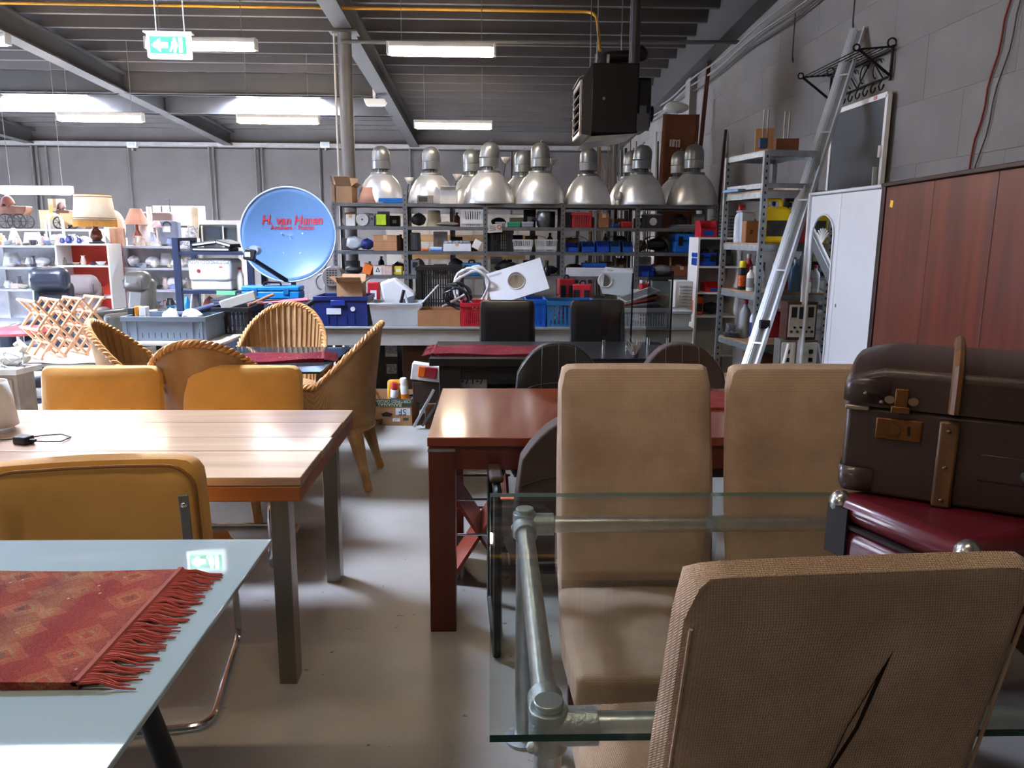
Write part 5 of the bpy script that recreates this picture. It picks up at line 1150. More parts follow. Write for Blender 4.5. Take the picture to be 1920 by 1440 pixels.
baylamp('high bay lamp standing alone with a black cable at its left', 1100, 8.86, .93)
baylamp('high bay lamp hidden behind the one below the heater', 1180, 9.4, .98)
baylamp('high bay lamp with crooked dome below the black heater', 1198, 8.82, .98, R(7))
baylamp('high bay lamp mostly hidden behind the rightmost one', 1268, 9.4, .98)
baylamp('rightmost high bay lamp in front of the tall brown cardboard', 1294, 8.82, 1.0)
Z6, Z5, Z4, Z3 = SZ[6]+.001, SZ[5]+.001, SZ[4]+.001, SZ[3]+.001
FY = SY+.03
def sh(x0, x1, yt, z, Y=FY): a, c, zt = px(x0, x1, Y, yt, y=450); return a, c, zt
# ---- top shelf extras
a, c, zt = sh(602, 660, 350, Z6, 8.5)
for i, (x0, x1, yt, lab) in enumerate(((603, 630, 350, 'open carton of cardboard tubes at the left end of the top shelf'), (632, 662, 352, 'carton crammed with paper tubes beside the peach lampshade'))):
    a, c, zt = sh(x0, x1, yt, Z6, 8.62)
    a2 = max(a, SX[0]-.02)
    t = carton(lab, a2, c, 8.64, .36, Z6, zt+.02, M('a98463', .85), True)
    hx = (c-a2)/2
    for k in range(9):
        xx = -hx+.02+(k % 3)*(2*hx-.04)/2; ob(G().cyl((xx, -.1+.08*(k//3), .01), (xx+.005, -.1+.08*(k//3), zt-Z6+.04+.01*(k % 2)), .016, n=10), 'paper_tube', M('cfc6ba', .8), t)
def shade(label, cx_, cy_, z, r0, r1, h, mat, name='lampshade'):
    t = T(name, label, 'lampshade', (cx_, cy_, z)); ob(G().shell([(r0, 0), (r1, h)], n=32), 'shade', mat, t, solid=.003)
    ob(G().tube([(r0*math.cos(k*math.pi/16), r0*math.sin(k*math.pi/16), 0.003) for k in range(32)], .003, 5, closed=True), 'lower_ring', mat, t); ob(G().tube([(r1*math.cos(k*math.pi/16), r1*math.sin(k*math.pi/16), h) for k in range(32)], .003, 5, closed=True), 'upper_ring', mat, t); return t
a, c, zt = sh(673, 718, 352, Z6, 8.72); shade('plain peach lampshade on the top shelf in front of the first bay lamp', (a+c)/2, 8.73, Z6, (c-a)/2*1.05, (c-a)/2*.55, zt-Z6, M('b98a72', .8, 0, .05))
a, c, zt = sh(712, 760, 371, Z6); plain('blue_folder', 'bright blue plastic lid lying on the top shelf by the tall post', 'lid', a, c-.02, 8.62, .2, Z6, zt, M('1a78c8', .35), parts=panel_part('front_lip', M('145fa3', .35), -1, 1, .2, .8))
a, c, zt = sh(783, 813, 366, Z6); plain('silver_device', 'small silver device on the top shelf before the second bay lamp', 'device', a, c, 8.63, .12, Z6, zt, M('8d8a86', .35, .5), parts=panel_part('dark_front', M('3d3b39', .4), -.8, .3, .2, .8))
a, c, zt = sh(826, 857, 356, Z6); carton('small white carton with open lid on the top shelf', a, c, 8.63, .14, Z6, zt, M('cfcac2', .7), True)
for i, (x, yb, yt, lab) in enumerate(((766, 380, 338, 'white desk lamp with bent neck between the first two bay lamps'), (855, 380, 332, 'thin lamp with white cone head behind the white carton'), (1030, 320, 303, 'pale cone lampshade on a stem behind the tall middle bay lamp'), (944, 330, 300, 'white cone lamp head between the middle bay lamps'))):
    Y = 9.07; x_ = UX(x, Y); zt = U(x, yt, Y=Y).z
    t = T('desk_lamp', lab, 'lamp', (x_, Y, Z6))
    ob(G().cyl((0, 0, 0), (0, 0, .012), .05, n=16), 'base', DGREY, t); ob(G().tube([(0, 0, .012), (0.0, 0, (zt-Z6)*.7), (.02, 0, zt-Z6-.03)], .006, 6), 'stem', DGREY, t); ob(G().shell([(.012, -.04), (.055, .03)], (.02, 0, zt-Z6), n=18), 'head', M('d9d6d0', .5), t, solid=.003)
a, c, zt = sh(1150, 1165, 358, Z6); t = T('light_bulb', 'clear globe bulb lying between two bay lamps on the top shelf', 'bulb', ((a+c)/2, 8.68, Z6)); ob(G().ell((0, 0, .10), (.05, .05, .055)), 'globe', M('c9cccd', .1, 0, .03, alpha=.6), t); ob(G().cyl((0, 0, 0), (0, 0, .05), .02, n=12), 'cap', M('e0dfdc', .4), t)
# ---- shelf below (z 1.60)
def reel(label, cx_, cy_, z, r, w_, mat): 
    t = T('paper_reel', label, 'reel', (cx_, cy_, z)); ob(G().cyl((0, -w_/2, r), (0, w_/2, r), r, n=28), 'roll', mat, t, bev=.004); ob(G().cyl((0, -w_/2-.002, r), (0, -w_/2, r), r*.14, n=14), 'core_hole', BLACK, t); return t
a, c, zt = sh(634, 651, 392, Z5); reel('grey paper roll at the left end of the second shelf', (a+c)/2+.05, 8.72, Z5, .055, .12, M('8a8580', .8))
a, c, zt = sh(643, 667, 402, Z5); carton('small white carton beside the round grey reel', a+.04, c, 8.63, .1, Z5, zt, M('d3d2ce', .7))
a, c, zt = sh(668, 692, 398, Z5); reel('round pale reel standing on edge on the second shelf', (a+c)/2, 8.68, Z5, (c-a)/2, .08, M('b5b4b0', .5))
a, c, zt = sh(694, 703, 404, Z5); plain('grey_box', 'small grey speaker box beside the lime green box', 'box', a, c, 8.63, .08, Z5, zt, M('5d6166', .5), parts=lambda t, hx, hy, h: ob(G().cyl((0, -hy-.002, h*.7), (0, -hy, h*.7), hx*.5, n=12), 'cone', BLACK, t))
a, c, zt = sh(705, 726, 401, Z5); plain('lime_box', 'lime green faced black box on the second shelf', 'box', a, c, 8.63, .12, Z5, zt, M('1d1f1f', .4), parts=panel_part('lime_face', M('a9c41f', .5), -.85, .85, .1, .95))
a, c, zt = sh(800, 828, 395, Z5, 8.85); shade('cream lampshade standing on the second shelf', (a+c)/2, 8.88, Z5, (c-a)/2, (c-a)/2*.8, zt-Z5, M('e8d6b4', .8, 0, .04))
a, c, zt = sh(818, 862, 408, Z5); blob('grey_cloth', 'crumpled grey cloth lying before the cream lampshade', 'cloth', ((a+c)/2, 8.68, Z5), ((c-a)/2, .06, .025), M('77706c', .9))
a, c, zt = sh(866, 912, 393, Z5); basket('white wire basket on the second shelf by the third post', a, c-.03, 8.63, .25, Z5, zt, M('d5d4d0', .4), n=9)
a, c, zt = sh(925, 948, 416, Z5); plain('grey_tray', 'flat grey tray left of the green one on the second shelf', 'tray', a+.02, c-.003, 8.63, .2, Z5, zt, M('6d7174', .5), parts=panel_part('lip', GRY, -1, 1, .7, 1))
a, c, zt = sh(952, 976, 416, Z5); plain('green_tray', 'flat green box lying on the second shelf', 'tray', a, c, 8.63, .2, Z5, zt, M('1f7a5a', .5), parts=panel_part('lip', M('2a9a72', .5), -1, 1, .7, 1))
a, c, zt = sh(978, 1000, 416, Z5); plain('grey_tray', 'flat grey tray right of the green one on the second shelf', 'tray', a, c, 8.63, .2, Z5, zt, M('7c8083', .5), parts=panel_part('lip', GRY, -1, 1, .7, 1))
a, c, zt = sh(1006, 1037, 396, Z5); t = T('metal_kettle', 'dull steel pot with spout near the fourth post', 'pot', ((a+c)/2, 8.75, Z5)); hx = (c-a)/2; ob(G().lathe([(hx*.75, 0), (hx*.95, .03), (hx*.95, zt-Z5-.03), (hx*.8, zt-Z5)], n=20), 'body', M('7d7f80', .3, .8), t); ob(G().tube([(-hx*.85, 0, .08), (-hx*1.3, 0, .1), (-hx*1.8, 0, .06)], [.02, .014, .01], 8), 'spout', M('6d6f70', .3, .8), t)
a, c, zt = sh(1072, 1108, 398, Z5); crate('small red lattice crate on the second shelf', a, c, 8.63, .2, Z5, zt, M('a32a2c', .45), nb=6, nz=4)
a, c, zt = sh(1058, 1070, 398, Z5); crate('narrow black lattice basket left of the small red crate', a+.012, c-.004, 8.63, .2, Z5, zt, BLACK, nb=3, nz=4)
a, c, zt = sh(1122, 1141, 400, Z5); carton('small upright brown carton on the second shelf', a, c, 8.63, .1, Z5, zt, M('8a5c40', .85))
a, c, zt = sh(1164, 1190, 415, Z5); plain('red_box', 'low red box at the right of the second shelf', 'box', a, c-.03, 8.63, .12, Z5, zt, RED, parts=panel_part('front_panel', M('8f1820', .5), -.8, .8, .2, .8))
a, c, zt = sh(1148, 1160, 420, Z5); plain('blue_box', 'tiny blue box beside the low red box', 'box', a, c, 8.63, .1, Z5, zt, BLUE, parts=panel_part('front_panel', NAVY, -.8, .8, .2, .8))
a, c, zt = sh(1208, 1240, 398, Z5); plain('scale_device', 'dark kitchen scale at the left of the last bay', 'device', a, c, 8.65, .2, Z5, zt-.03, M('2c2d2f', .4), parts=lambda t, hx, hy, h: [ob(G().box(-hx*1.1, hx*1.1, -hy*.8, hy*.8, h, h+.012), 'pan', STEEL, t), ob(G().cyl((0, -hy-.003, h*.5), (0, -hy, h*.5), h*.3, n=18), 'dial', M('c9c8c4', .5), t)])
for k in range(3):
    a, c, zt = sh(1262, 1312, 415, Z5); S(G().obox(((a+c)/2+.03*k-.03, 8.78, Z5+.008+.013*k), (c-a, .26, .012), (0, 0, R(4*k-3))), 'placemat', ['lowest grey flat mat stacked in the last bay', 'middle grey flat mat stacked in the last bay', 'topmost pale flat mat stacked in the last bay'][k], 'mat', M(['8d8f90', '77797b', 'a3a5a6'][k], .6), group='flat mats in the last bay', bev=.003)
# ---- shelf z 1.335
a, c, zt = sh(632, 668, 445, Z4); blob('plastic_bag', 'shiny clear plastic bag at the left of the third shelf', 'bag', ((a+c)/2+.07, 8.72, Z4), (.1, .08, .07), M('c3c6c8', .2, 0, .1), .2)
a, c, zt = sh(668, 698, 457, Z4); blob('blue_bag', 'crumpled dark blue bag beside the brown carton', 'bag', ((a+c)/2+.02, 8.70, Z4), (.085, .07, .06), M('232f6b', .4, 0, .3, 20), .2)
def brown_marks(t, hx, hy, h): ob(G().box(-hx, hx, -hy-.001, -hy, h*.58, h*.6), 'crease', M('8a6242', .85), t)
a, c, zt = sh(700, 744, 441, Z4); carton('plain brown cardboard box on the third shelf', a, c, 8.63, .3, Z4, zt, M('ae7d58', .85), marks=brown_marks)
a, c, zt = sh(765, 781, 436, Z4); plain('dark_bin', 'narrow dark grey bin just right of the tall post', 'bin', a+.02, c+.02, 8.63, .3, Z4, zt, M('2f3134', .5), bev=.02, parts=panel_part('front_rib', DGREY, -.2, .2, .1, .9))
a, c, zt = sh(789, 803, 466, Z4); plain('orange_box', 'small orange box on the third shelf', 'box', a, c, 8.63, .08, Z4, zt, M('d96a1f', .5), parts=panel_part('print', M('a84c10', .5), -.5, .5, .3, .7))
a, c, zt = sh(806, 828, 463, Z4); plain('blue_carton', 'small blue and white carton on the third shelf', 'box', a, c, 8.63, .1, Z4, zt, M('b9c9d9', .5), parts=panel_part('blue_strip', M('1f6fc0', .5), -1, 1, .05, .4))
a, c, zt = sh(831, 883, 457, Z4); t = carton('long white carton full of small parts on the third shelf', a, c, 8.63, .24, Z4, zt, M('d5d8de', .6)); hx = (c-a)/2
for k in range(7): ob(G().ell((-hx*.8+k*hx*.26, -.03+.02*(k % 3), zt-Z4+.012), (.03, .03, .022)), 'small_part', M('b9bdc2', .35), t)
a, c, zt = sh(886, 902, 450, Z4); S(G().obox(((a+c)/2, 8.66, Z4+.075), (.085, .03, .1), (0, R(28), 0)), 'white_block', 'white square plate leaning by the long white carton', 'plate', WHITE, bev=.006)
a, c, zt = sh(916, 962, 432, Z4); crate('black folding crate on the third shelf under the warning card', a+.02, c, 8.63, .34, Z4, zt, M('18191b', .45, 0, .2), nb=8, nz=6)
a, c, zt = sh(962, 1000, 449, Z4); basket('pale grey slotted basket on the third shelf, left of the finer one', a, c-.01, 8.63, .2, Z4, zt, M('c3c6c6', .45), n=10)
a, c, zt = sh(1004, 1048, 449, Z4); basket('pale grey fine mesh basket next to the fourth post', a, c-.02, 8.63, .2, Z4, zt, M('b5b9b9', .45), n=16)
p = U(925, 428, Y=8.58); t = T('warning_card', 'grey card with red prohibition sign hanging on the shelving', 'card', (p.x+.02, 8.585, p.z)); t.rotation_euler = (0, R(-5), 0)
ob(G().box(-.075, .075, -.002, .002, -.045, .045), 'card', M('b5b2aa', .6), t); ob(G().tube([(.045+.02*math.cos(k*math.pi/10), -.004, .01+.02*math.sin(k*math.pi/10)) for k in range(20)], .004, 5, closed=True), 'red_ring', M('b32025', .5), t); ob(G().box(-.06, .01, -.003, -.002, -.02, -.012).box(-.06, .01, -.003, -.002, 0, .008).box(-.06, .0, -.003, -.002, .02, .026), 'text_lines', M('5d5a55', .6), t)
def stackbin(label, a, c, Y, z, h, mat, d=.22):
    t = T('stacking_bin', label, 'bin', ((a+c)/2, Y+d/2, z), 0, 'blue stacking bins'); hx = (c-a)/2; th = .004
    ob(G().box(-hx, hx, -d/2, d/2, 0, th), 'floor', mat, t); ob(G().box(-hx, hx, d/2-th, d/2, th, h), 'back_wall', mat, t); ob(G().box(-hx, hx, -d/2, -d/2+th, th, h*.5), 'front_lip', mat, t)
    for s in (-1, 1): ob(G().prism([(-d/2+th, th), (d/2-th, th), (d/2-th, h), (-d/2+.06, h), (-d/2+th, h*.5)], s*hx-(th if s > 0 else 0), s*hx+(th if s < 0 else 0), 'yz'), 'side_wall', mat, t)
    ob(G().box(-hx*.6, hx*.6, -d/2-.002, -d/2, h*.1, h*.4), 'label_holder', M('164a9e', .35), t)
for i, (x0, x1, yt, mcol, lab) in enumerate(((1062, 1085, 455, '0f3fa8', 'first blue stacking bin from the left on the third shelf'), (1091, 1116, 453, '1250b0', 'second blue stacking bin from the left on the third shelf'), (1119, 1143, 452, '1547b5', 'middle blue stacking bin on the third shelf'), (1145, 1164, 452, '18599c', 'fourth blue stacking bin, paler than its neighbours'), (1168, 1191, 453, '1a4f92', 'fifth blue stacking bin nearest the right post'))):
    a, c, zt = sh(x0, x1, yt, Z4); stackbin(lab, a+.003, c-.004 if i < 4 else c-.02, 8.63, Z4, zt-Z4, M(mcol, .4))
for i, (x, lab) in enumerate(((1082, 'dark steel mudguard arch behind the first blue bins'), (1155, 'dark steel mudguard arch behind the last blue bins'), (1008, 'chrome arch behind the fine mesh basket'), (1225, 'black wheel arch in the last bay'))):
    r_ = .16; Y = 8.93; X = UX(x, Y)
    g = G(); pts = arc((X, Y, Z4), r_, 0, math.pi, 20, 'xz'); 
    for q in (-.07, .07): pass
    def fa(u, v, X=X, Y=Y, r_=r_): th = math.pi*u; return (X+r_*math.cos(th), Y-.07+.14*v, Z4+r_*1.1*math.sin(th))
    S(G().grid(fa, 20, 4), 'mudguard', lab, 'mudguard', M('2e2f30' if i in (0, 1, 3) else 'a9abac', .3, .7), solid=.004)
a, c, zt = sh(1266, 1312, 438, Z4); toolcase('large bright blue case in the last bay of the shelving', a, min(c, SX[-1]-.06), 8.63, .3, Z4, zt, M('0f64c0', .4))
a, c, zt = sh(1218, 1258, 452, Z4); blob('dark_bag', 'heap of black bags in the last bay', 'bag', ((a+c)/2, 8.8, Z4), (.12, .1, .07), M('141416', .5), .2)
# ---- shelf z 1.07
a, c, zt = sh(640, 672, 505, Z3); blob('black_cable_heap', 'heap of black cables at the left of the low shelf', 'cable', ((a+c)/2+.03, 8.7, Z3), (.11, .07, .045), M('141416', .5), .25)
a, c, zt = sh(676, 698, 491, Z3); S(G().obox(((a+c)/2, 8.68, Z3+.065), (.1, .08, .11), (0, R(20), 0)), 'orange_box', 'tilted orange box on the low shelf by the triangle carton', 'box', M('e0702a', .5), bev=.006)
def tri(t, hx, hy, h):
    ob(G().box(-hx*.95, -hx*.1, -hy-.002, -hy, h*.08, h*.92), 'white_label', M('d9d0cc', .6), t); ob(G().prism([(-hx*.75, h*.35), (-hx*.25, h*.35), (-hx*.5, h*.85)], -hy-.0035, -hy-.002), 'triangle', BLACK, t, smooth=0); ob(G().prism([(-hx*.62, h*.43), (-hx*.38, h*.43), (-hx*.5, h*.68)], -hy-.0045, -hy-.0035), 'triangle_inner', M('d9d0cc', .6), t, smooth=0)
    ob(G().box(hx*.0, hx*.9, -hy-.002, -hy, h*.08, h*.92), 'print', M('c4aaa0', .6, 0, .2, 40), t)
a, c, zt = sh(698, 734, 498, Z3); carton('white carton with a black triangle on the low shelf', a, c, 8.63, .14, Z3, zt, M('b08a78', .8), marks=tri)
a, c, zt = sh(738, 758, 497, Z3); plain('yellow_level', 'small yellow spirit level box beside the tall post', 'box', a, c-.025, 8.63, .06, Z3, zt-.01, M('c9b21f', .4), bev=.015, parts=panel_part('vial', M('d7dbc0', .3), -.6, .6, .35, .7))
a, c, zt = sh(866, 902, 494, Z3); toolcase('teal blue tool case on the low shelf behind the black crate', a, c, 8.63, .25, Z3, zt, M('1268a0', .4))
a, c, zt = sh(766, 782, 487, Z3); plain('grey_device', 'small grey instrument beside the tall post on the low shelf', 'device', a+.02, c+.02, 8.63, .1, Z3, zt, M('6b7176', .4), parts=panel_part('screen', BLACK, -.6, .6, .5, .85))
a, c, zt = sh(925, 972, 490, Z3); blob('black_tool_heap', 'heap of black hand tools behind the white holed panel', 'tools', ((a+c)/2, 8.75, Z3), (.12, .1, .075), M('1b1b1d', .4, 0, .3, 25), .25)
t = T('cat_statuette', 'black cat statuette on the low shelf left of the fourth post', 'statuette', (UX(1026, 8.7), 8.7, Z3)); ob(G().lathe([(.035, 0), (.045, .03), (.035, .08), (.018, .12), (.02, .13)], n=14).ell((0, -.005, .145), (.022, .022, .022)), 'body', M('101012', .3), t)
for s in (-1, 1): ob(G().cyl((s*.012, 0, .155), (s*.016, 0, .18), .008, .001, n=6), 'ear', M('101012', .3), t)
a, c, zt = sh(1062, 1191, 502, Z3); S(G().box(a, c-.02, 8.6, 8.66, Z3, zt), 'white_profile', 'long white plastic profile along the front of the low shelf', 'profile', M('c9cdd1', .4), bev=.004)
a, c, zt = sh(1095, 1140, 494, Z3); plain('blue_tray', 'flat blue tray on the low shelf under the bins', 'tray', a, c, 8.68, .2, Z3, zt, M('1a3fa0', .4), parts=panel_part('lip', BLUE, -1, 1, .8, 1))
a, c, zt = sh(1140, 1186, 485, Z3); blob('grey_cloth', 'pale grey rag on the low shelf beside the blue tray', 'cloth', ((a+c)/2-.03, 8.76, Z3), (.12, .08, .05), M('9b9a97', .8), .2)
a, c, zt = sh(1062, 1092, 484, Z3); blob('black_bag', 'black bag at the left of the fifth bay on the low shelf', 'bag', ((a+c)/2+.03, 8.78, Z3), (.1, .08, .06), M('161618', .6), .2)
a, c, zt = sh(1198, 1225, 503, Z3); stackbin('low blue stacking bin in the last bay', a+.03, c+.02, 8.63, Z3, zt-Z3+.02, M('1547b5', .4))
a, c, zt = sh(1264, 1298, 500, Z3); carton('small reddish brown carton in the last bay of the low shelf', a, c, 8.63, .16, Z3, zt, M('7d4a34', .8))
a, c, zt = sh(1228, 1268, 487, Z3); blob('plastic_bag', 'grey plastic bag beside the reddish carton', 'bag', ((a+c)/2, 8.74, Z3), (.11, .08, .06), M('8a8c8e', .35), .22)
# rear rows on the shelves: boxes, bags and bottles in shadow
rs = random.Random(11); BAY = ['first', 'second', 'third', 'fourth', 'last']; BRD = {5: 'second', 4: 'third', 3: 'low'}
for zi in (5, 4, 3):
    gap = .215 if zi != 5 else .2
    for bi, (a, c) in enumerate(zip(SX, SX[1:])):
        for k in range(4):
            x = a+.12+(c-a-.24)*k/3+rs.uniform(-.03, .03); y = SY+.37+rs.uniform(-.03, .04); z = SZ[zi]+.001
            col, hx_ = rs.choice((('black', '1a1a1c'), ('brown', '6b4630'), ('white', 'd3d3d0'), ('dark grey', '3c3d40'), ('rust brown', '7d4a33'), ('navy', '232c4a'), ('pale grey', 'a9abad'), ('kraft', 'a17850')))
            lab = '%s %%s at the back of the %s shelf, %s bay, %s from the left' % (col, BRD[zi], BAY[bi], ('first', 'second', 'third', 'fourth')[k])
            kd = rs.choice(('box', 'bag', 'bottle', 'box')); m_ = M(hx_, .6, 0, .15); h = rs.uniform(.1, gap)
            if kd == 'box': plain('stored_box', lab % 'box', 'box', x-rs.uniform(.05, .09), x+rs.uniform(.05, .09), y-.05, .12, z, z+h, m_, parts=panel_part('end_label', M('b9b5ad', .6), -.4, .4, .3, .6), group='things at the back of the shelves')
            elif kd == 'bag': blob('stored_bag', lab % 'bag', 'bag', (x, y, z), (.09, .07, h/2*.85), m_, .18, group='things at the back of the shelves')
            else: bottle(lab % 'bottle', x, y, z, min(h+.03, gap-.01), .035, m_, BLACK, group='things at the back of the shelves')
# boards and panels standing behind the shelving
plain('white_cupboard', 'low white cupboard behind the left half of the shelving', 'cupboard', -1.4, .95, 10.6, .5, 0, 1.78, M('c9c6c0', .6), parts=lambda t, hx, hy, h: [ob(G().box(-hx+.02+k*hx*.5, -hx+hx*.5*(k+1)-.02, -hy-.012, -hy, h*.05, h*.97), 'door', M('d3d0ca', .55), t) for k in range(4)])
for i, (z, lab) in enumerate(((1.42, 'long pale wooden board behind the third shelf'), (1.2, 'long pale wooden board behind the low shelf'))):
    t = T('wall_board', lab, 'board', (-.35, 10.2, 0)); ob(G().box(-.8, .8, -.02, .0, z, z+.09), 'board', WOOD('b98f5d', 'dcb888', .5), t)
    for s in (-.6, .6): ob(G().box(s-.03, s+.03, 0, .04, 0, z+.09), 'upright', DGREY, t)
for i in range(26):
    x = 1.28+.036*i+random.uniform(-.012, .012); h = random.uniform(2.35, 2.85); w_ = random.choice((.012, .018, .03)); m_ = random.choice((M('8d8a86', .4, .4), M('b9b6b0', .5), M('5d5a57', .5), M('75604c', .6), M('3f3d3b', .5)))
    S(G().bar((x, 10.0+.04*(i % 4), 0), (x+random.uniform(-.008, .008), 10.4+.04*(i % 4), h), w_, .02), 'stored_rail', 'upright rail leaning behind the shelving, number %s from the left in the bundle' % ['one', 'two', 'three', 'four', 'five', 'six', 'seven', 'eight', 'nine', 'ten', 'eleven', 'twelve', 'thirteen', 'fourteen', 'fifteen', 'sixteen', 'seventeen', 'eighteen', 'nineteen', 'twenty', 'twenty one', 'twenty two', 'twenty three', 'twenty four', 'twenty five', 'twenty six'][i], 'rail', m_, group='rails leaning behind the shelving')
# a support for the leaning rails
t = T('storage_stand', 'dark steel frame holding the leaning rails upright', 'frame', (1.75, 10.56, 0)); ob(G().box(-.6, .6, 0, .04, 1.9, 1.95), 'crossbar', DGREY, t)
for s in (-.58, .58): ob(G().box(s-.02, s+.02, 0, .04, 0, 1.9), 'upright', DGREY, t)
# tall cardboard leaning at the wall, poles
p0 = U(1225, 375, Y=9.3); p1 = U(1255, 210, Y=9.6)
t = T('flat_carton', 'tall flattened brown cardboard with white tape letters leaning in the corner', 'cardboard', (2.3, 9.35, 0))
def cb(u, v): x = UX(1226, 9.7)+(.46)*u+.12*v; return (x, 9.78+.25*v+.03*math.sin(u*3), .0+v*U(1255, 212, Y=9.95).z)
ob(G().grid(cb, 8, 12), 'sheet', M('6d4129', .85, 0, .12, 6), t, W=True, solid=.012)
for k, (dx, dz, w_, h_) in enumerate(((0, 0, .022, .085), (.035, .0, .03, .09), (.075, -.012, .018, .08), (.075, .03, .05, .016), (.108, -.005, .018, .09))):
    c0 = U(1262, 268, Y=9.95); S2 = ob(G().obox((c0.x-.03+dx, 9.955, c0.z+dz), (w_, .008, h_), (R(8), 0, 0)), 'tape_strip', M('b9b4ae', .6), t, W=True)
blob('plastic_bag', 'white plastic bag bunched on top of the tall cardboard', 'bag', (U(1268, 205, Y=10).x, 10.03, U(1255, 212, Y=9.95).z-.005), (.17, .08, .07), M('c9cccd', .3), .2)
a = U(1332, 45, X=XR-.06); c = U(1300, 200, X=XR-.3)
S(G().bar((XR-.35, c.y-.1, 0), (XR-.03, a.y, a.z), .05, .03), 'wooden_pole', 'long brown wooden pole leaning against the block wall', 'pole', WOOD('3f2219', '5c3626', .6, 'Z'))
S(G().bar((XR-.2, 9.25, 0), (XR-.03, 9.45, 2.75), .03, .03), 'short_pole', 'shorter dark pole leaning beside the tall cardboard', 'pole', WOOD('2b1a15', '402821', .6, 'Z'))
# ================================================================== right side
# white melamine shelf unit
a, c = UX(1302, 7.3, 600), 2.35; WY = 7.3
t = T('white_shelf_unit', 'narrow white shelf unit between the shelving and the metal rack', 'shelf unit', ((a+c)/2, WY+.17, 0))
ws = [.05, .40, UZ(592, WY, 1330), UZ(548, WY, 1330)+.0, UZ(499, WY, 1330), UZ(445, WY, 1330)]
for s in (a, c-.018): ob(G().box(s, s+.018, WY, WY+.34, 0, ws[-1]), 'side_panel', WHITE, t, W=True)
for z in ws: ob(G().box(a+.018, c-.018, WY, WY+.34, z-.018, z), 'shelf', WHITE, t, W=True)
ob(G().box(a, c, WY+.34, WY+.346, 0, ws[-1]), 'back_panel', M('b9bcbd', .6), t, W=True)
def ws_(x0, x1, yt, k, Y=None): A, C, zt = px(x0, x1, Y or WY+.02, yt, y=500); return A, C, zt
A, C, zt = ws_(1311, 1341, 413, 5); stackbin('red stacking bin on top of the white shelf unit', A, C, WY+.02, ws[5]+.001, zt-ws[5], RED)
A, C, zt = ws_(1343, 1380, 401, 5); t = T('wire_tray', 'black wire letter tray on the white shelf unit', 'tray', ((A+C)/2, WY+.16, ws[5]+.001)); hx = (C-A)/2; h = zt-ws[5]
for k in range(7): ob(G().tube([(-hx, .12, .01+k*h/7), (-hx, -.12, .01+k*h/7), (hx, -.12, .01+k*h/7), (hx, .12, .01+k*h/7)], .005, 6), 'wire', BLACK, t)
for s in (-1, 1): ob(G().box(s*hx-.006, s*hx+.006, -.126, -.114, 0, h), 'upright', BLACK, t)
A, C, zt = ws_(1304, 1343, 474, 4); toolcase('small blue tool box on the second board of the white unit', A+.005, C, WY+.01, .2, ws[4]+.001, zt, M('1245a8', .35))
A, C, zt = ws_(1345, 1370, 468, 4); plain('black_radio', 'black radio beside the small blue tool box', 'radio', A, C, WY+.02, .16, ws[4]+.001, zt, M('1a1b1e', .4), parts=lambda t, hx, hy, h: [ob(G().cyl((hx*.4, -hy-.004, h*.4), (hx*.4, -hy, h*.4), h*.25, n=16), 'speaker', DGREY, t), ob(G().box(-hx*.8, -hx*.1, -hy-.003, -hy, h*.3, h*.7), 'display', M('9aa0a4', .3), t), ob(G().tube([(-hx*.8, 0, h), (-hx*1.2, 0, h+.12)], .003, 5), 'antenna', STEEL, t)])
A, C, zt = ws_(1326, 1358, 530, 3); stackbin('red handled bin on the third board of the white unit', A, C, WY+.01, ws[3]+.001, max(.05, zt-ws[3]), M('c01f22', .35))
A, C, zt = ws_(1303, 1324, 545, 2); jerry('orange jerrycan at the foot of the white shelf unit', (A+C)/2+.012, WY+.12, ws[2]+.001, (C-A)*.95, .12, min(.22, zt-ws[2]), M('d9531e', .4))
A, C, zt = ws_(1318, 1356, 562, 2); blob('black_bag', 'black bag with red lining beside the orange jerrycan', 'bag', ((A+C)/2+.03, WY+.12, ws[2]+.001), ((C-A)/2, .08, .055), M('151517', .6), .15)
# galvanised corner rack
NX, NY = 1.955, 5.62; dl = V((-.10, .58, 0)); dr = V((.70, .10, 0))
t = T('metal_rack', 'galvanised metal rack with wooden shelves full of bottles by the wall', 'rack', (NX+.3, NY+.3, 0))
RK = [.12, .42, .735, 1.115, 1.475, 1.85]
MDF = WOOD('8a6a4c', 'a98762', .7, 'X', 8)
C0 = V((NX, NY, 0)); CS = [C0, C0+dl, C0+dr, C0+dl+dr]
for i, q in enumerate(CS):
    top = 2.12 if i < 2 else (1.88)
    po = ob(G().box(q.x-.02, q.x+.02, q.y-.002, q.y+.002, 0, top).box(q.x-.02, q.x-.016, q.y, q.y+.035, 0, top), 'post', GALV, t, W=True)
    g = G()
    for k in range(int((top-.5)/.05)): g.box(q.x-.006, q.x+.006, q.y-.0035, q.y-.0018, .52+k*.05, .538+k*.05)
    ob(g, 'punched_holes', BLACK, po, W=True, kind='stuff')
for z in RK:
    P4 = [C0, C0+dr, C0+dr+dl, C0+dl]
    ob(G().prism([(q.x, q.y) for q in P4], z-.012, z, 'xy'), 'shelf_board', MDF, t, W=True)
    for u, v in ((0, 1), (1, 2), (2, 3), (3, 0)): ob(G().bar(P4[u]+V((0, 0, z-.034)), P4[v]+V((0, 0, z-.034)), .006, .044), 'shelf_beam', GALV, t, W=True)
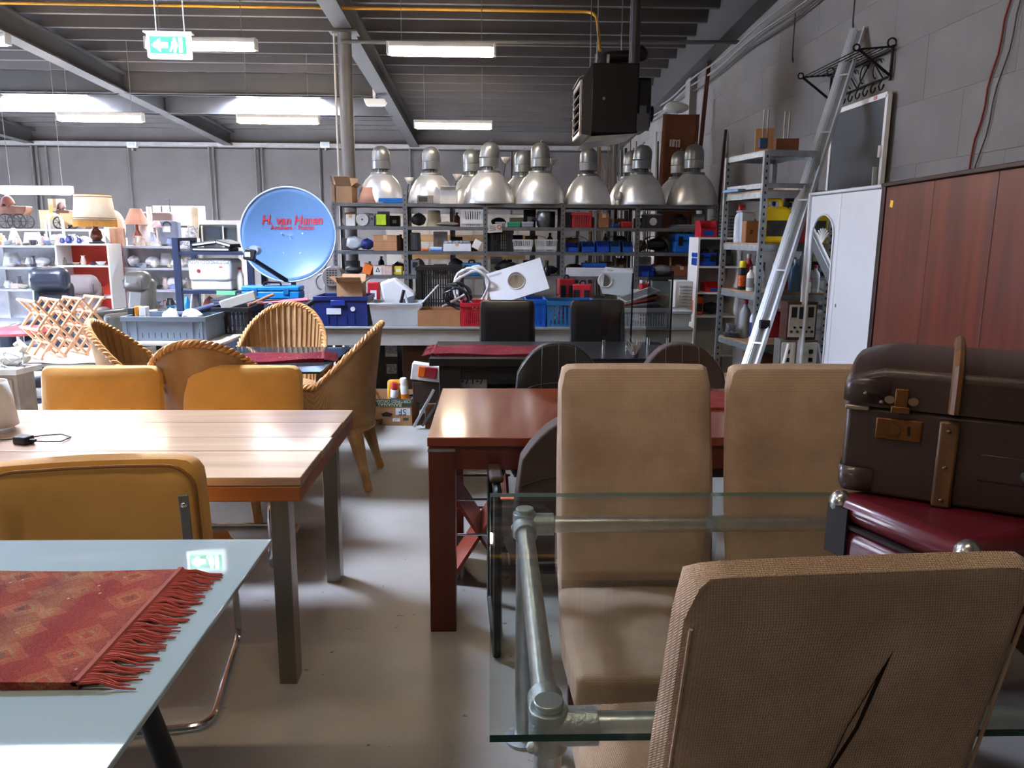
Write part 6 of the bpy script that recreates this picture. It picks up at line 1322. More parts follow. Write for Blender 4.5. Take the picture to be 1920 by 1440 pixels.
# upper small frame
P4 = [C0, C0+dr*.55, C0+dr*.55+dl, C0+dl]
for z in (1.90, 2.12):
    for u, v in ((0, 1), (1, 2), (2, 3), (3, 0)): ob(G().bar(P4[u]+V((0, 0, z-.02)), P4[v]+V((0, 0, z-.02)), .006, .035), 'top_frame_beam', GALV, t, W=True)
for q in (P4[1], P4[2]): ob(G().box(q.x-.018, q.x+.018, q.y-.003, q.y+.003, 1.85, 2.12), 'top_frame_post', GALV, t, W=True)
ob(G().prism([(q.x, q.y) for q in P4], 2.12, 2.125, 'xy'), 'top_plate', GALV, t, W=True)
def rp(u, v, z): q = C0+dl*u+dr*v; return q.x, q.y, z
# clamps on top
x, y, z = rp(.35, .12, 2.126)
t = T('clamp_board', 'small wooden board with blue clamp and rods on top of the metal rack', 'clamp', (x, y, z), R(-10))
ob(G().box(-.07, .06, 0, .02, 0, .17), 'board', WOOD('a9764c', 'c4966a', .6, 'Z'), t); ob(G().box(-.045, .015, -.03, 0, .03, .1), 'clamp_body', M('2d4f73', .4), t, bev=.008); 
for dx in (-.02, .01): ob(G().cyl((dx, -.012, .06), (dx, -.012, .3), .005, n=8), 'rod', STEEL, t)
x, y, z = rp(.4, .38, 2.126)
t = T('wooden_box', 'open brown wooden box with metal rods on top of the metal rack', 'box', (x, y, z), R(-10)); ob(bxw(-.08, .08, -.06, .06, 0, .1, .012), 'body', WOOD('5c3220', '7d4a30', .6), t)
for dx in (-.02, .012): ob(G().cyl((dx, 0, .012), (dx, 0, .3), .005, n=8), 'rod', STEEL, t)
# top board of rack: sheets
x, y, z = rp(.7, .05, 1.851); S(G().obox((x, y, z+.01), (.2, .25, .02), (0, 0, R(10))), 'blue_sheet', 'blue plastic sheet hanging over the corner of the metal rack', 'sheet', M('6f93b8', .4), bev=.004)
# shelf 1.475
z = RK[4]+.001
x, y, _ = rp(.82, .05, z); bottle('white spray bottle with red head at the left of the upper rack shelf', x+.02, y-.03, z, .28, .04, M('d0d8de', .35, alpha=.9), M('b3202c', .4), trig=True)
x, y, _ = rp(.62, .1, z); tub('pale blue measuring jug behind the wooden block', x-.05, x+.05, y-.02, .1, z, z+.24, M('aebccc', .3, 0, .05, alpha=.85), taper=.85, name='measuring_jug', cat='jug')
x, y, _ = rp(.40, .06, z); plain('wood_block', 'brown wooden block on the upper rack shelf', 'block', x-.045, x+.05, y, .1, z, z+.16, M('8a5a38', .7), parts=panel_part('knot', M('4a2a18', .7), -.3, .1, .4, .6))
x, y, _ = rp(.12, .14, z); jerry('yellow jerrycan with black label on the upper rack shelf', x+.03, y-.02, z, .2, .12, .32, M('e0c417', .35), R(-12))
x, y, _ = rp(.0, .27, z); bottle('white square bottle with black cap right of the yellow jerrycan', x+.02, y+.06, z, .29, .058, M('c9c8c0', .4), BLACK, 'square', lab=M('b5b4aa', .6))
x, y, _ = rp(.5, .33, z); bottle('white round bottle with navy cap behind the square one', x, y, z, .31, .045, M('c3c8cc', .4), M('1b2a5a', .4))
x, y, _ = rp(.45, .42, z); bottle('tall pale bottle behind the leaning aluminium profile', x, y, z, .33, .04, M('aab3b8', .4), WHITE)
x, y, _ = rp(.15, .72, z); jerry('dark red jerrycan at the right of the upper rack shelf', x, y, z, .26, .16, .32, M('7d1519', .35), R(8))
# shelf 1.115
z = RK[3]+.001
x, y, _ = rp(.62, .08, z); spraycan('black spray can with yellow cap and rainbow print on the rack', x, y, z, .22, .032, M('1d1d20', .3), M('d9c41f', .4), band=M('c4571f', .4, 0, .6, 60))
x, y, _ = rp(.38, .07, z); bottle('slim white bottle on the middle rack shelf', x, y, z, .18, .028, M('dcdcd8', .4), M('3a3a3c', .4), lab=M('8a8d90', .6))
x, y, _ = rp(.16, .09, z); bottle('white bottle with red cap on the middle rack shelf', x, y, z, .2, .034, M('e0e0dc', .4), RED, lab=M('c9c9c6', .6))
x, y, _ = rp(.55, .22, z); bottle('black and red grease gun bottle behind the white bottles', x, y, z, .34, .035, M('2d2d30', .4), RED, lab=M('c9bfb5', .5))
x, y, _ = rp(.02, .15, z); spraycan('small white can with red button at the rack front', x+.01, y+.045, z, .1, .024, M('dad9d5', .4), M('b3202c', .4))
x, y, _ = rp(.2, .3, z); bottle('pale spray bottle with white trigger left of the aluminium profile', x, y, z, .3, .045, M('aab4b8', .3, alpha=.9), M('d3d3cf', .4), trig=True)
x, y, _ = rp(.25, .52, z); bottle('bottle half filled with blue liquid on the middle rack shelf', x, y, z, .24, .042, M('5f86a8', .2), M('d3d3cf', .4))
x, y, _ = rp(.45, .6, z); bottle('grey blue bottle behind the blue liquid', x, y, z, .25, .036, M('7d8b9b', .3), M('b9bcbe', .4))
x, y, _ = rp(.4, .82, z); bottle('large clear jug with black cap on the middle rack shelf', x-.03, y, z, .37, .09, M('9fb0bb', .25, alpha=.85), BLACK)
x, y, _ = rp(.04, .85, z); t = T('white_bucket', 'white plastic bucket with printed label on the rack', 'bucket', (x, y+.03, z)); ob(G().lathe([(.06, 0), (.072, .2), (.076, .2), (.076, .225), (.0, .228)], n=22), 'body', M('e0e2e2', .4), t); ob(G().shell([(.0655, .05), (.0715, .17)], n=22), 'paper_label', M('9fb4d3', .5, 0, .3, 30), t); ob(G().tube(arc((0, -.078, .2), .06, math.pi, 2*math.pi, 12, 'xz'), .002, 5), 'handle', STEEL, t)
x, y, _ = rp(.2, .72, z); blob('blue_cloth', 'blue rubber glove beside the white bucket', 'glove', (x, y-.05, z), (.03, .04, .07), M('2b66a8', .5), .15)
# shelf .735
z = RK[2]+.001
x, y, _ = rp(.3, .12, z); bottle('white and navy spray bottle on the lower rack shelf', x, y, z, .27, .04, M('d5dae0', .4), M('e3e5e8', .4), trig=True, lab=M('1f2f6b', .4))
x, y, _ = rp(.25, .55, z); bottle('clear blue spray bottle behind the aluminium profile', x, y+.05, z, .25, .045, M('8fb0cc', .3, alpha=.9), RED, trig=True)
x, y, _ = rp(.3, .68, z); bottle('clear spray bottle with red trigger near the radio set', x, y, z, .25, .04, M('a9bccb', .3, alpha=.9), M('a8201f', .4), trig=True)
# more bottles and boxes filling the rack
rq = random.Random(3)
for zi, zn in ((4, 'upper'), (3, 'middle'), (2, 'lower')):
    for k in range(5):
        x, y, _ = rp(.78+rq.uniform(-.04, .06), .2+.16*k, 0); cn, hx_ = rq.choice((('white', 'd9d9d5'), ('pale blue', '9fb6cc'), ('grey', '8d9092'), ('red', 'a3262a'), ('black', '242427'), ('dark green', '2f4a3a')))
        bottle('%s bottle at the back of the %s rack shelf, %s from the left' % (cn, zn, ('first', 'second', 'third', 'fourth', 'fifth')[k]), x, y-.05, RK[zi]+.001, rq.uniform(.2, .3), rq.uniform(.03, .045), M(hx_, .4, 0, .08), rq.choice((BLACK, WHITE, RED)), rq.choice(('round', 'square')), group='bottles at the back of the rack')
for zi, lab, hx_ in ((1, 'brown carton on the lowest visible rack shelf', '7d5a3c'), (0, 'grey carton at the foot of the metal rack', '6d6f72')):
    x, y, _ = rp(.5, .45, 0); carton(lab, x-.2, x+.2, y-.15, .28, RK[zi]+.001, RK[zi]+.2, M(hx_, .8))
# bench vice at the left edge
x, y, _ = rp(.85, .02, z); t = T('bench_vice', 'small grey bench vice at the left edge of the lower rack shelf', 'vice', (x+.03, y-.02, z), R(-10)); ob(G().box(-.05, .05, -.06, .06, 0, .03), 'base', M('5d6063', .4, .6), t, bev=.005); ob(G().box(-.03, .03, -.02, .06, .03, .1), 'rear_jaw', M('6d7073', .4, .6), t, bev=.005); ob(G().box(-.03, .03, -.09, -.04, .03, .1), 'front_jaw', M('6d7073', .4, .6), t, bev=.005); ob(G().cyl((0, -.16, .05), (0, -.08, .05), .01, n=10), 'spindle', STEEL, t); ob(G().cyl((-.06, -.15, .05), (.06, -.15, .05), .005, n=8), 'tommy_bar', STEEL, t)
x, y, _ = rp(.12, .5, z); blob('metal_parts', 'heap of dark machine parts on the lower rack shelf', 'parts', (x, y, z), (.12, .09, .06), M('4a443d', .5, .4, .4, 25), .3)
# wooden cased radio chassis hanging below, meter board
p = U(1470, 570, Y=5.55); 
t = T('radio_set', 'old wooden cased radio with white front standing by the wardrobe', 'radio', (U(1490, 600, Y=5.5).x, 5.47, RK[2]+.012)); t.location.z = .80
ob(G().box(-.09, .09, -.05, .08, 0, .27), 'wood_case', WOOD('3a1c12', '54291a', .5, 'Z'), t, bev=.004); fr = ob(G().box(-.075, .045, -.056, -.05, .02, .25), 'front_plate', M('b9b3a6', .5, 0, .15, 20), t)
ob(G().box(-.06, -.02, -.058, -.056, .16, .235).box(-.005, .035, -.058, -.056, .15, .235), 'dark_window', BLACK, fr)
for k in range(5): ob(G().cyl((-.055+.022*k, -.07, .06+.03*(k % 2)), (-.055+.022*k, -.056, .06+.03*(k % 2)), .008, n=10), 'knob', BLACK, fr)
t2 = T('meter_board', 'pale electrical meter board standing below the old radio', 'meter board', (U(1487, 640, Y=5.5).x, 5.47, 0))
ob(G().box(-.12, .12, -.04, .08, 0, .80), 'box', M('6b6a64', .6), t2, bev=.004); ob(G().box(-.11, -.01, -.05, -.04, .55, .78), 'meter', M('cfcabd', .5, 0, .1), t2, bev=.006); ob(G().box(.01, .11, -.05, -.04, .55, .78), 'fuse_panel', M('c4bfb2', .5, 0, .15), t2, bev=.006)
for k in range(3): ob(G().box(-.08, -.05, -.054, -.05, .58+.06*k, .61+.06*k), 'switch', BLACK, t2)
for k in range(4): ob(G().tube([(-.06+.03*k, -.045, .55), (-.08+.03*k, -.08, .45), (-.1+.05*k, -.07, .3)], .005, 6), 'wire', BLACK if k % 2 else M('8d2a22', .5), t2)
# leaning aluminium profile
TOP = V((XR-.045, 6.12, U(1585, 68, X=XR-.05).z)); BOT = V((1.52, 4.93, 0.0))
d = (TOP-BOT).normalized(); sd = d.cross(V((0, 0, 1))).normalized(); nn = sd.cross(d).normalized()
if nn.y > 0: nn = -nn
t = T('aluminium_profile', 'long aluminium channel profile leaning from the floor to the block wall', 'profile', BOT)
AL = M('dfe3e6', .4, .3, .06); AL2 = M('b5babd', .4, .4, .06)
for off, wd, m_, nm in ((-.042, .034, AL, 'side_rail'), (.044, .012, AL, 'side_rail'), (-.018, .006, AL2, 'inner_rail')):
    ob(G().bar(BOT+sd*off+V((0, 0, .0)), TOP+sd*off, wd, .045, up=nn), nm, AL, t, W=True)
ob(G().bar(BOT+sd*.01-nn*.018, TOP+sd*.01-nn*.018, .07, .004, up=nn), 'web_sheet', AL2, t, W=True)
for k in (.1, .26, .42, .58, .74, .88):
    q = BOT.lerp(TOP, k); ob(G().bar(q-sd*.03+nn*.022, q+sd*.048+nn*.022, .012, .004, up=nn), 'clip', AL, t, W=True)
q = BOT.lerp(TOP, .3); ob(G().obox(q+sd*.02+nn*.03, (.07, .04, .06)), 'black_clamp', BLACK, t, W=True, bev=.008)
S(G().bar((U(1465, 680, Y=5.3).x-.1, 5.3, 0), (U(1480, 640, Y=5.35).x, 5.36, .78), .02, .012), 'white_strip', 'short white strip leaning at the foot of the metal rack', 'strip', WHITE)
# punched angle standing behind the wardrobe
S(G().bar((2.70, 5.45, 0), (2.735, 5.62, U(1558, 312, Y=5.6).z), .035, .012), 'punched_angle', 'white punched steel angle standing behind the white wardrobe', 'angle bar', M('c9cbcc', .4, .3))
# fly screen
yR, yL = 5.55, 6.42
zt1 = U(1655, 178, X=XR-.05).z; zt0 = U(1563, 215, X=XR-.05).z
t = T('fly_screen', 'white framed fly screen leaning on the block wall behind the wardrobe', 'screen', (XR-.06, 6.0, 1.2))
zt = (zt0+zt1)/2
A = [(XR-.05, yR, zt), (XR-.05, yL, zt), (XR-.05, yL, 1.2), (XR-.05, yR, 1.2)]
for u, v in ((0, 1), (1, 2), (2, 3), (3, 0)): ob(G().bar(A[u], A[v], .03, .035), 'frame_bar', WHITE, t, W=True)
ob(G().box(XR-.055, XR-.045, yR, yL, 1.2, zt), 'mesh', M('55575a', .8, 0, .05), t, W=True)
ob(G().box(XR-.08, XR-.065, yR+.0, yR+.03, zt-.42, zt-.34), 'handle', WHITE, t, W=True); ob(G().box(XR-.071, XR-.066, yR+.14, yR+.18, zt-.012, zt+.012), 'pink_tag', M('d98a90', .6), t, W=True)
for yy_ in (yR+.1, yL-.1): ob(G().box(XR-.06, XR-.04, yy_-.02, yy_+.02, 0, 1.2), 'support_post', WHITE, t, W=True)
# wrought iron coat rack
IR = M('1b1a1a', .5, .5)
yr, yl = 5.62, 6.6; zb_ = U(1645, 152, X=XR-.02).z; zt_ = U(1650, 104, X=XR-.02).z
t = T('iron_coat_rack', 'black wrought iron hat and coat rack on the block wall', 'coat rack', (XR-.02, 6.1, zb_))
ob(G().cyl((XR-.02, yr, zb_), (XR-.02, yl, zb_), .008, n=8), 'lower_rail', IR, t, W=True); ob(G().cyl((XR-.02, yr, zt_), (XR-.02, yl, zt_), .008, n=8), 'upper_rail', IR, t, W=True)
for y in (yr, yl):
    ob(G().cyl((XR-.02, y, zb_-.03), (XR-.02, y, zt_+.03), .011, n=8), 'wall_post', IR, t, W=True)
    ob(G().cyl((XR-.02, y, zb_), (XR-.26, y, zt_), .010, n=8), 'bracket_arm', IR, t, W=True); ob(G().tube(arc((XR-.275, y, zt_+.01), .022, 0, 2*math.pi, 14, 'xz'), .006, 6), 'scroll_end', IR, t, W=True); ob(G().tube(arc((XR-.03, y, zt_+.045), .03, 0, 2*math.pi, 14, 'xz'), .006, 6), 'scroll_end', IR, t, W=True)
    ob(G().cyl((XR-.26, y, zt_), (XR-.02, y, zt_+.02), .007, n=8), 'top_arm', IR, t, W=True)
for k in range(6): xx = XR-.05-.04*k; ob(G().cyl((xx, yr, zt_+.004), (xx, yl, zt_+.004), .004, n=6), 'hat_bar', IR, t, W=True)
for k in range(8):
    y = yr+.08+k*.12; ob(G().tube(arc((XR-.04, y, zb_-.045), .035, 0, -math.pi, 10, 'yz')+[], .006, 6), 'hook', IR, t, W=True); ob(G().cyl((XR-.04, y+.035, zb_-.045), (XR-.02, y+.035, zb_), .005, n=6), 'hook_stem', IR, t, W=True)
for k in range(4):
    y = yr+.2+k*.2; ob(G().tube(arc((XR-.02, y, (zb_+zt_)/2), .065, -1.3, 2.6, 14, 'yz'), .006, 6), 'scroll', IR, t, W=True)
ob(G().tube([(XR-.02, yr+.1, zb_), (XR-.02, yr+.3, zt_), (XR-.02, yr+.5, zb_), (XR-.02, yr+.7, zt_), (XR-.02, yr+.9, zb_)], .006, 6), 'zigzag', IR, t, W=True)
# wardrobes
fa = V((2.16, 4.32, 0)); fb = V((2.03, 3.0, 0)); u = (fb-fa).normalized(); fb2 = fa+u*2.35; dpt = V((-u.y, u.x, 0)); dpt = dpt if dpt.x > 0 else -dpt
rot = math.atan2(u.y, u.x)      # local +x along the front, away from the far end
t = T('brown_wardrobe', 'large reddish brown wooden wardrobe with yellow sticker', 'wardrobe', fa, rot)
DP = .56; sgn = 1     # local +y = depth
WD = WOOD('451505', '6c2a0e', .45, 'Z', 4.5, .15); WDD = M('2c1611', .45)
ob(G().box(0, 2.35, .02, DP, .06, 1.80), 'carcass', WD, t); ob(G().box(0, .05, -.012, .02, 0, 1.81), 'side_frame', WDD, t, bev=.004); ob(G().box(0, 2.35, -.016, DP, 1.795, 1.815), 'cornice', WDD, t, bev=.003); ob(G().box(0, 2.35, 0, DP-.02, 0, .06), 'plinth', WDD, t)
for k in range(4):
    x0 = .055+k*.56; dr_ = ob(G().box(x0, x0+.555, -.004, .019, .07, 1.79), 'door', WD, t, bev=.002)
    if k > 0: ob(G().cyl((x0+.05, -.008, .98), (x0+.05, -.004, .98), .008, n=12), 'keyhole', M('8d8a86', .3, .8), dr_)
ob(G().obox((.14, -.0055, 1.70), (.036, .002, .036), (0, R(10), 0)), 'yellow_sticker', M('e8b820', .6), t)
fa = V((2.22, 5.42, 0)); fb = V((2.235, 4.45, 0)); u = (fb-fa).normalized(); rot = math.atan2(u.y, u.x); LW = (fb-fa).length
t = T('white_wardrobe', 'white wardrobe with arched mirror in its left door', 'wardrobe', fa, rot)
WW = M('d9dadd', .3, 0, .02)
ob(G().box(0, LW, .02, .54, 0, 1.80), 'carcass', WW, t, bev=.006); ob(G().box(-.012, LW+.01, -.02, .54, 1.80, 1.82), 'top', WW, t, bev=.008)
d1 = ob(G().box(0, LW*.46, -.006, .019, .02, 1.795), 'door', WW, t, bev=.004); ob(G().box(LW*.465, LW, -.006, .019, .02, 1.795), 'door', WW, t, bev=.004)
ob(G().box(-.022, .0, -.026, .02, 0, 1.82), 'edge_rail', WW, t, bev=.008)
w_ = LW*.46; hw = .168; cxm = w_*.5; zb1, zt1 = .62, 1.53
arcp = [(cxm+hw*math.cos(a), zt1+.14*math.sin(a)) for a in [math.pi*k/14 for k in range(15)]]
mm = M('c9cfd2', .03, 1.0, 0.0)
ob(G().prism([(cxm-hw, zb1), (cxm+hw, zb1)]+arcp, -.0095, -.0062), 'mirror', mm, d1, smooth=0)
fl = [(cxm+hw*.98*math.cos(a), -.012, zt1+.138*math.sin(a)) for a in [math.pi*k/14 for k in range(15)]]
ob(G().tube([(cxm+hw, -.012, zb1)]+fl+[(cxm-hw, -.012, zb1)], .006, 6, closed=True), 'mirror_frame', WW, d1)
for k in range(7):
    a = math.pi*(k+1)/8; ob(G().tube([(cxm, -.011, zt1-.05), (cxm+.05*math.cos(a)*1.2, -.011, zt1-.02+.05*math.sin(a)), (cxm+.095*math.cos(a), -.011, zt1+.0+.05*math.sin(a))], .0035, 5), 'etched_leaf', WHITE, d1)
ob(G().box(w_*1.04+.03, w_*1.04+.036, -.012, -.006, 1.08, 1.1), 'keyhole', STEEL, t)
# ================================================================== left middle ground
# table under the crates
t = T('crate_table', 'white topped table under the grey and black crates', 'table', (-2.45, 6.0, 0))
ob(G().box(-2.72, -1.92, 5.52, 6.5, .73, .75), 'tabletop', M('dcdad6', .4, 0, .03), t, W=True, bev=.003)
for x in (-2.69, -2.0):
    for y in (5.6, 6.42): ob(G().box(x, x+.05, y, y+.05, 0, .73), 'leg', M('7d7a76', .5), t, W=True)
a, c, z1 = px(230, 386, 5.62, 594, y=620); crate('pale grey stacking crate full of odds and ends behind the wicker chairs', a, c, 5.62, .4, .751, z1, M('66717c', .45, 0, .06), slots=False)
cz = z1; tg = [o_ for o_ in bpy.data.objects if o_.get('label') == 'pale grey stacking crate full of odds and ends behind the wicker chairs'][0]
for k in range(12): ob(G().box(-.25+k*.045, -.244+k*.045, -.2015, -.1995, .02, .06), 'drain_slot', DGREY, tg)
for x_ in (-.27, -.2, .2, .27): ob(G().box(x_-.006, x_+.006, -.209, -.2, .0, cz-.786), 'rib', M('66717c', .45, 0, .06), tg)
for i, (x0, x1, yt, lab, hx_) in enumerate(((262, 275, 575, 'white upright packet in the grey crate', 'd9d8d2'), (240, 252, 577, 'dark jar in the grey crate', '2a2a2e'), (254, 262, 574, 'amber jar in the grey crate', 'c07a1c'), (300, 330, 588, 'crumpled white paper in the grey crate', 'd5d5d2'), (335, 375, 583, 'crumpled newspaper at the right of the grey crate', 'bcbab5'))):
    A, C, zz = px(x0, x1, 5.8, yt, y=580)
    if i < 3: plain('crate_item', lab, 'packet', A, C, 5.78, .07, .765, zz, M(hx_, .5), parts=panel_part('print', M('8a8784', .5), -.6, .6, .4, .7))
    else: blob('crumpled_paper', lab, 'paper', ((A+C)/2, 5.84, cz-.1), ((C-A)/2, .1, .06), M(hx_, .8), .25)
p0 = U(292, 604, Y=5.85); p1 = U(402, 574, Y=6.05); S(G().cyl(p0, p1, .02, .028, n=12), 'umbrella', 'closed navy umbrella lying over the grey crate', 'umbrella', M('2b3350', .7, 0, .2, 30))
A, C, z1 = px(388, 458, 6.02, 577, y=600); crate('black stacking crate between grey crate and wicker chair', A, C+.03, 6.02, .4, .751, z1, M('1b1c1e', .45, 0, .2), nb=8, nz=4)
bz = z1+.001
S(G().obox(U(447, 563, Y=6.15)+V((0, 0, 0)), (.27, .09, .07), (0, R(-17), R(10))), 'white_carton', 'long narrow white carton lying tilted on the black crate', 'box', M('d9d6cf', .6, 0, .04), bev=.004)
def bat(label, q0, q1, m_, r_=.03):
    t = T('cricket_bat', label, 'bat', q0); ob(G().tube([q0, q0.lerp(q1, .35), q0.lerp(q1, .5), q1], [.014, .016, r_, r_*1.1], 10, flat=.55), 'blade', m_, t, W=True); ob(G().tube([q0.lerp(q1, -.12), q0.lerp(q1, .02)], .015, 8), 'grip', M('8a5a4a', .6), t, W=True)
bat('pink toy bat lying across the crates', U(492, 568, Y=6.25), U(578, 562, Y=6.3), M('c9596b', .4))
bat('brown wooden bat lying on the black crate', U(470, 570, Y=6.3), U(512, 552, Y=6.45), WOOD('6d4632', '8d5f45', .5), .02)
t = T('torch', 'black torch lying beside the pink bat', 'torch', U(545, 592, Y=6.2)); q0 = U(552, 590, Y=6.2); q1 = U(588, 565, Y=6.3); ob(G().cyl(q0, q1, .022, n=12), 'barrel', BLACK, t, W=True); ob(G().cyl(q0.lerp(q1, -.25), q0.lerp(q1, .05), .036, .026, n=14), 'head', M('3a3b3d', .3, .5), t, W=True)
t = T('clothes_hanger', 'wooden board hanger standing behind the ribbed wicker chair', 'hanger', (U(507, 570, Y=6.2).x, 6.2, .8)); ob(G().prism([(-.11, 0), (.11, 0), (.05, .12), (-.04, .12)], -.012, .012), 'board', WOOD('a0724c', 'be9268', .6), t); ob(G().tube(arc((0, 0, .15), .025, -1.5, 2.6, 10, 'xz'), .005, 6), 'hook', STEEL, t)
# low dark cabinet carrying case, heater and dish
t = T('low_cabinet', 'low dark cabinet behind the crates under the satellite dish', 'cabinet', (-1.85, 7.15, 0))
ob(G().box(-2.45, -1.53, 6.85, 7.5, 0, .95), 'carcass', M('2c2f3a', .5), t, W=True, bev=.004)
for k in range(2): ob(G().box(-2.43+k*.45, -2.0+k*.45, 6.835, 6.85, .03, .93), 'door', M('33374a', .5), t, W=True, bev=.004)
A, C, z1 = px(452, 561, 6.87, 537, y=545); toolcase('bright blue tool case in front of the satellite dish', A, C, 6.87, .2, .951, z1, M('1478bd', .35), latch=M('0f5a92', .35))
# ventilator heater
t = T('fan_heater', 'grey electric blower with slotted drum beside the satellite dish', 'blower', (max(U(597, 540, Y=6.95).x, -1.4), 7.0, .7565)); HM = M('8d8a88', .4, .4)
hh = U(597, 499, Y=6.95).z-.7565
ob(G().cyl((0, -.08, hh-.09), (0, .1, hh-.09), .09, n=28), 'drum', HM, t, bev=.006); ob(G().box(-.06, .07, -.06, .08, 0, hh-.13), 'stand', HM, t, bev=.006)
g = G()
for k in range(6):
    for q in range(4): g.box(-.045+.025*q, -.03+.025*q, -.083, -.0795, hh-.15+.022*k, hh-.14+.022*k)
ob(g, 'slots', BLACK, t, kind='stuff'); ob(G().tube(arc((-.09, 0, hh-.14), .07, math.pi*.5, math.pi*1.4, 10, 'xz'), .01, 8), 'outlet', HM, t)
# satellite dish
DC = U(540, 440, Y=7.2); rd = .425
t = T('satellite_dish', 'large blue satellite dish printed with red dealer lettering', 'satellite dish', (DC.x, 7.2, DC.z)); t.rotation_euler = (R(-6), 0, R(4))
DM = M('5e80a8', .35, 0, .05, 3)
prof = [(rd*k/10, -.10*(1-(k/10)**2)) for k in range(11)]
mt = Matrix.Rotation(R(90), 3, 'X')
ds = ob(G().shell(prof, n=64, m=mt), 'reflector', DM, t, solid=.005, smooth=60)
ob(G().tube([(rd*math.cos(k*math.pi/32), 0, rd*math.sin(k*math.pi/32)) for k in range(64)], .008, 6, closed=True), 'rim', M('b9cbe0', .35), t)
RT = M('b8323f', .5); WT = M('c3d4e8', .5)
yt = .062
for body, sz, z, shr in (('H. van Hunen', .112, .135, .25), ('Arnhem - Putten', .058, .072, 0)):
    text(body, sz, RT, ds, (.03, yt, z), shear=shr, sx=.88 if shr else 1, bold=.0025 if shr else .001, conform=lambda p: V((p.x, .10*(1-(p.x**2+p.z**2)/rd**2)-.006+(p.y-yt), p.z)))
for q in ((-.07, .02), (.115, .02), (-.06, -.16), (.09, -.16)): ob(G().cyl((q[0], .078, q[1]), (q[0], .09, q[1]), .008, n=10), 'bolt', M('c9d3de', .3, .6), ds)
ln = V((-.25, -.36, -.24)); fo = V((-.02, -.02, -rd+.01))
ar = ob(G().bar(fo, ln, .03, .03), 'feed_arm', BLACK, t); ob(G().obox(ln+V((-.01, 0, .03)), (.1, .06, .1), (0, R(12), 0)), 'receiver_head', M('202226', .4), ar, bev=.012); ob(G().cyl(ln+V((.02, .0, .07)), ln+V((.03, .1, .075)), .04, n=16), 'feed_horn', M('9aa3ae', .4), ar); ob(G().box(ln.x-.045, ln.x+.0, ln.y-.034, ln.y-.03, ln.z+.01, ln.z+.05), 'white_tag', WHITE, ar)
ob(G().cyl((0, .17, -rd-.06), (0, .17, .1), .025, n=12).box(-.12, .12, .125, .2, -.1, .08), 'rear_mount', STEEL, t); ob(G().cyl((0, .17, .951-DC.z+.02), (0, .17, -rd), .03, n=12), 'mast', STEEL, t)
# navy steel rack with white lidded case
RX0, RX1 = UX(329, 7.6), UX(467, 7.6); NV = M('27304a', .5, .3)
t = T('navy_rack', 'navy blue steel rack left of the satellite dish', 'rack', ((RX0+RX1)/2, 7.85, 0))
zt = U(340, 446, Y=7.6).z; rz_ = [.15, .5, U(390, 545, Y=7.6).z, U(390, 472, Y=7.6).z]
for x in (RX0, RX1):
    for y in (7.6, 8.05): ob(G().box(x-.028, x+.028, y-.025, y+.025, 0, zt), 'post', NV, t, W=True)
    ob(G().box(x-.028, x+.028, 7.62, 8.03, zt-.03, zt), 'top_bar', NV, t, W=True)
for z in rz_:
    for y in (7.6, 8.05): ob(G().box(RX0, RX1, y-.015, y+.015, z-.03, z), 'rail', NV, t, W=True)
    ob(G().box(RX0, RX1, 7.6, 8.05, z-.006, z), 'shelf', M('39435c', .5, .2), t, W=True)
A, C, z1 = px(350, 432, 7.6, 486)
t = T('cool_box', 'white lidded case with upside down lettering on the navy rack', 'case', ((A+C)/2, 7.8, rz_[2]+.001)); hx = (C-A)/2; h = z1-rz_[2]; WM = M('d9dadb', .4, 0, .03)
ob(G().box(-hx*.93, hx*.93, -.16, .16, 0, h*.35), 'base', WM, t, bev=.015, seg=3); ld = ob(G().box(-hx, hx, -.18, .18, h*.28, h), 'cover', WM, t, bev=.04, seg=4)
text('POTSMIDDOUVEN', .045, M('55585c', .6), ld, (0, -.182, h*.9), (R(90), R(180), 0)); ob(G().box(hx*.45, hx*.6, -.183, -.18, h*.72, h*.77), 'red_mark', M('d0565a', .6), ld); ob(G().cyl((-hx*.5, -.184, h*.62), (-hx*.5, -.18, h*.62), .018, n=14), 'emblem', M('8d2a35', .6), ld); ob(G().box(-.003, .003, -.1815, -.18, h*.5, h*.8), 'seam', GRY, ld); ob(G().box(hx*.25, hx*.75, -.182, -.18, h*.36, h*.42), 'plate', M('e8e8e8', .4), ld)
for i, (x0, x1, rz2, ry, hh2, lab) in enumerate(((358, 432, 0, 0, .035, 'black flat case at the bottom of the pile on the navy rack'), (358, 405, 5, -8, .03, 'black folder lying tilted on the flat case'), (405, 440, -14, 14, .035, 'black zipped folder on the right of the pile on the navy rack'))):
    A, C = px(x0, x1, 7.65); plain('black_folder', lab, 'folder', A, C, 7.68, .26, rz_[3]+.001+(.036 if i else 0)+(.02 if i else 0), rz_[3]+.036+(.06 if i else 0), M('17181b', .5, 0, .2), bev=.01, parts=panel_part('white_edge', M('c9c4bb', .6), -.9, .9, .3, .7)).rotation_euler = (0, R(ry), R(rz2))
A, C, z1 = px(436, 455, 7.66, 500); bottle('white lotion bottle beside the white case on the navy rack', (A+C)/2-.01, 7.75, rz_[2]+.001, .22, .035, WHITE, RED)
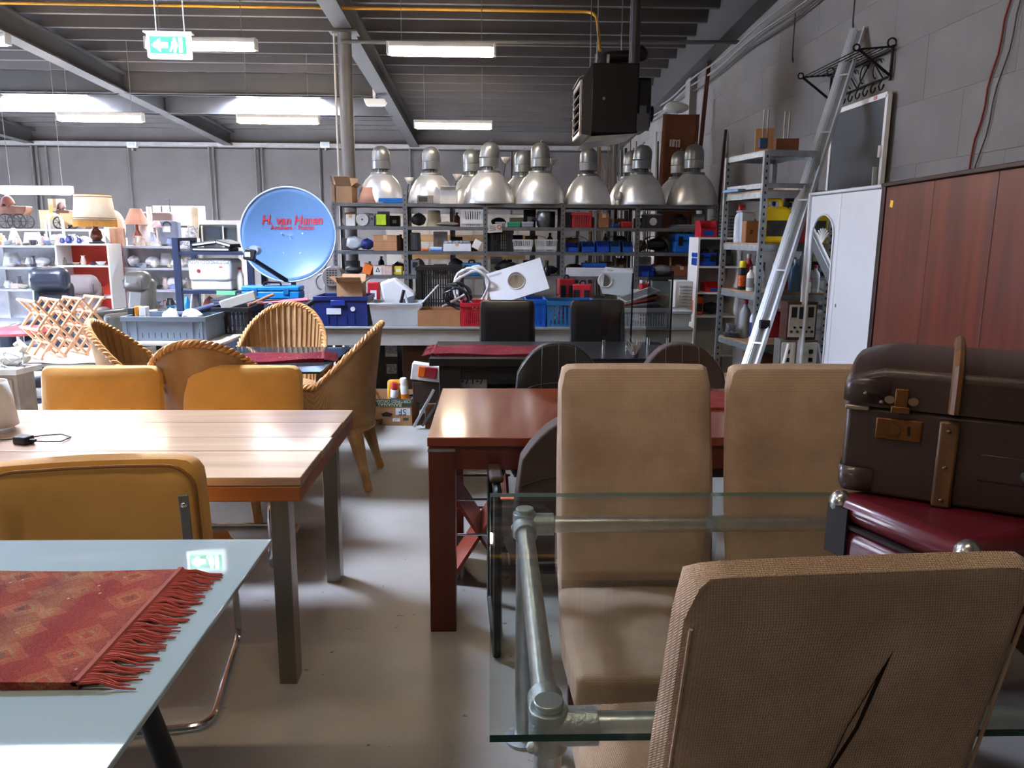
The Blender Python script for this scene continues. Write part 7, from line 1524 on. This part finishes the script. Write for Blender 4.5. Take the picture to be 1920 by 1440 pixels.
# white cloth table with wooden wine rack
t = T('cloth_table', 'low table under a white cloth carrying the wooden wine rack', 'table', (-3.35, 5.55, 0))
ob(G().box(-4.0, -2.78, 5.43, 6.15, .59, .615), 'tabletop', M('b9b5ae', .5), t, W=True)
def cl(u, v): 
    return (-4.02+1.26*u, 5.415+.75*v, .621+.004*math.sin(u*21+v*9)+.003*math.sin(v*31))
ob(G().grid(cl, 40, 24), 'cloth', M('dedbd7', .9, 0, .04, 6, .15, 40), t, W=True, solid=.003)
for x in (-3.95, -2.88):
    for y in (5.46, 6.08): ob(G().box(x, x+.05, y, y+.05, 0, .59), 'leg', M('8a7a68', .6), t, W=True)
A = U(20, 672, Z=.63); C = U(150, 686, Z=.63)
t = T('wine_rack', 'folding beech wood lattice wine rack on the white cloth', 'wine rack', ((A.x+C.x)/2-.0, 5.76, .6285), R(50)); BE = WOOD('c08a5f', 'dcae83', .5, 'Z', 9)
cw = .155; ch_ = .2
for dpt_ in (-.12, .02, .16):
    for k in range(-1, 4):
        for s in (1, -1):
            # slanted slats clipped to the frame 0..3cw x 0..2ch
            x0 = k*cw; pts = []
            n_ = 24
            for q in range(n_+1):
                z_ = 2*ch_*q/n_; x_ = x0+cw*2*(q/n_) if s > 0 else x0+cw*2-cw*2*(q/n_)
                if -.001 <= x_ <= 3*cw+.001: pts.append((x_, z_))
            if len(pts) > 5:
                a_, b_ = pts[0], pts[-1]; ob(G().bar((a_[0]-.25, dpt_+(.012 if s > 0 else 0), a_[1]+.012), (b_[0]-.25, dpt_+(.012 if s > 0 else 0), b_[1]+.012), .014, .026, up=(0, 1, 0)), 'slat', BE, t)
for k in range(4):
    for z_ in (0, ch_, 2*ch_): 
        ob(G().cyl((k*cw-.25, -.14, z_+.012), (k*cw-.25, .19, z_+.012), .011, n=8), 'dowel', BE, t)
for k in range(3):
    for z_ in (ch_/2, ch_*1.5): ob(G().cyl((k*cw+cw/2-.25, -.14, z_+.012), (k*cw+cw/2-.25, .19, z_+.012), .011, n=8), 'dowel', BE, t)
# drawer side table with ornaments
q = U(30, 692, Z=.62)
t = T('side_table', 'pale grey wood side table cut by the left edge behind the plank table', 'side table', (q.x-.35, q.y+.1, 0)); SW = WOOD('8d7f72', 'a89a8b', .6, 'X', 5)
ob(G().box(q.x-.75, q.x, q.y, q.y+.2, .0, .58), 'body', SW, t, W=True, bev=.004); ob(G().prism([(q.x-.77, q.y-.02), (q.x+.01, q.y-.02), (q.x+.05, q.y+.215), (q.x-.77, q.y+.215)], .581, .62, 'xy'), 'top', M('cfc9c2', .5), t, W=True, bev=.003)
ob(G().box(q.x-.7, q.x-.03, q.y-.012, q.y, .3, .55), 'drawer', SW, t, W=True, bev=.003)
s0 = U(40, 672, Y=q.y+.15)
t = T('ceramic_swan', 'cream ceramic swan shaped sauce boat on the grey side table', 'ornament', (s0.x-.05, q.y+.13, .621)); CE = M('d9d4c4', .25, coat=.4)
ob(G().ell((0, 0, .055), (.13, .075, .055)), 'bowl', CE, t); ob(G().tube([(.05, 0, .08), (.09, 0, .13), (.06, 0, .16), (.03, 0, .14)], [.03, .025, .022, .016], 10), 'handle', CE, t)
t = T('ceramic_jar', 'small white round jar in front of the cream swan', 'jar', (s0.x-.13, q.y+.05, .621)); ob(G().lathe([(.025, 0), (.045, .03), (.04, .06), (.02, .075)], n=16), 'body', WHITE, t); ob(G().ell((0, 0, .08), (.02, .02, .012)), 'lid', WHITE, t)
coil('tangle of thin silver chain on the grey side table', (s0.x+.0, q.y+.06, .621), .06, STEEL, 4, .003, (R(85), 0), 1, name='chain')
# red round stool
q = U(30, 618, Y=6.9)
t = T('red_stool', 'red round topped stool behind the white cloth table', 'stool', (q.x, 6.95, 0)); ob(G().lathe([(0, q.z-.05), (.2, q.z-.045), (.24, q.z-.02), (.22, q.z+.01), (0, q.z+.02)], n=32), 'seat', M('b83a44', .5), t); ob(G().cyl((0, 0, .03), (0, 0, q.z-.05), .03, n=12), 'stem', CHROME, t); ob(G().lathe([(.2, 0), (.2, .015), (.04, .04)], n=28), 'base', CHROME, t)
# recliners
def recliner(label, x0, x1, yt, Y, rz, mat, ztop=None):
    A, C, z1 = px(x0, x1, Y, yt); wd = C-A
    t = T('recliner', label, 'armchair', ((A+C)/2, Y+.2, 0), rz)
    def pil(x0, x1, y0, y1, z0, z1, nm, b_=.06): return ob(G().box(x0, x1, y0, y1, z0, z1), nm, mat, t, bev=b_, seg=4, smooth=60)
    pil(-wd*.48, wd*.48, -.45, .2, .18, .45, 'seat')
    bk = G().obox((0, .28, .72), (wd*.98, .2, z1*1.0-.52), (R(-10), 0, 0)); ob(bk, 'backrest', mat, t, bev=.09, seg=4, smooth=60)
    hd = G().obox((0, .24, z1-.12), (wd*.96, .2, .26), (R(-14), 0, 0)); ob(hd, 'headrest', mat, t, bev=.09, seg=4, smooth=60)
    for s in (-1, 1): pil(s*wd*.6-.06, s*wd*.6+.06, -.45, .3, .18, .62, 'armrest', .05)
    for k in range(3): ob(G().tube([(-wd*.4+k*wd*.4, .165, z1-.2), (-wd*.38+k*wd*.4, .15, z1-.1)], .004, 5), 'crease', DGREY, t)
    ob(G().lathe([(.3, 0), (.3, .03), (.05, .06), (.05, .18)], n=24), 'base', DGREY, t)
    return t
recliner('black leather recliner at the left edge behind the wine rack', 14, 92, 506, 7.75, R(12), M('2b2f3a', .3, 0, .15, 8, .1, 80, .3))
recliner('mauve grey leather recliner right of the black one', 88, 148, 520, 9.15, R(5), M('8a7d7c', .45, 0, .1, 8, .1, 80))
recliner('olive grey leather recliner with a soft neck roll before the red shelves', 180, 238, 512, 9.0, R(-22), M('56524c', .38, 0, .15, 8, .12, 60, .2))
# ================================================================== display rack on the left
DY = 10.3; DX0, DX1 = -7.9, UX(350, DY); DZ = [.35, U(200, 543, Y=DY).z, U(200, 502, Y=DY).z, U(200, 461, Y=DY).z]
t = T('display_rack', 'long white display rack with grey board edges full of crockery', 'rack', ((DX0+DX1)/2, DY+.25, 0)); DB = M('b9bcc4', .5)
for z in DZ: ob(G().box(DX0, DX1, DY, DY+.5, z-.03, z), 'board', DB, t, W=True, bev=.004)
for x in (DX0+.02, -6.6, -4.95, DX1-.04): ob(G().box(x, x+.03, DY+.46, DY+.5, 0, DZ[-1]+.1), 'upright', WHITE, t, W=True)
ob(G().box(DX0, DX1, DY+.505, DY+.515, .3, DZ[-1]), 'back_sheet', M('e3e3e6', .6), t, W=True)
# red cabinet standing in front
A, C = px(106, 206, 9.85); zt = U(160, 457, Y=9.85).z
t = T('red_cabinet', 'open cabinet with red interior and white shelves under the big fringed lamp', 'cabinet', ((A+C)/2, 10.02, 0)); RM = M('b5301f', .45)
ob(G().box(A, C, 10.2, 10.22, 0, zt), 'red_back', RM, t, W=True)
for s in (A, C-.02): ob(G().box(s, s+.02, 9.85, 10.2, 0, zt), 'side_panel', WHITE, t, W=True)
rz3 = [.1, .42, .72, U(160, 498, Y=9.85).z, zt]
for z in rz3: ob(G().box(A+.02, C-.02, 9.85, 10.2, z-.02, z), 'shelf', WHITE, t, W=True)
ob(G().box(A+.02, C-.02, 9.86, 9.87, .42, .7), 'red_door', RM, t, W=True)
ob(G().lathe([(.0, 0), (.03, .001)], (C-.14, 10.198, rz3[3]+.17), n=16, m=Matrix.Rotation(R(90), 3, 'X')), 'round_badge', WHITE, t, W=True)
rA, rC = A, C
zs = rz3[3]+.001
def crockery(kind, x, y, z, s, mat, label, group=None):
    if kind == 'bowl': g = G().lathe([(.3*s, 0), (.34*s, .02*s), (.75*s, .35*s), (1.0*s, .75*s), (.95*s, .75*s), (.6*s, .3*s), (0, .1*s)], n=18)
    elif kind == 'vase': g = G().lathe([(.4*s, 0), (.62*s, .5*s), (.45*s, 1.2*s), (.3*s, 1.7*s), (.45*s, 2.0*s), (.4*s, 2.0*s)], n=16)
    elif kind == 'plates':
        g = G()
        for k in range(4): g.lathe([(.45*s, .09*s*k), (1.1*s, .09*s*k+.07*s), (1.08*s, .09*s*k+.085*s), (0, .09*s*k+.03*s)], n=20)
    elif kind == 'cup': g = G().lathe([(.35*s, 0), (.5*s, .1*s), (.55*s, .8*s), (.5*s, .8*s), (.42*s, .15*s)], n=14).tube(arc((.55*s, 0, .45*s), .22*s, -1.5, 1.5, 8, 'xz'), .06*s, 6)
    elif kind == 'jug': g = G().lathe([(.45*s, 0), (.7*s, .5*s), (.55*s, 1.1*s), (.42*s, 1.35*s), (.5*s, 1.55*s), (.45*s, 1.55*s)], n=16).tube(arc((.6*s, 0, .9*s), .4*s, -1.4, 1.4, 9, 'xz'), .07*s, 6)
    elif kind == 'figurine': g = G().lathe([(.4*s, 0), (.45*s, .1*s), (.3*s, .6*s), (.35*s, 1.0*s), (.15*s, 1.2*s)], n=12).ell((0, 0, 1.35*s), (.2*s, .2*s, .22*s))
    elif kind == 'clock': g = G().cyl((0, -.1*s, .8*s), (0, .1*s, .8*s), .75*s, n=20).box(-.5*s, .5*s, -.2*s, .2*s, 0, .12*s)
    else: g = G().box(-.7*s, .7*s, -.5*s, .5*s, 0, .9*s)
    g.v = [(a+x, b_+y, c_+z) for a, b_, c_ in g.v]
    return S(g, {'plates': 'plate_stack', 'clock': 'mantel_clock', 'box': 'small_box'}.get(kind, kind), label, {'plates': 'plates', 'clock': 'clock'}.get(kind, kind), mat, group)
ORD = ['first', 'second', 'third', 'fourth', 'fifth', 'sixth', 'seventh', 'eighth', 'ninth', 'tenth', 'eleventh', 'twelfth', 'thirteenth', 'fourteenth', 'fifteenth', 'sixteenth', 'seventeenth', 'eighteenth', 'nineteenth', 'twentieth', 'twentyfirst', 'twentysecond', 'twentythird', 'twentyfourth', 'twentyfifth', 'twentysixth', 'twentyseventh', 'twentyeighth']
rr = random.Random(5)
cols = [('white', 'e9e8e6'), ('white', 'dfe2e6'), ('cream', 'ddd2be'), ('pale grey', 'b5b9bf'), ('white', 'f0efec'), ('blue and white', '8f9cc0'), ('dark', '4a4a50'), ('pale pink', 'd9bdb2')]
for zi, zn in ((3, 'top'), (2, 'middle'), (1, 'lower')):
    n = 0
    for k in range(31):
        pxx = 2+k*11+rr.uniform(-3, 3); x = UX(pxx, DY+.12)
        if rA-.12 < x < rC+.1: continue
        kind = rr.choice(('bowl', 'vase', 'plates', 'cup', 'jug', 'figurine', 'box', 'bowl', 'jug')); s = rr.uniform(.05, .08)
        if zi == 3: s *= 1.05
        cn, ch2 = rr.choice(cols)
        crockery(kind, x, DY+.14+rr.uniform(-.03, .05), DZ[zi]+.001, s, M(ch2, .3, 0, .04, coat=.3), '%s %s, front row of the %s display board, %s from the left' % (cn, {'plates': 'plates'}.get(kind, kind), zn, ORD[n]), 'crockery on the display rack')
        if rr.random() < .6:
            kind = rr.choice(('vase', 'figurine', 'jug', 'clock')); cn, ch2 = rr.choice(cols[:5])
            crockery(kind, x+.05, DY+.36, DZ[zi]+.001, s*1.15, M(ch2, .3, 0, .04, coat=.3), '%s %s, rear row of the %s display board, behind the %s front piece' % (cn, kind, zn, ORD[n]), 'crockery at the rear of the display rack')
        n += 1
# on and in the red cabinet
for i, (kind, pxx, s, hx_, lab) in enumerate((('jug', 105, .045, '2c3a80', 'blue and white pot at the left on the red cabinet'), ('jug', 127, .06, '2f3c86', 'blue and white jug in the middle on the red cabinet'), ('jug', 146, .045, '33418c', 'blue and white pot at the right on the red cabinet'), ('figurine', 92, .05, 'b5765a', 'terracotta figurine at the left end of the red cabinet top'))):
    crockery(kind, max(UX(pxx, 9.92), rA+.05+.02*i), 9.95, zt+.001, s, M(hx_, .3, 0, .7, 30, coat=.4), lab)
for i, (kind, pxx, s, hx_, lab) in enumerate((('figurine', 112, .06, '8a8478', 'grey stone figurine in the red cabinet'), ('plates', 125, .05, '8f7f60', 'brown glass dish stack in the red cabinet'), ('bowl', 136, .045, 'd3b9ae', 'small pink bowl in the red cabinet'), ('vase', 150, .06, 'd9c9bc', 'cream vase in the red cabinet'), ('cup', 167, .05, '232a45', 'dark blue cup in the red cabinet'), ('bowl', 183, .06, 'e8e8e8', 'upturned white bowl in the red cabinet'))):
    crockery(kind, UX(pxx, 9.95)+(.02 if i == 0 else 0), 9.98, zs, s, M(hx_, .35, 0, .1, coat=.3), lab)
for k in range(5):
    crockery('vase', rA+.1+.09*k, 9.98, .721, .05, M('c9b9ae' if k % 2 else '7d3a30', .35, 0, .2), 'small bottle vase low in the red cabinet, %s from the left' % ORD[k], 'vases low in the red cabinet')
# larger pale goods on the display rack
def bigshade(x0, x1, yt, zi, lab, hx_='efece6', k=.55, Y=DY+.3):
    A_, C_, z_ = px(x0, x1, Y, yt); r_ = (C_-A_)/2; h_ = z_-DZ[zi]
    t_ = T('spare_lampshade', lab, 'lampshade', ((A_+C_)/2, Y, DZ[zi]+.001)); m_ = M(hx_, .8, 0, .03)
    ob(G().shell([(r_, 0), (r_*k, h_)], n=28), 'shade', m_, t_, solid=.004)
    for rr_, zz_ in ((r_, .004), (r_*k, h_)): ob(G().tube([(rr_*math.cos(q_*math.pi/12), rr_*math.sin(q_*math.pi/12), zz_) for q_ in range(24)], .004, 5, closed=True), 'wire_ring', m_, t_)
bigshade(-8, 14, 438, 3, 'orange lampshade at the far left end of the top display board', 'd98a5c', .6)
bigshade(20, 46, 428, 3, 'white cone lampshade on the top display board under the doll pram', 'f0eeea', .2)
bigshade(50, 84, 436, 3, 'wide white lampshade on the top display board', 'efeeec', .7)
bigshade(264, 288, 424, 3, 'tall white lampshade between pleated lamp and tiny lamp', 'f1efec', .75)
bigshade(214, 236, 474, 2, 'white lampshade on the middle board right of the red cabinet', 'eeeeee', .45)
bigshade(300, 326, 476, 2, 'low white lampshade on the middle board near the navy rack', 'ebebea', .6)
bigshade(8, 40, 474, 2, 'white lampshade on the middle board at the far left', 'efefee', .65)
bigshade(262, 296, 515, 1, 'wide white lampshade on the lower display board', 'e9e9e8', .6)
for i, (x0, x1, yt, zi, hx_, lab) in enumerate(((240, 262, 480, 2, 'f0f0f0', 'white fabric bundle on the middle board beside a lampshade'), (272, 298, 482, 2, 'e3e3e6', 'pale cloth bundle on the middle board left of the low lampshade'), (230, 256, 522, 1, 'ececec', 'white cloth heap at the left of the lower display board'), (305, 345, 520, 1, 'e8e6e2', 'cream cloth heap at the right of the lower display board'), (60, 92, 484, 2, 'efefef', 'white cloth heap on the middle board left of the red cabinet'), (150, 170, 444, 3, 'f0f0ee', 'folded white towels behind the fringed lamp'))):
    A_, C_, z_ = px(x0, x1, DY+.2, yt); blob('cloth_heap', lab, 'cloth', ((A_+C_)/2, DY+.24, DZ[zi]+.001), ((C_-A_)/2, .14, (z_-DZ[zi])/2), M(hx_, .85, 0, .03), .12)
# big fringed lamp
q = U(178, 472, Y=9.98); 
t = T('fringed_lamp', 'large table lamp with cream drum shade and golden fringe', 'lamp', (UX(180, 10.0), 10.02, zt+.001)); BRZ = M('5c2d1c', .35, .3)
r1 = (UX(214, 10.0)-UX(141, 10.0))/2; zl0 = U(178, 414, Y=10.0).z-zt; zl1 = U(178, 365, Y=10.0).z-zt
ob(G().lathe([(.09, 0), (.095, .02), (.05, .04)], n=20), 'foot', DGREY, t); ob(G().lathe([(.05, .04), (.075, .08), (.06, .14), (.025, .19), (.035, .22), (.018, .26), (.015, zl0+.05)], n=16).ell((.035, -.02, .12), (.04, .04, .06)), 'bronze_figure', BRZ, t)
shd = ob(G().shell([(r1, zl0), (r1*.86, zl1)], n=40), 'shade', M('efdcc0', .8, 0, .03), t, solid=.004)
for z, r_ in ((zl0+.008, r1*1.005), (zl0+.03, r1*.995), (zl1-.03, r1*.875), (zl1, r1*.865)): ob(G().tube([(r_*math.cos(k*math.pi/20), r_*math.sin(k*math.pi/20), z) for k in range(40)], .006, 5, closed=True), 'braid_trim', M('8a6a40', .7), shd)
g = G()
for k in range(110): a = 2*math.pi*k/110; g.tube([(r1*math.cos(a), r1*math.sin(a), zl0), (r1*1.01*math.cos(a+.01), r1*1.01*math.sin(a+.01), zl0-.075*rr.uniform(.9, 1.05))], .007, 4)
ob(g, 'fringe', M('c48f45', .8), shd, kind='stuff')
# pleated small lamp, tiny lamp
A, C = px(238, 282, 10.45); t = T('pleated_lamp', 'table lamp with pink pleated shade and red brown base', 'lamp', ((A+C)/2, 10.5, DZ[3]+.001)); z0 = U(260, 421, Y=10.45).z-DZ[3]; z1 = U(260, 391, Y=10.45).z-DZ[3]; r1 = (C-A)/2
ob(G().lathe([(.06, 0), (.07, .05), (.05, .14), (.02, .2), (.015, z0+.03)], n=16), 'base', M('8a3a26', .3, coat=.4), t)
g = G(); n = 72
g.shell([(r1, z0), (r1*.42, z1)], n=n); g.v = [(x*(1.0+.03*(i % 2)), y*(1.0+.03*(i % 2)), z) for i, (x, y, z) in enumerate(g.v)]
ob(g, 'pleated_shade', M('d9a68f', .8), t, solid=.003, smooth=0)
A, C = px(291, 311, 10.4); t = T('mini_lamp', 'tiny table lamp with white shade and slim white stem', 'lamp', ((A+C)/2, 10.38, DZ[3]+.001)); z0 = U(300, 427, Y=10.4).z-DZ[3]; z1 = U(300, 414, Y=10.4).z-DZ[3]; r1 = (C-A)/2
ob(G().lathe([(.05, 0), (.05, .012), (.012, .03), (.01, z0+.02)], n=14), 'stem', WHITE, t); ob(G().shell([(r1, z0), (r1*.45, z1)], n=24), 'shade', M('e6cdd2', .7), t, solid=.003)
# large upholstered things on the rack right end
A, C, z1 = px(306, 342, 10.5, 418); plain('grey_suitcase', 'blue grey suitcase standing on the display rack by the floral roll', 'suitcase', A, C, 10.42, .16, DZ[3]+.001, z1+.03, M('7f8698', .6), bev=.03, parts=lambda t, hx, hy, h: [ob(G().tube(arc((0, -hy-.01, h*.8), .05, 0, math.pi, 8, 'xz'), .008, 6), 'handle', DGREY, t), ob(G().box(-hx*.5, hx*.3, -hy-.004, -hy, h*.55, h*.78), 'white_tag', WHITE, t)])
A, C, z1 = px(345, 362, 10.3, 425); S(G().cyl(((A+C)/2-.03, 10.45, DZ[3]+.001), ((A+C)/2+.02, 10.5, z1), .07, n=14), 'floral_roll', 'upright roll of black and white floral fabric', 'roll', M('c9c8c6', .7, 0, .8, 40))
A, C, z1 = px(203, 244, 10.62, 395); blob('cream_cushion', 'large cream lampshade lying on its side behind the fringed lamp', 'lampshade', ((A+C)/2, 10.6, DZ[3]+.001), ((C-A)/2, .12, (z1-DZ[3])/2), M('e9dcc9', .8), .04)
A, C, z1 = px(206, 240, 10.36, 428); plain('cream_board', 'pale pink folded fabric under the cream lampshade', 'fabric', A+.05, C, 10.32, .05, DZ[3]+.001, z1, M('dcb9a2', .8), parts=panel_part('fold', M('c9a48c', .8), -.2, .1, 0, .95))
# vitrine and goods behind
A, C, z1 = px(361, 455, 11.3, 413); z0 = .9
t = T('white_vitrine', 'white cabinet with small glass windows left of the satellite dish', 'cabinet', ((A+C)/2, 11.5, 0)); hx = (C-A)/2
ob(G().box(-hx, hx, -.2, .2, 0, .5).box(-hx, hx, .18, .2, .5, z1).box(-hx, -hx+.05, -.2, .18, .5, z1).box(hx-.05, hx, -.2, .18, .5, z1).box(-hx+.05, hx-.05, -.2, .18, z1-.06, z1), 'carcass', WHITE, t)
for x0, x1 in ((-.82, -.58), (-.52, .25), (.31, .82)):
    w1 = ob(G().box(x0*hx, x1*hx, -.205, -.195, z1-.42, z1-.1), 'window', GLASS('vitrine_glass', 'c9d3d6', .02, .8), t)
    ob(G().box(x0*hx-.01, x0*hx+.01, -.21, -.19, z1-.44, z1-.08), 'glazing_bar', WHITE, t)
ob(G().box(-hx+.05, hx-.05, -.18, .17, z1-.46, z1-.44), 'shelf', M('a9adb0', .6), t)
A, C, z1 = px(279, 376, 12.0, 385); plain('tall_board', 'tall white panel standing against the rear wall behind the vitrine', 'panel', A, C, 12.3, .06, 0, z1, M('d3d3d0', .6), parts=panel_part('dark_slot', M('2c2c2e', .5), .0, .95, .83, .845))
A, C, z1 = px(295, 322, 11.6, 397); plain('brown_case', 'brown soft suitcase standing on a high stack behind the pleated lamp', 'suitcase', A-.35, C, 11.75, .25, 0, z1, M('5d4a44', .7), bev=.04, parts=lambda t, hx, hy, h: [ob(G().tube([(hx*.3, 0, h-.02), (hx*.3, 0, h+.17), (hx*.75, 0, h+.2), (hx*.75, 0, h-.02)], .009, 6), 'trolley_handle', DGREY, t)])
S(G().cyl((UX(284, 11.4), 11.4, 0), (UX(281, 11.5)+.02, 11.5, U(282, 388, Y=11.5).z), .035, n=12), 'cream_tube', 'cream cardboard tube standing beside the brown suitcase', 'tube', M('e0d6c4', .8))
S(G().cyl((UX(358, 11.2), 11.05, 0), (UX(368, 11.2), 11.2, U(368, 390, Y=11.2).z), .065, n=14), 'carpet_roll', 'cream carpet roll standing upright by the white vitrine', 'roll', M('dccbb0', .9))
# prams on a rear shelf
PY = 11.25; PZ_ = U(60, 429, Y=PY).z
t = T('rear_shelf', 'rear shelf board carrying the doll prams', 'shelf', (-6.2, PY+.2, 0)); A, C = px(-60, 176, PY); ob(G().box(A, C, PY, PY+.5, PZ_-.03, PZ_), 'board', DB, t, W=True)
for x in (A+.02, C-.05): ob(G().box(x, x+.03, PY+.05, PY+.45, 0, PZ_-.03), 'support', WHITE, t, W=True)
def pram(label, x0, x1, yt, Y, mat, hoodmat):
    A, C, z1 = px(x0, x1, Y, yt); wd = C-A; t = T('doll_pram', label, 'doll pram', ((A+C)/2, Y+.1, PZ_+.001)); h = z1-PZ_
    ob(G().prism([(-wd*.38, h*.4), (wd*.36, h*.4), (wd*.46, h*.55), (wd*.46, h*.68), (-wd*.46, h*.68), (-wd*.46, h*.55)], -.09, .09), 'basket', mat, t, bev=.02, seg=3)
    def hood(u, v):
        a = u*math.pi*.8+.35; c_ = math.sin(math.pi*(.12+.76*v)); return (-wd*.25+wd*.24*math.cos(a)*c_, -.095+.19*v, h*.6+h*.4*math.sin(a)*c_)
    ob(G().grid(hood, 10, 8), 'hood', hoodmat, t, solid=.006)
    for sx in (-.24, .2):
        for sy in (-.1, .1):
            r_ = h*.21; wl = ob(G().tube([(sx*wd+r_*math.cos(k*math.pi/12), sy, r_+.004+r_*math.sin(k*math.pi/12)) for k in range(24)], .009, 6, closed=True), 'wheel', BLACK, t)
            for k in range(4): a = k*math.pi/4; ob(G().cyl((sx*wd-r_*math.cos(a), sy, r_+.004-r_*math.sin(a)), (sx*wd+r_*math.cos(a), sy, r_+.004+r_*math.sin(a)), .004, n=5), 'spoke', BLACK, wl)
    for sy in (-.09, .09): ob(G().tube([(-wd*.24, sy, h*.21), (-wd*.05, sy, h*.41), (wd*.2, sy, h*.21)], .006, 6), 'spring', DGREY, t)
    ob(G().tube([(-wd*.46, -.08, h*.6), (-wd*.62, -.08, h*.62), (-wd*.62, .08, h*.62), (-wd*.46, .08, h*.6)], .006, 6), 'push_bar', DGREY, t)
pram('brown wicker doll pram with folded hood on thin wheels', 6, 62, 366, PY+.02, WEAVE('5c3524', '9a6a4e', 200, .7, .8), M('6d3b2c', .6))
pram('second doll pram half hidden behind the fringed lamp', 112, 140, 377, PY+.15, M('6d4a38', .7, 0, .2), M('5a3428', .6))
A, C, z1 = px(118, 172, PY, 400); t = T('toy_cart', 'tan wooden toy cart with round wheels on the rear shelf', 'toy', ((A+C)/2, PY+.12, PZ_+.001)); hx = (C-A)/2; ob(G().box(-hx, hx, -.08, .08, .06, z1-PZ_), 'body', M('c9a878', .7), t, bev=.006)
for s in (-.7, .6): 
    for y in (-.095, .085): ob(G().cyl((s*hx, y, .05), (s*hx, y+.012, .05), .048, n=18), 'wheel', M('8a6a4a', .6), t)
A, C, z1 = px(80, 105, PY, 371); carton('white carton with yellow print behind the prams', A, C, PY+.3, .12, PZ_+.001, z1, M('e6e2d2', .7), marks=lambda t, hx, hy, h: ob(G().box(-hx*.9, -hx*.3, -hy-.002, -hy, h*.3, h*.8), 'yellow_print', M('e8e08a', .6), t))
A, C, z1 = px(38, 100, PY, 392); plain('cream_board', 'cream board standing behind the brown doll pram', 'board', A+.1, C, PY+.42, .03, PZ_+.001, z1, M('d9cdb0', .7), parts=panel_part('edge', M('c4b690', .7), -1, 1, .95, 1))
t = T('arch_lamp', 'white arched desk lamp in front of the doll prams', 'lamp', (UX(105, 10.5), 10.5, DZ[3]+.001)); z1 = U(105, 402, Y=10.5).z-DZ[3]
for k, r_ in ((0, .115), (1, .085)): ob(G().tube([(-r_, .03*k, 0), (-r_, .03*k, z1-r_)]+[V((r_*math.cos(a), .03*k, z1-r_+r_*math.sin(a))) for a in [math.pi-math.pi*q/12 for q in range(13)]]+[(r_, .03*k, 0)], .012, 8), 'arch_tube', WHITE, t)
ob(G().box(-.13, .13, -.04, .07, 0, .01), 'base', WHITE, t)
# clutter table right of the recliner: lower heap
t = T('clutter_table', 'grey table piled with small white goods behind the navy rack', 'table', (-3.9, 9.95, 0)); A, C = px(240, 345, 9.65); zc = U(290, 580, Y=9.65).z
ob(G().box(A, C, 9.65, 10.25, zc-.03, zc), 'tabletop', M('8d9096', .5), t, W=True)
for x in (A+.03, C-.08):
    for y in (9.68, 10.18): ob(G().box(x, x+.05, y, y+.05, 0, zc-.03), 'leg', DGREY, t, W=True)
n = 0
for k in range(26):
    x = A+.06+(C-A-.12)*((k*7) % 26)/25; y = 9.74+.42*((k*5) % 26)/26
    kind = rr.choice(('box', 'cup', 'bowl', 'jug', 'figurine', 'vase')); cn, ch2 = rr.choice([('white', 'e6e6e4'), ('white', 'dcdcda'), ('sky blue', '5fa3cf'), ('red', 'b5404a'), ('grey', '9a9da2'), ('white', 'efefed'), ('black', '2b2b2e')])
    crockery(kind, x, y, zc+.001, rr.uniform(.055, .09), M(ch2, .4, 0, .1), '%s %s in the heap on the grey clutter table, %s piece' % (cn, kind, ORD[n]), 'goods heaped on the clutter table'); n += 1
# coloured bits under the navy rack shelf
A, C, z1 = px(372, 400, 7.6, 560); plain('green_tray', 'pale green box lid standing under the navy rack shelf', 'lid', UX(402, 7.3), UX(440, 7.3), 7.25, .03, .95, U(420, 545, Y=7.3).z, M('6fc98a', .5), rz=R(-8), parts=panel_part('edge', M('8fdba5', .5), -1, 1, .9, 1)).location.z = .951
for i, (x0, x1, yt, yb, hx_, lab) in enumerate(((345, 362, 552, 590, 'd3d6d8', 'white plastic bag hanging below the navy rack shelf'), (365, 398, 560, 590, 'c98088', 'pink basket rim on the lower navy rack shelf'), (330, 344, 560, 582, '2f8fc4', 'sky blue box on the lower navy rack shelf'))):
    A, C, z1 = px(x0, x1, 7.7, yt); blob('soft_bundle', lab, 'bundle', ((A+C)/2, 7.78+.02*i, rz_[1]+.001), ((C-A)/2, .08, (z1-rz_[1])/2), M(hx_, .5), .1)
